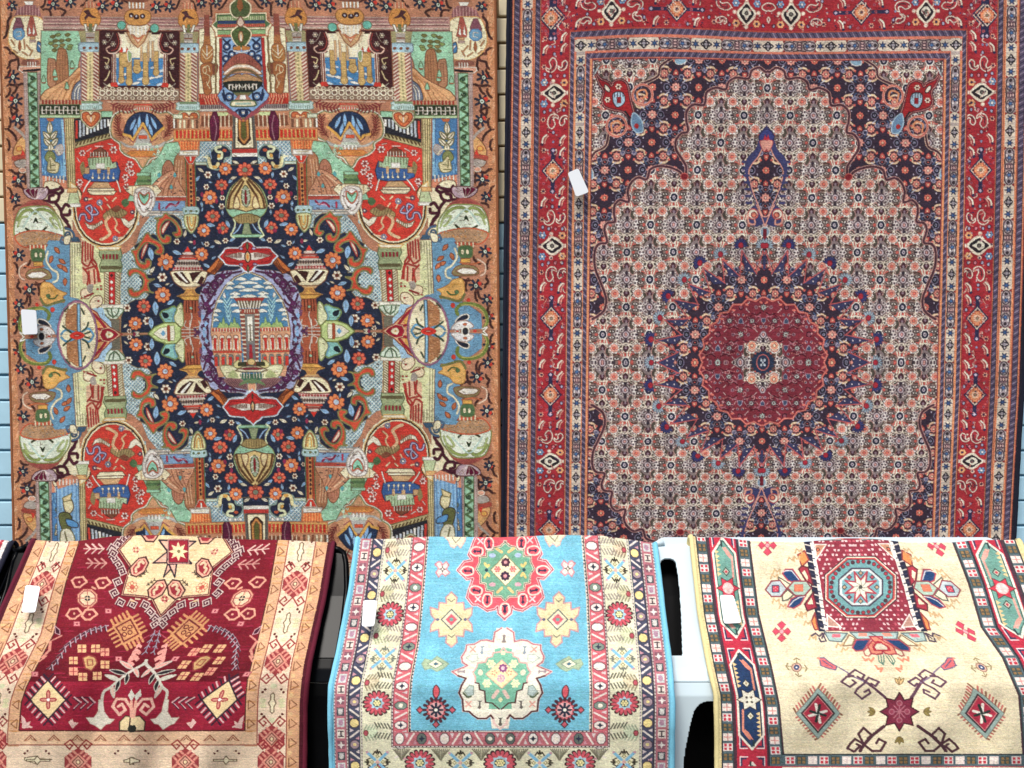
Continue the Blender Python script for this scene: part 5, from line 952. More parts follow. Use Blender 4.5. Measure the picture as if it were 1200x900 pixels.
def blue_rug():
    h = loomD(DD); P, S, L, C, E, R = h.P, h.S, h.L, h.C, h.E, h.R; rng = np.random.RandomState(9); curved = DD.loc
    h.loc = lambda p: np.asarray(p, float)
    R(0, 590, 352, 990, '#E0DCBA')
    R(86, 590, 266, 858, '#74BBD0')
    for k in range(700):
        x, y = rng.uniform(87, 264), rng.uniform(592, 856); t = (y-700)/150
        L([x, y, x+rng.uniform(4, 18), y], rng.choice(['#7EC2D4', '#6CB4CA', '#76BCD0', '#86C6D6']) if t < .55 else rng.choice(['#6CB2C0', '#64AABC', '#74BAC6']), .9)
    h.mir = True
    R(0, 590, 5, 990, '#6FB6CE'); R(5, 590, 18, 990, '#B56E76'); 
    for u in (5, 18): L([u, 590, u, 990], '#3A2A34', 1.3); [L([u, 592+k*4, u, 594+k*4], '#E6D8D0', 1) for k in range(95)]
    for k in range(30):
        y = 600+k*13; c = [('#E9DACB', '#3A3036'), ('#8A5A66', '#E6DDD2'), ('#4A4A50', '#C8C6BE'), ('#C8CCC6', '#B0889A')][k % 4]
        R(7.5, y-5, 15.5, y+5, c[0])
        if k % 4 == 0: L([9, y-3, 14, y-3], c[1], 1.3); L([11.5, y-3, 11.5, y+3], c[1], 1.5); L([9, y+3, 14, y+3], c[1], 1.3)
        elif k % 4 == 1: h.star(11.5, y, 4.6, 1.6, 4, c[1]); 
        else: E(11.5, y, 2.6, 3.6, c[1]); L([9, y-3, 14, y-3], c[1], 1)
    ring_v(h, 20, 32, 590, 990, '#43465A', ['#EBD58E', '#A08A90'], 25)
    for u in (19.5, 33.5): L([u, 590, u, 990], '#2A2430', 1.1)
    [L([33.5, 592+k*4, 33.5, 594+k*4], '#E6D8D0', 1) for k in range(95)]
    ring_v(h, 67, 83, 590, 876, '#C8626A', ['#F0E6D8', '#7A8A7C', '#EFE0D4'], 23); R(67, 858, 177, 874, '#C8626A')
    t = Loom(0, 0, 16, 112, R_SS); ring_v(t, 0, 16, 0, 112, '#BC6A70', ['#F0E6D8', '#5E6A62', '#EFE0D4'], 23); h.mir = False
    b = np.transpose(t.a, (1, 0, 2)); y0 = int((858-h.v0)*R_SS); x0 = int(67*R_SS); x1 = h.w//2; h.a[y0:y0+b.shape[0], x0:x1] = b[:, :x1-x0]; h.a[y0:y0+b.shape[0], h.w-x1:h.w-x0] = b[:, :x1-x0][:, ::-1]
    h.mir = True
    for p in ('66 590 66 875 177 875', '84.5 590 84.5 857 177 857'):
        L(p, '#33262E', 2.2); 
    for k in range(72): y = 592+k*4; L([66, y, 66, y+1.6], '#E9DCD0', 1.2); L([85, y, 85, y+1.6], '#E9DCD0', 1.2) if y < 855 else None
    for k in range(28): L([67+k*4, 875, 68.6+k*4, 875], '#E9DCD0', 1.2); L([86+k*4, 857, 87.6+k*4, 857], '#E9DCD0', 1.2)
    # main border: crossed flowers and rosettes
    def cross(x, y, s=1.0, c='#2E2A22'):
        for (a, b) in ((0, -1), (0, 1), (-1, 0), (1, 0)):
            X, Y = x+a*9.5*s, y+b*10.5*s
            P([X-5*s*(b != 0)-3*s*(a != 0), Y-5*s*(a != 0)-3*s*(b != 0), X, Y-6*s, X+5*s, Y, X, Y+6*s, X-5*s, Y], '#EFE6BC', None)
            for g in (-1, 1): L([X+(g*5*s if b else -a*1*s), Y+(g*5*s if a else -b*1*s), X+(g*2.6*s if b else a*3*s), Y+(g*2.6*s if a else b*3*s), X+(g*1*s if b else a*.5*s), Y+(g*1*s if a else b*.5*s), X+(0 if b else a*5*s), Y+(0 if a else b*5*s)], c, 1.4)
            h.dia(X-a*3*s, Y-b*3*s, 2*s, 2*s, '#F2EBC8', '#8A8450', .8)
        for (a, b) in ((-1, -1), (1, -1), (-1, 1), (1, 1)): L([x+a*3*s, y+b*3*s, x+a*11.5*s, y+b*12*s], '#7EB8D4', 3.2); E(x+a*12*s, y+b*12.5*s, 1.5, 1.5, '#C79AA4')
        E(x, y, 2, 2, '#D9A8A0')
    def ros(x, y, r=13):
        for k in range(16):
            a = k*.3927+.1; L([x+r*.5*math.cos(a), y+r*.5*math.sin(a), x+r*1.16*math.cos(a), y+r*1.16*math.sin(a)], '#3A2026', 4.4)
        for k in range(16):
            a = k*.3927+.1; L([x+r*.5*math.cos(a), y+r*.5*math.sin(a), x+r*1.05*math.cos(a), y+r*1.05*math.sin(a)], '#C8545E', 3.2)
        h.star(x, y, r*.72, r*.5, 8, '#A8CAD2'); E(x, y, r*.4, r*.4, '#3C4A4C'); h.daisy(x, y, r*.34, 6, '#F2E4A0', '#4A4A3C', '#F2E4A0')
    def fern(x, y, d, c1='#A89A84', c2='#D9B8A8', dy=1):
        P([x, y, x+d*6, y-8, x+d*16, y-3, x+d*14, y+5, x+d*4, y+7], c2 if c2 else None)
        for k in range(5): L([x+d*(1+k*3.4), y-3-k*.4, x+d*(4+k*3.4), y-9-k*.3], c1, 1.5); L([x+d*(1+k*3.4), y+3-k*.4, x+d*(4+k*3.4), y+9-k*.5], c1, 1.5)
    for (y, k) in [(618, 0), (669, 1), (720, 0), (772, 1), (824, 0), (910, 0), (960, 1)]:
        if k: cross(50, y, .92, '#2E2A22' if y < 700 else '#6E7468')
        else: ros(50, y, 11.5)
    cross(50, 893, .92); 
    for (y, c, e) in [(645, '#8A7A64', '#D9C6A4'), (696, '#8C8A70', '#CFC9A0'), (745, '#A8AE88', '#DDE0B4'), (800, '#8E8468', '#D6C8A4'), (859, '#9CA88C', '#D3DCB8')]:
        fern(35, y, 1, c, e); E(38, y, 2.4, 3.2, '#B4505A', '#6A3A34', .8); fern(65, y-2, -1, '#5C5A4C' if y > 780 else '#9A8E84', None)
    for (x, k) in [(95, 1), (136, 0), (177, 1)]:
        if k: ros(x, 894, 12)
        else: cross(x, 894, .92)
    for x in (76, 116, 157): 
        for k in range(5): L([x-9+k*2, 878, x-3+k*.6, 886+k*1.2], '#6E6A56', 1.1); L([x+9-k*2, 878, x+3-k*.6, 886+k*1.2], '#6E6A56', 1.1)
        E(x, 905, 4, 5, '#B8A488')
    R(5, 918, 180, 946, '#B56E76'); R(20, 918, 180, 931, '#43465A'); L([20, 917, 180, 917], '#2A2430', 1.2)
    for k in range(13): h.oct(28+k*13, 924.5, 4.6, '#EBD58E' if k % 2 else '#A08A90'); E(14+k*13, 938, 3.6, 3, '#E9DACB')
    h.loc = curved
    # upper red medallion
    rd = '592 612 565 613 555 634 549 650 553 656 544 658 536 668 547 679 554 678 549 692 547 700 552 707 554 709 560 709 571 716 580 714 583 711 584 719 592 726 606 640'
    h.mir = False
    full = num(rd)[:-1]; 
    h.mir = True
    P(rd, '#DB5560'); L(num(rd)[:-1], '#F0C4C0', 3); L(num(rd)[:-1], '#9A3040', 1)
    gm = '593 634 587 640 578 642 578 644 570 645 570 652 562 653 562 659 558 667 563 674 563 683 569 684 570 692 578 693 578 699 587 699 592 704'; P(gm+' 600 680 600 640', '#6FA688'); L(gm, '#F0DCC0', 2.2); L(gm, '#3A3A34', .8)
    h.mir = False; h.dia(592.5, 668, 17.5, 18.5, '#EFE6BC', '#8A7A50', .8); h.daisy(592.5, 659, 5.6, 8, '#4A2A3C', '#8A5A5A', '#E0A0A0'); h.daisy(592, 675, 5.8, 8, '#3A2A40', '#8A5A5A', '#E0A0A0'); h.mir = True; h.daisy(583, 667, 4, 6, '#D86A64', '#E9C8B8', '#D86A64')
    E(570, 668, 2, 2, '#26404A'); C('568 660 571 664 573 662', '#EBC878', 2.4); C('568 677 571 672 573 675', '#EBC878', 2.4); E(577, 651, 4, 2.6, '#A8B8D0'); E(577, 685, 4, 2.4, '#D0A0A8'); L('583 694 588 689', '#EBC080', 3); L('582 643 588 647', '#EBC080', 3)
    def tack(x, y, a, c='#33324A', halo=None):
        ca, sa = math.cos(a), math.sin(a)
        if halo: S(np.array([[x+p*ca-q*sa, y+p*sa+q*ca] for p, q in ((-8, 0), (-3, -5), (5, -4), (7, 0), (5, 4), (-3, 5))]), None, halo, 1.6)
        P(np.array([[x+p*ca-q*sa, y+p*sa+q*ca] for p, q in ((-5, 0), (-3, -2.2), (-1, -1), (3, -1), (5, -3), (5, 3), (3, 1), (-1, 1), (-3, 2.2))]), c)
    for (x, y, a) in [(548, 669, 0), (559, 646, 0), (558, 692, .2), (571, 703, -1.5), (592, 714, -1.5), (573, 637, 1.5)]: tack(x, y, a, '#33324A', '#EBD6C4')
    for (x, y) in [(560, 702), (563, 634)]: [L([x-3, y+g*3, x+3, y-g*3], '#F2D0CC', 1.6) for g in (-1, 1)]
    # flowers on the blue
    def fl(x, y, s, c='#E6D9A8', e='#C99494', k='#D8606A'):
        P(np.array([[x+p*s, y+q*s] for p, q in ((0, -1.7), (.35, -1.35), (.3, -1), (.75, -1.05), (.8, -.6), (1.3, -.75), (1.25, -.3), (1.0, 0), (1.25, .3), (1.3, .75), (.8, .6), (.75, 1.05), (.3, 1), (.35, 1.4), (0, 1.7), (-.35, 1.4), (-.3, 1), (-.75, 1.05), (-.8, .6), (-1.3, .75), (-1.25, .3), (-1, 0), (-1.25, -.3), (-1.3, -.75), (-.8, -.6), (-.75, -1.05), (-.3, -1), (-.35, -1.35))]), c, e, 1.6)
        h.dia(x, y, s*.62, s*.62, '#EFE2BC', '#4A5A5C', 1.2); h.dia(x, y, s*.36, s*.36, k, '#C9A0A0', .7); E(x, y, s*.12, s*.12, '#7AA89C')
        for g in ((0, -1.1), (0, 1.1)): L([x-s*.2, y+(g[1]-.15)*s, x, y+g[1]*s, x+s*.2, y+(g[1]-.15)*s], '#6A6A5A', 1)
        for g in (-.85, .85): E(x+g*s, y, 2, 1.8, '#6E6A80')
    fl(529, 726, 19); 
    P('510 661 514 658 517 659 518 662 523 658 526 662 523 667 527 671 522 675 518 672 514 676 511 671 514 666', '#EBD6CC', '#D08A90', 1.5); h.star(518.5, 667, 4.6, 1.8, 4, '#4A5040'); E(518.5, 667, 1.2, 1.2, '#EBD6CC')
    P('520 628 526 634 528 640 532 642 536 638 540 642 545 634 546 628', '#E9DDB8', '#D8A8A0', 1.2); L('530 630 534 636 540 630', '#7A7A64', 1)
    P('494 778 498 772 506 774 512 769 519 773 526 778 519 784 512 787 505 783 498 785', '#A8BC98', '#8FA88E', 1); h.dia(510.5, 778, 9, 5.4, '#EFE8C4', '#6E8A7A', .8); h.dia(510.5, 778, 3.4, 2.2, '#4A6A7C')
    # lower cream medallion
    cm = '588 736 580 741 578 752 570 750 563 751 556 755 547 756 546 762 541 770 542 776 548 780 536 785 530 787 537 792 546 795 541 803 538 812 542 820 543 833 550 834 554 838 560 842 570 842 575 838 578 842 579 848 586 854 596 854 606 790 600 736'
    P(cm, '#EFE9D2'); L(num(cm)[:-3], '#EBC8BC', 2.6); L(num(cm)[:14], '#B0606A', 1.1); L(num(cm)[13:25], '#4A2A2A', 1.8)
    P('590 759 586 764 578 765 577 769 571 771 569 776 560 777 558 783 554 788 557 793 557 800 561 801 562 808 568 810 569 823 577 824 580 828 587 831 600 831 600 760', '#79B89A'); L('590 759 586 764 578 765 577 769 571 771 569 776 560 777 558 783 554 788 557 793 557 800 561 801', '#E4A8A0', 1.6); L('557 800 561 801 562 808 568 810 569 823 577 824 585 831', '#4A2A2A', 1.5)
    h.mir = False; h.dia(588, 790, 18.5, 16.5, '#EEDDA6', '#D8A090', .9); h.daisy(589.5, 783, 5.4, 8, '#8A4A78', '#D8A8B8', '#E0C0C8'); h.daisy(587, 795, 5.2, 8, '#D0A8B4', '#EEDDA6', '#C898A0'); h.mir = True; h.daisy(579, 788.5, 3.6, 5, '#E09078', '#EEDDA6', '#EEDDA6')
    h.daisy(575.5, 778, 5.4, 6, '#E9E6B4', '#9CC8A4', '#E9E6B4'); h.daisy(570.5, 801, 5.4, 6, '#E9E6B4', '#9CC8A4', '#E9E6B4'); L('578 817 583 810', '#EBC8B8', 4); E(563, 788, 3, 3.6, '#E6D8BC'); h.dia(586.5, 820, 3, 3.4, '#E9E6B4'); E(590, 765, 2.4, 2.4, '#E9E6B4')
    for (x, y, a, c) in [(565, 762, -1.5, '#93A0A8'), (562, 826, -1.5, '#6A645C'), (540, 787, 0, '#A89A98'), (591, 748, 1.5, '#8A7C78'), (586, 846, -1.5, '#5E5A50')]: tack(x, y, a, c)
    P('546 771 552 767 560 767 560 774 553 776', None, '#A8B8A8', 1); P('544 810 550 803 555 804 555 814 549 816', '#B8C8C0', '#8A9A8C', 1); C('543 812 548 817 552 816', '#4A5A3C', 1.6)
    for (x, y) in [(554, 761), (549, 825)]: [L([x-3, y+g*3, x+3, y-g*3], '#E0A090', 1.6) for g in (-1, 1)]
    # star flowers
    x, y = 511, 832
    for k in range(16):
        a = k*.3927; L([x+6*math.cos(a), y+6*math.sin(a), x+14.5*math.cos(a), y+14.5*math.sin(a)], '#4A2A34', 3.4)
    h.star(x, y, 12.5, 10, 14, '#CC6068', '#3A2A30', .8); E(x, y, 9, 9, '#DDA8A4')
    for k in range(8): a = k*.785; L([x+3*math.cos(a), y+3*math.sin(a), x+7.4*math.cos(a), y+7.4*math.sin(a)], '#1E2838', 2.4)
    E(x, y, 2, 2, '#E9E2D0')
    for (a, b) in ((-19, 0), (19, 0), (0, 17)): h.dia(x+a, y+b, 4, 4, '#C05862', '#3A2A30', 1)
    S([x, 803, x+4, 808, x+3, 815, x, 818, x-3, 815, x-3.4, 808], '#D85A62', '#4A2A30', 1)
    return h.a
def cream_rug():
    h = loomD(DE); P, S, L, C, E, R = h.P, h.S, h.L, h.C, h.E, h.R; rng = np.random.RandomState(10); curved = DE.loc
    h.loc = lambda p: np.asarray(p, float)
    R(0, 590, 384, 990, '#E8DAB6')
    for k in range(900): x, y = rng.uniform(70, 312), rng.uniform(592, 888); L([x, y, x+rng.uniform(5, 22), y], rng.choice(['#EBDFBE', '#E3D5AC', '#E9DCB6', '#E0D1A6']), .9)
    h.mir = True
    R(0, 590, 5, 990, '#DCCB94'); R(5, 590, 72, 990, '#4A2E3A')
    for (a, b) in ((6, 18), (56, 70)):
        R(a, 590, b, 990, '#51656A'); L([a, 590, a, 990], '#24282C', 1.1); L([b, 590, b, 990], '#2E3A38', 1.2); x = (a+b)/2
        for k in range(34):
            y = 597+k*11.6+(4 if a > 20 else 0); c, e = [('#F0DCD0', '#C43A48'), ('#8A6A44', '#4A3A2A'), ('#EBCFC4', '#D88A80')][k % 3]
            R(x-5, y-4.4, x+5, y+4.4, '#E9D8D0' if k % 3 != 1 else '#3E4A46')
            for g in (-1, 1):
                for j in (-1, 1): R(x+g*2.5-1.6, y+j*2.2-1.5, x+g*2.5+1.6, y+j*2.2+1.5, e if k % 3 == 0 else (c if k % 3 == 1 else '#F6E6D6'))
            if k % 3 == 2: L([x-4, y, x+4, y], e, 1); L([x, y-4, x, y+4], e, 1)
    R(22, 590, 54, 990, '#BC2F42')
    # cartouches down the side border
    def cart(y0, y1, f, l, dark):
        P([38, y0, 51.5, y0+17, 51.5, y1-17, 38, y1, 24.5, y1-17, 24.5, y0+17], f, '#EFE6D2', 2.4); P([38, y0+3.5, 49.5, y0+18, 49.5, y1-18, 38, y1-3.5, 26.5, y1-18, 26.5, y0+18], None, '#2A3A3A', .8); yc = (y0+y1)/2
        for k in range(40): X, Y = rng.uniform(28, 47), rng.uniform(y0+16, y1-16); L([X, Y, X+3, Y], dark, .8)
        for s in (-1, 1):
            L([38-s*8, yc+s*12, 38-s*9, yc+s*36, 38-s*2, yc+s*46], l, 2.4); P([38-s*9, yc+s*38, 38-s*5, yc+s*44, 38+s*2, yc+s*47, 38-s*3, yc+s*38, 38-s*7, yc+s*34], l)
            P(np.array([v for k in range(6) for v in ((38+s*10.5, yc+s*(14+k*5)), (38+s*6, yc+s*(16.5+k*5)))]+[(38+s*10.5, yc+s*44)]), '#E8C890'); L([38+s*2, yc+s*48, 38+s*2, yc+s*54], '#2A3A3A', 2)
            h.dia(38, yc+s*19, 4, 4.6, '#E2DCC4' if l != '#E6A090' else '#C9C8B0', '#2A3030', 1); h.dia(38, yc+s*19, 1.8, 2.2, '#C0404E' if l == '#E6A090' else '#A8946A')
        h.star(38, yc, 14, 8, 6, '#C63A4A' if l == '#E6A090' else '#E9E2CC', '#3A2A2A', .8, ph=math.pi/6*0); E(38, yc, 6.4, 6.6, '#EBC4BC' if l == '#E6A090' else '#E9E2CC'); 
        for g in (-1, 1):
            for j in (-1, 1): E(38+g*2.8, yc+j*2.8, 1.3, 1.5, '#F4DDD4' if l == '#E6A090' else '#4A4038')
    def corn(y):
        for s in (-1, 1):
            for g in (-1, 1): L([38+g*13, y+s*6, 38+g*13, y+s*20], '#EFE6E2', 1.2); L([38+g*12, y+s*7, 38+g*7, y+s*7], '#2A3450', 1.8); L([38+g*11.5, y+s*7, 38+g*11.5, y+s*17], '#2A3450', 1.8); L([38+g*5, y+s*5, 38+g*13, y+s*5], '#EFE6E2', 1.2)
    corn(755); corn(630-8); corn(882)
    cart(632, 747, '#6FA090', '#E6A090', '#5F9082'); cart(762, 878, '#22385C', '#E08C74', '#1C3050'); cart(894, 1000, '#6FA090', '#E6A090', '#5F9082'); cart(500, 616, '#22385C', '#E08C74', '#1C3050')
    R(70, 884, 200, 898, '#51656A'); L([70, 884, 200, 884], '#24282C', 1.3)
    for k in range(11):
        x = 78+k*11.4; c, e = [('#F0DCD0', '#C43A48'), ('#8A6A44', '#4A3A2A'), ('#EBCFC4', '#D88A80')][k % 3]; R(x-4.6, 886.5, x+4.6, 895.5, '#E9D8D0' if k % 3 != 1 else '#3E4A46')
        for g in (-1, 1):
            for j in (-1, 1): R(x+g*2.3-1.5, 891+j*2.2-1.5, x+g*2.3+1.5, 891+j*2.2+1.5, e if k % 3 == 0 else (c if k % 3 == 1 else '#F6E6D6'))
    R(22, 898, 200, 922, '#BC2F42'); R(70, 899, 200, 901, '#EFE6D2'); P('80 912 92 903 186 903 196 910 186 919 92 919', '#22385C', '#EFE6D2', 1.6); R(5, 922, 200, 936, '#51656A')
    for k in range(17): R(12+k*11.4, 924.5, 20+k*11.4, 933, '#E9D8D0' if k % 3 else '#3E4A46', '#C43A48', 1.2)
    h.loc = curved
    # stepped medallion square; axis drifts with the cloth
    P('943 625 1009 625 1075 625 1090 742 1027 742 966 742', None)
    P('942 630 952 690 961 739 1030 741 1035 741 1035 630', '#8E3240'); P('942 630 949 630 968 740 960 740', '#26283A'); P('949 630 953 630 971 738 967 739', '#EFE6D8')
    for k in range(22): L([943+k*.9, 633+k*4.9, 951+k*.9, 635+k*4.9], '#DDD2C4' if k % 2 else '#34344A', 1.4)
    for i in range(22):
        for j in range(20):
            x, y = 956+i*4.4+(j % 2)*2.2, 634+j*5.4
            if x < 1012 and x > 955+(y-634)*.17 and (i+j) % 3: R(x-1.3, y-1.2, x+1.3, y+1.2, '#E9C4C0' if (i*7+j*3) % 5 else '#C25864')
    P('955 638 968 638 957 655', '#C88E70', '#EFE6D8', 1.4); E(958.5, 644, 2, 2, '#D86A4A', '#3A3A36', .8); P('970 734 969 720 986 735', '#B98E7C', '#EFE6D8', 1.4)
    def ell_oct(x, y, r, f, l, w, k=.4): h.oct(x, y, r, f, l, w, ry=r*.86, k=k)
    h.mir = False
    o = (1008.5, 688)
    ell_oct(*o, 42, '#EBD8C0', '#3A2A30', 1.2); ell_oct(*o, 40, '#C24A48', None, 1); ell_oct(*o, 37.5, '#70A0A0', '#4A3A40', .8)
    for k in range(34):
        a = k*.1848; E(o[0]+34.5*math.cos(a), o[1]+30*math.sin(a), 2.2, 2.2, '#A83844' if k % 3 else '#4A3038', '#3A2A30', .6, n=8)
    ell_oct(*o, 25.5, '#C8D0CC', '#3A3040', 1.6); ell_oct(*o, 22.5, '#79A8AC', '#D8DCD4', 1.4); h.star(o[0], o[1], 19.5, 8.5, 8, '#EDE4CC', '#A83A48', 1.8, ph=.3927)
    for k in range(8): a = k*.785; L([o[0]+3*math.cos(a+.39), o[1]+3*math.sin(a+.39), o[0]+9*math.cos(a), o[1]+8*math.sin(a)], '#8A8A7C', .8); h.dia(o[0]+19*math.cos(a), o[1]+16.5*math.sin(a), 2.8, 2.8, '#B04A54' if k % 2 else '#B89878', '#26303A', .8)
    E(o[0], o[1], 2.4, 2.4, '#4A4A44')
    h.mir = True
    P('955 627 966 625 975 629 990 629 985 633 958 633', '#9CB8B0', '#4A5A5A', .8); R(976, 627, 988, 632, '#E08068')
    # side flower: petals of the medallion
    for pts, f, l in [('935 650 943 645 948 656 940 664', '#DD8A50', '#8A3A3A'), ('951 728 955 718 959 738 955 738', '#DD8A50', '#8A3A3A'), ('936 667 940 663 947 665 953 686 944 680', '#A83644', '#5A2A30'), ('943 708 953 694 957 712 946 716', '#A83644', '#5A2A30'), ('917 672 921 667 929 667 939 681 934 684 923 680', '#22406A', '#B04A54'), ('923 711 927 702 935 698 944 698 938 708 930 713', '#22406A', '#B04A54'), ('912 676 920 681 928 686 922 690 913 683', '#EBE2BC', '#5A5A50'), ('917 697 923 691 930 697 923 703 917 704', '#EBE2BC', '#5A5A50'), ('897 691 904 681 914 680 922 690 915 699 904 699', '#B8C4C4', '#8A3A44'), ('923 689 930 681 945 681 951 689 943 698 932 698', '#A8C0AC', '#8A3A44')]:
        P(pts, f, l, 1.6)
    for pts in ('918 670 922 668.5 928 669 936 679', '925 710 930 704 937 700 943 699'): L(pts, '#EFE6E0', 1)
    R(905, 686, 913, 694, '#C6404E', '#2A3A5A', 1); h.daisy(909, 690, 3, 4, '#E0808A', '#C6404E', '#C6404E'); R(931, 685, 941, 693, '#E27A5C', '#B05040', .6); P('940 671 943 668 947 676 946 680', '#EBE2BC'); P('946 708 951 700 953 708', '#EBE2BC')
    for (x, y) in [(907, 676), (910, 670), (927, 656), (933, 655), (936, 646), (909, 705), (917, 711), (936, 722), (941, 720), (946, 731), (952, 748)]: L([x-4, y+2, x-2, y-3, x+1, y, x+4, y-3, x+4, y+2], '#C8A678', 1.7)
    # flower below the medallion
    for pts, f, l in [('966 741 972 751 986 752 993 742', '#A8C0B8', '#5A6A6A'), ('996 741 1005 749 1022 749 1030 741', '#A8C0B8', '#5A6A6A'), ('989 754 995 744 1002 748 999 756 988 757', '#EBE2BC', '#8A6A50'), ('999 759 1003 750 1020 749 1012 762 1003 763', '#22406A', '#B04A54'), ('1012 763 1019 757 1022 765 1018 769 1014 768', '#EBE2BC', '#A85A54'), ('1026 746 1017 757 1021 766 1028 767 1034 766 1034 746', '#E08A70', '#A83644')]: P(pts, f, l, 1.5)
    P('1028 751 1022 757 1024 763 1034 763 1034 752', '#B43440'); P('1028 754 1025 758 1027 761 1034 761 1034 755', '#EBDCC0'); R(975, 743, 985, 747, '#D8707A'); R(1006, 742, 1016, 746, '#E2907A')
    for (x, y) in [(984, 757), (990, 762)]: L([x-4, y+2, x-2, y-3, x+1, y, x+4, y-3], '#C8A678', 1.6)
    L('951 745 956 742 960 746 964 742 968 751 962 752 960 748', '#4A3A4A', 1.8); L('966 742 963 748', '#4A3A4A', 1.6)
    for d in ('1011 770 1014 774 1018 772 1021 775 1024 771', '1026 780 1029 784 1034 783 1032 787'): L(d, '#E88A6C', 2.2)
    for k in range(3): L([1029+k*3.2, 768, 1030+k*3, 775, 1035, 779], '#4A7A6A', 1.1)
    # small flowers
    for (x, y) in [(899.5, 639), (916, 740)]:
        for (a, b) in ((-8, 0), (8, 0), (0, -9), (0, 9)): P([x+a*.25, y+b*.25, x+a*.9+b*.55, y+b*.9+a*.55, x+a*1.35, y+b*1.35, x+a*.9-b*.55, y+b*.9-a*.55], '#D0485C', '#9A4A54', .7)
        E(x, y, 2.8, 2.8, '#E8A8A8', '#C0485A', .8)
    x, y = 933.5, 782
    for (a, b) in ((-9, -1), (9, 1), (0, -8), (2, 8)): L([x+a*.5, y+b*.5, x+a*1.1, y+b*1.1], '#8A7A54', 1); L([x+a*1.1-b*.4, y+b*1.1-a*.4, x+a*1.35, y+b*1.35, x+a*1.1+b*.4, y+b*1.1+a*.4], '#8A7A54', 1.3)
    E(x, y, 5.6, 5, '#E0B4A0', '#8A6A54', .9); E(x, y, 2.8, 2.6, '#4A5A80', '#2A3A5A', .8); E(x, y, 1, 1, '#F0F0E8')
    # toothed diamonds
    x, y = 958.5, 836
    for (a, b, c, d) in ((-25, 0, 0, -29), (0, -29, 25, 0), (25, 0, 0, 29), (0, 29, -25, 0)):
        for k in range(9):
            u = k/9; px, py = x+a+(c-a)*u, y+b+(d-b)*u; n = math.hypot(a+c, b+d); L([px*1.0, py, px+(a+c)/n*5, py+(b+d)/n*5-2], '#C26A60' if k % 3 else '#8A5A44', 2)
    h.dia(x, y, 26, 30, '#93AAA0', '#7A6A60', .8); h.dia(x, y, 19, 22, '#A82E42', '#3A3034', 1.8); h.dia(x, y, 17, 20, None, '#D08A84', .8)
    for k in range(4): a = k*1.5708; L([x, y, x+10*math.cos(a-.25), y+11*math.sin(a-.25)], '#EFE8D8', 3); L([x, y, x+9*math.cos(a+.25), y+10*math.sin(a+.25)], '#23302C', 2.8)
    # star with hooked arms
    ax, ay = 1054, 834
    L('1038 818 1020 803 1012 797', '#5A3A4A', 3.2); L('1036 851 1022 862 1012 873 1008 880', '#4A2A32', 3.6); L('1016 800 1000 793 993 788 983 782', '#7A6A84', 1.6)
    for d in ('1014 800 1005 807 1002 812 1010 819 1020 812 1018 808 1013 811', '1013 800 1018 794 1030 799 1026 804 1021 801', '1000 792 992 793 986 799 996 805 1003 800 999 797', '994 791 1002 785 1013 791 1010 796 1005 793'): L(d, '#5A3A4C', 2.2)
    for d in ('1012 872 1002 866 996 872 993 877 1001 881 1008 874 1004 872', '1012 872 1006 860 1012 853 1022 862 1017 865', '1013 873 1022 880 1032 880 1038 870 1030 866 1027 871'): L(d, '#4A2A32', 2.6)
    P('960 771 966 771 972 776 981 781 979 785 970 783 962 780', '#DD6A6C', '#5A5A7A', 1.2); L('964 774 976 782', '#5A5A7A', 1.2); P('956 771 960 769 961 774', '#E8907A')
    h.mir = False
    h.star(ax, ay, 24, 15.5, 8, '#8A7A5A'); h.star(ax, ay, 22.5, 14.5, 8, '#6E2436', '#3A1A22', 1.4); 
    for k in range(8): a = k*.785; L([ax, ay, ax+9*math.cos(a), ay+10*math.sin(a)], '#A0606A', 1.2)
    for (a, b) in ((9, 0), (-9, 0), (0, 10), (0, -10)): E(ax+a, ay+b, 3, 3, '#8A3A4A', '#A0606A', .9)
    for (a, b, an) in ((-33, 0, 3.14), (33, 0, 0), (0, -37, -1.57), (0, 34, 1.57)):
        for g in (-.6, 0, .6): h.leaf(ax+a*.86, ay+b*.86, 9, 4, an+g, '#8C7A44' if b >= 0 else '#D8B27A', '#6A5A34', .5)
    return h.a
def far_rug():
    t = Loom(0, 596, 120, 960, 1.2); t.R(0, 590, 120, 970, '#B33440'); rng = np.random.RandomState(12)
    for i in range(12):
        for j in range(34):
            x, y = 5+i*10, 600+j*11+(i % 2)*5; t.daisy(x, y, 4.2, 6, rng.choice(['#EBD8D2', '#D8A0A4', '#E9E2D8']), '#A02A38', '#3A2A44') if (i+j) % 2 else t.dia(x, y, 3.4, 3.8, '#EFE4DC', '#4A2A40', .9)
    t.R(112, 590, 116, 970, '#E9DED6'); t.R(116, 590, 120, 970, '#2A2A3A')
    return t.a
def blur1(n, k, ax):
    for _ in range(2):
        n = (n+np.roll(n, k, ax)+np.roll(n, -k, ax))/3
    return n
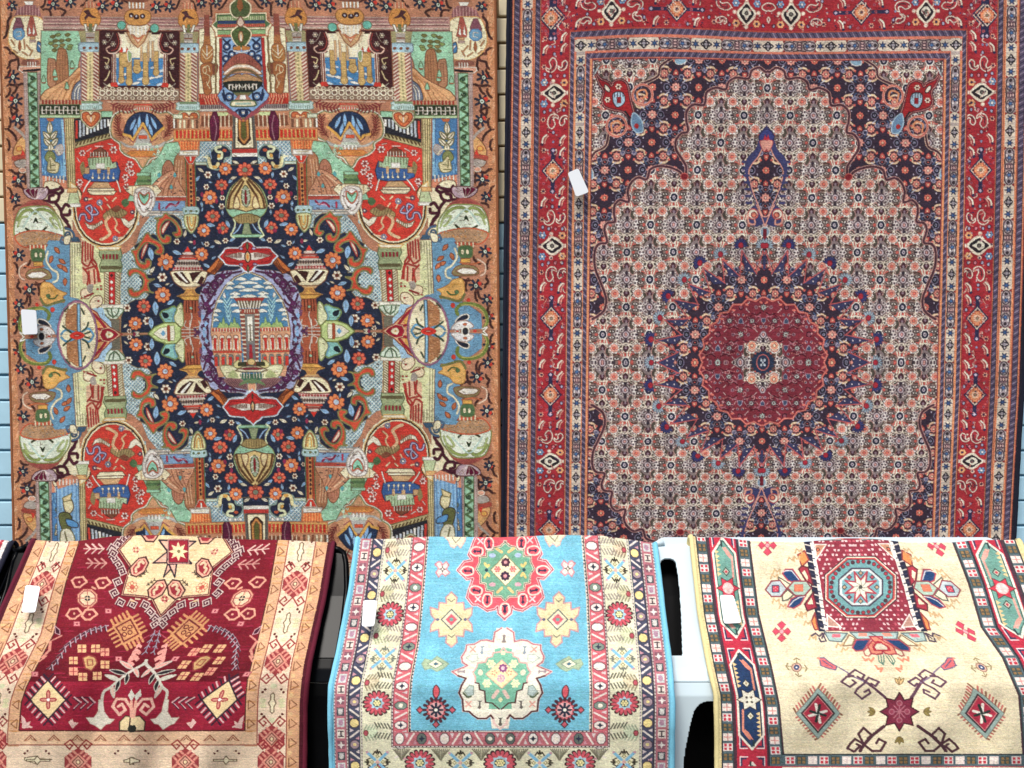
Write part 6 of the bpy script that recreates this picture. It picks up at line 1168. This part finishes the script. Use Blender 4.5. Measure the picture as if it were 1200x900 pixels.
def weave(a, seed, jit=.55, knot=.07, row=.03, blot=.05, mottle=.05):
    """hand-knotted unevenness: wandering outlines, rows of slightly different dye, single odd knots"""
    r = np.random.RandomState(seed); h, w = a.shape[:2]
    Y, X = np.mgrid[0:h, 0:w]
    dx = np.rint(r.randn(h, w)*jit*.75+blur1(blur1(r.randn(h, w), 1, 0), 2, 1)*jit*2.6).astype(int)
    dy = np.rint(r.randn(h, w)*jit*.75+blur1(blur1(r.randn(h, w), 2, 0), 1, 1)*jit*2.6).astype(int)
    a = a[np.clip(Y+dy, 0, h-1), np.clip(X+dx, 0, w-1)]
    g = r.randn(h, w)*knot+blur1(r.randn(h, w), 1, 1)*knot*1.6+(r.randn(h, 1)*row+blur1(r.randn(h, 1), 3, 0)*row*1.5)
    c = r.randn(h//24+2, w//16+2)
    yy = np.arange(h)/24; xx = np.arange(w)/16; y0 = yy.astype(int); x0 = xx.astype(int); fy = (yy-y0)[:, None]; fx = (xx-x0)[None]
    lo = (c[y0][:, x0]*(1-fy)*(1-fx)+c[y0+1][:, x0]*fy*(1-fx)+c[y0][:, x0+1]*(1-fy)*fx+c[y0+1][:, x0+1]*fy*fx)
    g = g+lo*blot
    a = a*(1+g[..., None])+(r.randn(h, w, 1)*mottle*.35+blur1(r.randn(h, w, 1), 1, 1)*mottle*.6)
    a = a+blur1(r.randn(h, w, 3), 1, 1)*.018
    a = a*.93+np.array([.040, .036, .034], F4)                      # haze painted into the dyes: blacks lifted, contrast lowered
    return np.clip(a, .012, 1)
import bpy, bmesh
from mathutils import Vector, Matrix
sc = bpy.context.scene; COL = sc.collection
for o in list(bpy.data.objects): bpy.data.objects.remove(o)
# ------------------------------------------------------------------ camera
CAM_H, CAM_D, PITCH, FPX = 1.32, 3.1, math.radians(2.2), 1152.0
cam_d = bpy.data.cameras.new('camera'); cam = bpy.data.objects.new('camera', cam_d); COL.objects.link(cam)
cam.location = (0, -CAM_D, CAM_H); cam.rotation_euler = (math.pi/2-PITCH, 0, 0)
cam_d.sensor_width = 36; cam_d.lens = 36*FPX/1200; cam_d.clip_end = 200; sc.camera = cam
def place(x, y, dist):
    """the spot in the room, dist metres in front of the lens plane, seen at a point of the photograph (1200 x 900)"""
    x, y = np.asarray(x, float), np.asarray(y, float)
    a, b = (x-600)/FPX, (450-y)/FPX
    dy = math.cos(PITCH)+b*math.sin(PITCH); dz = -math.sin(PITCH)+b*math.cos(PITCH)
    t = dist/dy
    return np.stack([a*t, -CAM_D+dy*t, CAM_H+dz*t], -1)
# ------------------------------------------------------------------ helpers
def tag(o, label=None, cat=None, group=None, kind=None):
    for k, v in (('label', label), ('category', cat), ('group', group), ('kind', kind)):
        if v: o[k] = v
    return o
def thing(name, loc, label, cat, group=None):
    o = bpy.data.objects.new(name, None); COL.objects.link(o); o.location = loc; o.empty_display_size = .1
    return tag(o, label, cat, group)
def link(name, me, mat, parent=None, off=None):
    o = bpy.data.objects.new(name, me); COL.objects.link(o)
    if mat: me.materials.append(mat)
    if parent:
        o.parent = parent; o.location = (0, 0, 0)
    return o
def sheet(name, V, mat, parent=None, base=(0, 0, 0), keep=None, cols=None):
    """one mesh from a grid of points; keep drops cells, cols dyes the points"""
    h, w = V.shape[:2]; V = V-np.asarray(base, float)
    i = np.arange(h*w).reshape(h, w)
    q = np.stack([i[:-1, :-1], i[1:, :-1], i[1:, 1:], i[:-1, 1:]], -1)
    q = q[keep] if keep is not None else q.reshape(-1, 4)
    me = bpy.data.meshes.new(name); n = len(q)
    me.vertices.add(h*w); me.vertices.foreach_set('co', V.reshape(-1).astype(np.float32))
    me.loops.add(n*4); me.loops.foreach_set('vertex_index', q.reshape(-1).astype(np.int32))
    me.polygons.add(n); me.polygons.foreach_set('loop_start', np.arange(0, n*4, 4, dtype=np.int32))
    try: me.polygons.foreach_set('loop_total', np.full(n, 4, np.int32))
    except Exception: pass
    me.update(calc_edges=True); me.polygons.foreach_set('use_smooth', np.ones(n, bool))
    if cols is not None:
        ca = me.color_attributes.new('dye', 'FLOAT_COLOR', 'POINT')
        c = np.ones((h*w, 4), np.float32); c[:, :3] = cols.reshape(-1, 3); ca.data.foreach_set('color', c.reshape(-1))
    if keep is not None:
        bm = bmesh.new(); bm.from_mesh(me); bmesh.ops.delete(bm, geom=[v for v in bm.verts if not v.link_faces], context='VERTS'); bm.to_mesh(me); bm.free()
    return link(name, me, mat, parent)
def tube(name, P, r, mat, parent=None, base=(0, 0, 0), n=10, flat=1.0):
    P = np.asarray(P, float)-np.asarray(base, float); m = len(P); T = np.gradient(P, axis=0); T /= np.linalg.norm(T, axis=1)[:, None]+1e-9
    up = np.array([0, -1., 0]); A = np.cross(T, up); A /= np.linalg.norm(A, axis=1)[:, None]+1e-9; B = np.cross(A, T)
    r = np.broadcast_to(np.asarray(r, float), (m,))
    V, F = [], []
    for k in range(m):
        for j in range(n):
            a = 2*math.pi*j/n; V.append(P[k]+(A[k]*math.cos(a)+B[k]*math.sin(a)*flat)*r[k])
    for k in range(m-1):
        for j in range(n): F.append((k*n+j, k*n+(j+1) % n, (k+1)*n+(j+1) % n, (k+1)*n+j))
    F.append(tuple(range(n))[::-1]); F.append(tuple((m-1)*n+j for j in range(n)))
    me = bpy.data.meshes.new(name); me.from_pydata([tuple(v) for v in V], [], F); me.update()
    me.polygons.foreach_set('use_smooth', np.ones(len(F), bool))
    return link(name, me, mat, parent)
def solid(o, t, off=-1, bev=0):
    m = o.modifiers.new('thickness', 'SOLIDIFY'); m.thickness = t; m.offset = off
    if bev: b = o.modifiers.new('edge', 'BEVEL'); b.width = bev; b.segments = 2; b.limit_method = 'ANGLE'
    return o
def s2l(c):
    c = np.asarray(c, np.float32); return np.where(c <= .04045, c/12.92, ((c+.055)/1.055)**2.4)
def lin(h, k=1.0): return tuple(float(v)*k for v in s2l(hexc(h)))+(1.,)
# ------------------------------------------------------------------ materials
def mat_new(name):
    m = bpy.data.materials.new(name); m.use_nodes = True; nt = m.node_tree
    return m, nt, nt.nodes['Principled BSDF']
def wool(name, gain=.92):
    m, nt, b = mat_new(name); N, L = nt.nodes, nt.links
    at = N.new('ShaderNodeAttribute'); at.attribute_name = 'dye'
    tc = N.new('ShaderNodeTexCoord')
    ns = N.new('ShaderNodeTexNoise'); ns.inputs['Scale'].default_value = 420; ns.inputs['Detail'].default_value = 3
    mp = N.new('ShaderNodeMapping'); mp.inputs['Scale'].default_value = (1, 1, 2.2)
    L.new(tc.outputs['Object'], mp.inputs['Vector']); L.new(mp.outputs['Vector'], ns.inputs['Vector'])
    mx = N.new('ShaderNodeMix'); mx.data_type = 'RGBA'; mx.blend_type = 'MULTIPLY'; mx.inputs['Factor'].default_value = 1
    rp = N.new('ShaderNodeMapRange'); rp.inputs['From Min'].default_value = .25; rp.inputs['From Max'].default_value = .75; rp.inputs['To Min'].default_value = gain*.86; rp.inputs['To Max'].default_value = gain*1.1
    L.new(ns.outputs['Fac'], rp.inputs['Value']); L.new(at.outputs['Color'], mx.inputs['A']); L.new(rp.outputs['Result'], mx.inputs['B'])
    L.new(mx.outputs['Result'], b.inputs['Base Color'])
    bp = N.new('ShaderNodeBump'); bp.inputs['Strength'].default_value = .55; bp.inputs['Distance'].default_value = .002; L.new(ns.outputs['Fac'], bp.inputs['Height']); L.new(bp.outputs['Normal'], b.inputs['Normal'])
    b.inputs['Roughness'].default_value = .92; b.inputs['Specular IOR Level'].default_value = .12; b.inputs['Sheen Weight'].default_value = .03; b.inputs['Sheen Roughness'].default_value = .5
    return m
def plain(name, c, rough=.9, spec=.2, var=.14, sc_=60, bump=.2, stretch=(1, 1, 1), bd=.002):
    m, nt, b = mat_new(name); N, L = nt.nodes, nt.links
    tc = N.new('ShaderNodeTexCoord'); mp = N.new('ShaderNodeMapping'); mp.inputs['Scale'].default_value = stretch
    ns = N.new('ShaderNodeTexNoise'); ns.inputs['Scale'].default_value = sc_; ns.inputs['Detail'].default_value = 5
    L.new(tc.outputs['Object'], mp.inputs['Vector']); L.new(mp.outputs['Vector'], ns.inputs['Vector'])
    cr = N.new('ShaderNodeMix'); cr.data_type = 'RGBA'; k = lin(c)
    cr.inputs['A'].default_value = tuple(v*(1-var) for v in k[:3])+(1,); cr.inputs['B'].default_value = tuple(min(v*(1+var), 1) for v in k[:3])+(1,)
    L.new(ns.outputs['Fac'], cr.inputs['Factor']); L.new(cr.outputs['Result'], b.inputs['Base Color'])
    bp = N.new('ShaderNodeBump'); bp.inputs['Strength'].default_value = bump; bp.inputs['Distance'].default_value = bd; L.new(ns.outputs['Fac'], bp.inputs['Height']); L.new(bp.outputs['Normal'], b.inputs['Normal'])
    b.inputs['Roughness'].default_value = rough; b.inputs['Specular IOR Level'].default_value = spec
    return m
M = dict(wool=wool('wool_pile'), jute=plain('rug_back', '#B09A78', var=.25, sc_=300), navy=plain('navy_selvedge', '#1B1C2A', sc_=300, var=.4), rust=plain('rust_selvedge', '#8A5638', sc_=200, var=.3), maroon=plain('maroon_selvedge', '#5E1B2C', sc_=250, var=.35),
  sky=plain('pale_blue_selvedge', '#79BCD2', sc_=250, var=.2), cream=plain('cream_selvedge', '#D8C992', sc_=250, var=.2), card=plain('white_card', '#E9ECEE', rough=.6, var=.015, sc_=20, bump=.05),
  black=plain('black_plastic', '#08090B', rough=.26, spec=.08, var=.3, sc_=14, bump=.05), white=plain('white_plastic', '#C6D6DC', rough=.38, spec=.35, var=.03, sc_=8, bump=.04),
  brick_c=plain('cream_paint_brick', '#DCCFAE', rough=.55, spec=.4, var=.16, sc_=13, bump=.35, bd=.004), brick_b=plain('blue_paint_brick', '#A9CFE0', rough=.5, spec=.4, var=.13, sc_=13, bump=.35, bd=.004),
  mort_c=plain('cream_mortar', '#6E5A40', var=.25, sc_=80, bump=.6), mort_b=plain('blue_mortar', '#4E7488', var=.25, sc_=80, bump=.6), floor=plain('concrete', '#58544E', var=.25, sc_=9, bump=.3))
# ------------------------------------------------------------------ setting
fl = sheet('floor', np.array([[[-6, -8, 0], [6, -8, 0]], [[-6, .6, 0], [6, .6, 0]]], float), M['floor']); tag(fl, kind='structure'); fl.data.polygons.foreach_set('use_smooth', [False])
pv = float(place(590, 261, CAM_D)[2]); course = .0797*1.0; BL = .23
wall = thing('brick_wall', (0, .06, 0), 'painted brick wall behind the two hanging rugs, cream above and pale blue below', 'wall')
def bricks(name, z0, z1, mat, mm, seed):
    r = np.random.RandomState(seed); bm = bmesh.new(); n = int(round((z1-z0)/course))
    for k in range(n):
        za, zb = z0+k*course, z0+(k+1)*course; x = -3.2-(BL/2 if k % 2 else 0)+.1655
        while x < 3.2:
            g = .0035; d = r.uniform(-.0012, .0012)
            vs = [bm.verts.new((a, b, c)) for b in (-.012+d, .03) for c in (za+g+r.uniform(-.0008, .0008), zb-g+r.uniform(-.0008, .0008)) for a in (x+g, x+BL-g)]
            for f in ((0, 1, 3, 2), (4, 6, 7, 5), (0, 4, 5, 1), (2, 3, 7, 6), (0, 2, 6, 4), (1, 5, 7, 3)): bm.faces.new([vs[i] for i in f])
            x += BL
    bmesh.ops.recalc_face_normals(bm, faces=bm.faces)
    me = bpy.data.meshes.new(name); bm.to_mesh(me); bm.free(); o = link(name, me, mat, wall)
    o.modifiers.new('edge', 'BEVEL').width = .003; o.modifiers['edge'].segments = 2
    o.location = (0, -.045, 0)
nlow = int(pv/course)
bricks('upper_courses', pv, pv+course*16, M['brick_c'], None, 1); bricks('lower_courses', pv-nlow*course, pv, M['brick_b'], None, 2)
for nm, za, zb, mt in (('upper_mortar', pv, pv+course*16, 'mort_c'), ('lower_mortar', 0, pv, 'mort_b')):
    bm = bmesh.new(); bmesh.ops.create_cube(bm, size=1, matrix=Matrix.LocRotScale(Vector((0, .045, (za+zb)/2)), None, Vector((6.4, .19, zb-za)))); me = bpy.data.meshes.new(nm); bm.to_mesh(me); bm.free(); link(nm, me, M[mt], wall)
# ------------------------------------------------------------------ rugs
def frame_of(V):
    gu = np.gradient(V, axis=1); gv = np.gradient(V, axis=0); n = np.cross(gv, gu); n /= np.linalg.norm(n, axis=-1, keepdims=True)+1e-12
    return n
def rug(name, label, group, V, dye, sel, tagpts=None, taglift=.006, back=.007, selr=.005, seed=1, side=(True, True), tagtilt=0):
    base = np.array([V[..., 0].mean(), V[-1, :, 1].mean(), V[-1, :, 2].min()])
    o = thing(name, base, label, 'rug', group); h, w = V.shape[:2]
    n = frame_of(V[::4, ::4]); 
    if n[..., 1].mean() > 0: n = -n
    pile = sheet('pile', V, M['wool'], o, base, cols=s2l(dye))
    iy = np.unique(np.r_[np.arange(0, h-1, 8), h-1]); ix = np.unique(np.r_[np.arange(0, w-1, 8), w-1])
    C_ = V[iy][:, ix]; nb = frame_of(C_)
    if nb[..., 1].mean() > 0: nb = -nb
    sheet('backing', C_-nb*back, M['jute'], o, base)
    for k, on in ((0, side[0]), (w-1, side[1])):
        if on:
            P = V[::6, k]-nb[:, 0 if k == 0 else -1].mean(0)*back*.45
            r = np.random.RandomState(seed+k); tube('selvedge', P, selr*(1+.10*blur1(r.randn(len(P)), 1, 0)), M[sel], o, base)
    if tagpts is not None:
        q = tagpts-base; e1 = q[1]-q[0]; e2 = q[3]-q[0]; nn = np.cross(e1, e2); nn /= np.linalg.norm(nn); nn = nn if nn[1] < 0 else -nn
        pts = []
        for i in range(4):                                          # rounded corners
            a, b, c = q[i-1], q[i], q[(i+1) % 4]; ra = (a-b)/np.linalg.norm(a-b)*.007; rc = (c-b)/np.linalg.norm(c-b)*.007
            for t in (0, .33, .67, 1): pts.append((b+ra)*(1-t)**2+2*b*t*(1-t)+(b+rc)*t*t)
        bm = bmesh.new(); vs = [bm.verts.new(p+nn*taglift) for p in pts]; f = bm.faces.new(vs); me = bpy.data.meshes.new('tag'); bm.to_mesh(me); bm.free()
        t = link('tag', me, M['card'], o); solid(t, .0012, 0); t['label'] = 'small blank white card tag with rounded corners'
    return o
HG = 'patterned rugs hung flat on the brick wall'; DG = 'rugs draped over plastic chairs in front of the wall'
def grid_of(a, L): return np.meshgrid((np.arange(a.shape[1])+.5)/L[2]+L[0], (np.arange(a.shape[0])+.5)/L[2]+L[1])
def hang(V, seed, amp):
    x, z = V[..., 0], V[..., 2]
    f = amp*(np.sin(x*5.1+seed)*.5+np.sin(x*9.7+z*1.3+seed*2)*.3+np.sin(z*3.1+x*2+seed)*.3)
    V[..., 1] += f-abs(f).max()*.5; return V
dA = weave(city_rug(), 1, jit=.3, knot=.075, mottle=.05); U, Vv = grid_of(dA, (-292, -14, A_SS))
k = np.abs(U[0]) <= 289.5; dA, U, Vv = dA[:, k], U[:, k], Vv[:, k]
x, y = picA(U, Vv); VA = hang(place(x, y, CAM_D-.030), 1., .011)
rug('hanging_rug', 'tan rug with a dark flowered medallion, red roundels and a little picture of buildings', HG, VA, dA, 'rust', place([25.6, 43.5, 45.2, 27.8], [362.5, 363.5, 391.5, 392], CAM_D-.05), seed=3)
dB = weave(field_rug(), 2, jit=.32, knot=.08, mottle=.05); U, Vv = grid_of(dB, (-306, -46, B_SS))
k = np.abs(U[0]) <= 304.5; dB, U, Vv = dB[:, k], U[:, k], Vv[:, k]
x, y = picB(U, Vv); VB = hang(place(x, y, CAM_D-.036), 2.2, .015); VB[..., 2] = np.maximum(VB[..., 2], .012)
rug('hanging_rug', 'red bordered rug with a cream field of tiny flowers and a rayed maroon medallion', HG, VB, dB, 'navy', place([665, 677.5, 690, 675], [203, 197.5, 225.5, 231], CAM_D-.062), seed=4, selr=.006)
def drape(D, a, ss=None, lift=0):
    ss = ss or R_SS; h, w = a.shape[:2]
    U, V = np.meshgrid((np.arange(w)+.5)/ss, (np.arange(h)+.5)/ss+596)
    x, y = D.pic(U, np.maximum(V, 632)); d = D.depth(np.maximum(V, 632))
    r = np.random.RandomState(int(D.W*7+D.tx[1]))
    f = 0
    for k in range(7):                                              # soft folds that run down and across the cloth
        a, wl, ph = r.uniform(-.9, .9), r.uniform(60, 190), r.uniform(0, 6.3); cu, cv, rad = r.uniform(0, D.W), r.uniform(650, 930), r.uniform(60, 150)
        f = f+r.uniform(.006, .013)*np.sin((U*math.cos(a)+V*math.sin(a))*6.283/wl+ph)*np.exp(-((U-cu)**2+(V-cv)**2)/rad**2)
    e = np.exp(-np.minimum(U, D.W-U)/16)*.008*np.sin(V/23+D.W)
    d = d+(f+.004*np.sin(U/31+V/60)+.004*np.sin(U/52+1.3)+e)*np.clip((V-642)/50, 0, 1)
    P = place(x, y, d)
    over = V < 632                                                  # the part that goes over the back of the chair and down behind it
    s = (632-V)/455.; r = .022; ang = np.clip(s/r, 0, math.pi*.55)
    P[..., 1] += np.where(over, r*np.sin(ang)*1.2+np.clip(s-r*1.7, 0, 9)*.22, 0); P[..., 2] += np.where(over, -r*(1-np.cos(ang))-np.clip(s-r*1.7, 0, 9)*.97, 0)
    return P
def onrug(D, xs, ys, lift=.022): return place(xs, ys, D.depth(np.asarray(ys, float))-lift)
for D, fn, lab, sel, tg, sd in ((DC, red_rug, 'dark red rug with a cream star and tan borders, draped over a black chair', 'maroon', ([31, 48.3, 42.6, 26.5], [687, 688.5, 719, 719]), 11),
   (DD, blue_rug, 'bright blue rug with a red medallion above a cream one, draped in the middle', 'sky', ([426.5, 442.5, 438.8, 424.2], [705, 705.5, 735.5, 736]), 12),
   (DE, cream_rug, 'pale yellow rug with a red square round an octagon, draped over the white chair', 'cream', ([843, 858.8, 868.5, 848], [699, 699, 731.5, 732.5]), 13)):
    dy = weave(fn(), sd, jit=.26, knot=.055, row=.022, blot=.035, mottle=.035)
    rug('draped_rug', lab, DG, drape(D, dy), dy, sel, onrug(D, *tg), seed=sd, selr=.0062, back=.010)
DF = Drape([0, 120], ['600 -120 632 -125 700 -152 760 -180 830 -205 960 -210', '600 17 632 15 668 -1 700 -16 760 -42 830 -66 960 -70'], '0 636 60 632 110 633 120 635', '632 2.54 640 2.5 700 2.40 770 2.30 800 2.275 850 2.265 960 2.26', 960)
dF = weave(far_rug(), 14, jit=.3); rug('draped_rug', 'red and white rug cut off by the left edge of the picture', DG, drape(DF, dF, 1.2), dF, 'navy', None, seed=15)
# ------------------------------------------------------------------ moulded plastic chairs
def chair(label, mat, L_, R_, depth, back=.03, slots=(), op=(.12, .88), y_end=1000, group='black plastic chairs under the rugs', dots=None, front_top=800, corner=16, top=639):
    l, r_, d = pl(L_), pl(R_), pl(depth)
    def pos(s, y, off=back): xa, xb = l(y), r_(y); return place(xa+(xb-xa)*s, y, d(y)+off)
    foot = pos(.5, 950); o = thing('plastic_chair', (foot[0], foot[1]+.2, 0), label, 'chair', group); base = np.array(o.location)
    def part(name, y0, y1, ny, nx, cut=None, off=back, rnd=False):
        ys = np.linspace(y0, y1, ny); s = np.linspace(0, 1, nx); S_, Y_ = np.meshgrid(s, ys)
        Yp = Y_.copy()
        if rnd:                                                     # rounded upper corners
            wd = r_(Y_)-l(Y_); e = np.minimum(S_, 1-S_)*wd; c = np.clip(1-e/corner, 0, 1); Yp = Y_+(corner*(1-np.sqrt(1-c*c)))*np.clip(1-(Y_-y0)/(corner*2.2), 0, 1)
        V = pos(S_, Yp, off); keep = np.ones((ny-1, nx-1), bool)
        if cut:
            sc_, yc = np.meshgrid((s[1:]+s[:-1])/2, (ys[1:]+ys[:-1])/2); xp = l(yc)+(r_(yc)-l(yc))*sc_; keep = ~cut(xp, yc, sc_)
        p = sheet(name, V, mat, o, base, keep=keep); solid(p, .006, 1, .002); return p
    def slotcut(xp, yc, s):
        m = np.zeros(xp.shape, bool)
        for xl, xr, ya, yb in slots:
            a, b = pl(xl)(yc), pl(xr)(yc); rr = 6.; dx = np.maximum(np.maximum(a+rr-xp, xp-(b-rr)), 0); dy = np.maximum(np.maximum(ya+rr-yc, yc-(yb-2)), 0)
            m |= (xp > a) & (xp < b) & (yc > ya) & (yc < yb) & ((dx*dx+dy*dy < rr*rr) | (yc > ya+rr))
        return m
    part('backrest', top, 772, 260, 560, slotcut if slots else None, rnd=True)
    part('seat', 772, front_top, 24, 60)
    def opcut(xp, yc, s):
        a, b = pl(op[0])(yc), pl(op[1])(yc); ya = op[2]; rr = 14.
        dx = np.maximum(np.maximum(a+rr-xp, xp-(b-rr)), 0); dy = np.maximum(ya+rr-yc, 0)
        return (xp > a) & (xp < b) & (yc > ya) & ((dx*dx+dy*dy < rr*rr) | (yc > ya+rr))
    part('front_frame', front_top, y_end, 200, 420, opcut)
    ys = np.linspace(top+9, 772, 24)
    for s in (0, 1):
        P = pos(np.full(24, s), ys, back-.003); P = np.concatenate([P[:1]+[(.03 if s == 0 else -.03), 0, .013], P[:1]+[(.012 if s == 0 else -.012), 0, .009], P]); tube('rim', P, .0075, mat, o, base, n=12)
    for s in (.25, .75):                                            # rear legs, splayed back
        a, b = pos(np.array([s, s]), np.array([700., 772.])); p0 = a+[0, .03, 0]; f = np.array([p0[0]+(-.03 if s < .5 else .03), p0[1]+.16, 0]); t = np.linspace(0, 1, 8)[:, None]
        tube('leg', p0*(1-t)+f*t, np.linspace(.026, .018, 8), mat, o, base, n=8, flat=.7)
    if dots:
        bm = bmesh.new()
        for i in range(7):
            for j in range(24):
                xq, yq = 806+i*3.4+(j % 2)*1.7+(j*.55), 668+j*3.6
                p = place(xq, yq, d(yq)+back-.0012)-base; m_ = Matrix.LocRotScale(Vector(p), Matrix.Rotation(.7, 3, 'X').to_quaternion(), Vector((.0024, .0016, .003))); bmesh.ops.create_uvsphere(bm, u_segments=8, v_segments=5, radius=1, matrix=m_)
        me = bpy.data.meshes.new('embossed_panel'); bm.to_mesh(me); bm.free(); me.polygons.foreach_set('use_smooth', np.ones(len(me.polygons), bool)); link('embossed_panel', me, mat, o)
    return o
CD = '600 2.62 631 2.565 640 2.52 700 2.42 772 2.32 785 2.305 800 2.295 815 2.29 1100 2.285'
chair('black plastic chair between the red rug and the blue rug', M['black'], '600 26 690 8 772 -20 800 -36 1100 -40', '631 396 645 402 660 405.5 690 406.5 730 402 772 395 800 391 1100 386', CD, back=.022, op=('800 40 1100 40', '800 330 1100 330', 850), y_end=970)
chair('black plastic chair with a rolled edge at the far left', M['black'], '600 -230 690 -260 772 -300 1100 -320', '631 22 640 24 660 14 690 1 730 -18 772 -40 800 -52 1100 -60', CD, back=.022, op=('800 -280 1100 -280', '800 -90 1100 -90', 850), y_end=970)
chair('white plastic chair with slots between the blue rug and the pale yellow rug', M['white'], '600 760 631 764 700 768 772 776 800 779 1100 768', '600 1165 700 1180 800 1230 1100 1240', '600 2.62 631 2.565 640 2.52 700 2.40 772 2.28 785 2.245 800 2.225 815 2.215 1100 2.205', back=.03,
      slots=[('650 772.5 700 776 770 784', '650 790 680 795 720 798 770 799.5', 656, 770), ('650 1125 770 1150', '650 1142 770 1168', 656, 770)], op=('820 816 850 808 880 802 1000 790', '820 1190 1000 1190', 821), y_end=960, group='white plastic chairs under the rugs', dots=True, top=632)
chair('black plastic chair added behind the white chair, darkening its slots', M['black'], '600 752 772 764 800 768 1100 766', '600 1150 772 1200 1100 1210', CD, back=.085, op=('800 900 1100 900', '800 1150 1100 1150', 870), y_end=955, top=650)  # added chair: a dark backing for the white chair's slots and opening
# ------------------------------------------------------------------ daylight
w = bpy.data.worlds.new('World'); sc.world = w; w.use_nodes = True; nt = w.node_tree
sky = nt.nodes.new('ShaderNodeTexSky'); sky.sky_type = 'NISHITA'; sky.sun_disc = False
EL, AZ = math.radians(60), math.radians(205)                      # sun high behind the camera, a little to the left
sky.sun_elevation = EL; sky.sun_rotation = AZ; sky.air_density = 1.2; sky.dust_density = 3.
nt.links.new(sky.outputs[0], nt.nodes['Background'].inputs[0]); nt.nodes['Background'].inputs[1].default_value = .105
sd = bpy.data.lights.new('sun', 'SUN'); sd.energy = 2.0; sd.angle = math.radians(18); sd.color = (1, .96, .9)
so = bpy.data.objects.new('sun', sd); COL.objects.link(so)
dv = Vector((math.sin(AZ)*math.cos(EL), math.cos(AZ)*math.cos(EL), math.sin(EL)))
so.rotation_euler = dv.to_track_quat('Z', 'Y').to_euler(); so.location = dv*8
sc.view_settings.view_transform = 'Standard'; sc.view_settings.look = 'None'; sc.view_settings.exposure = .68; sc.view_settings.gamma = 1
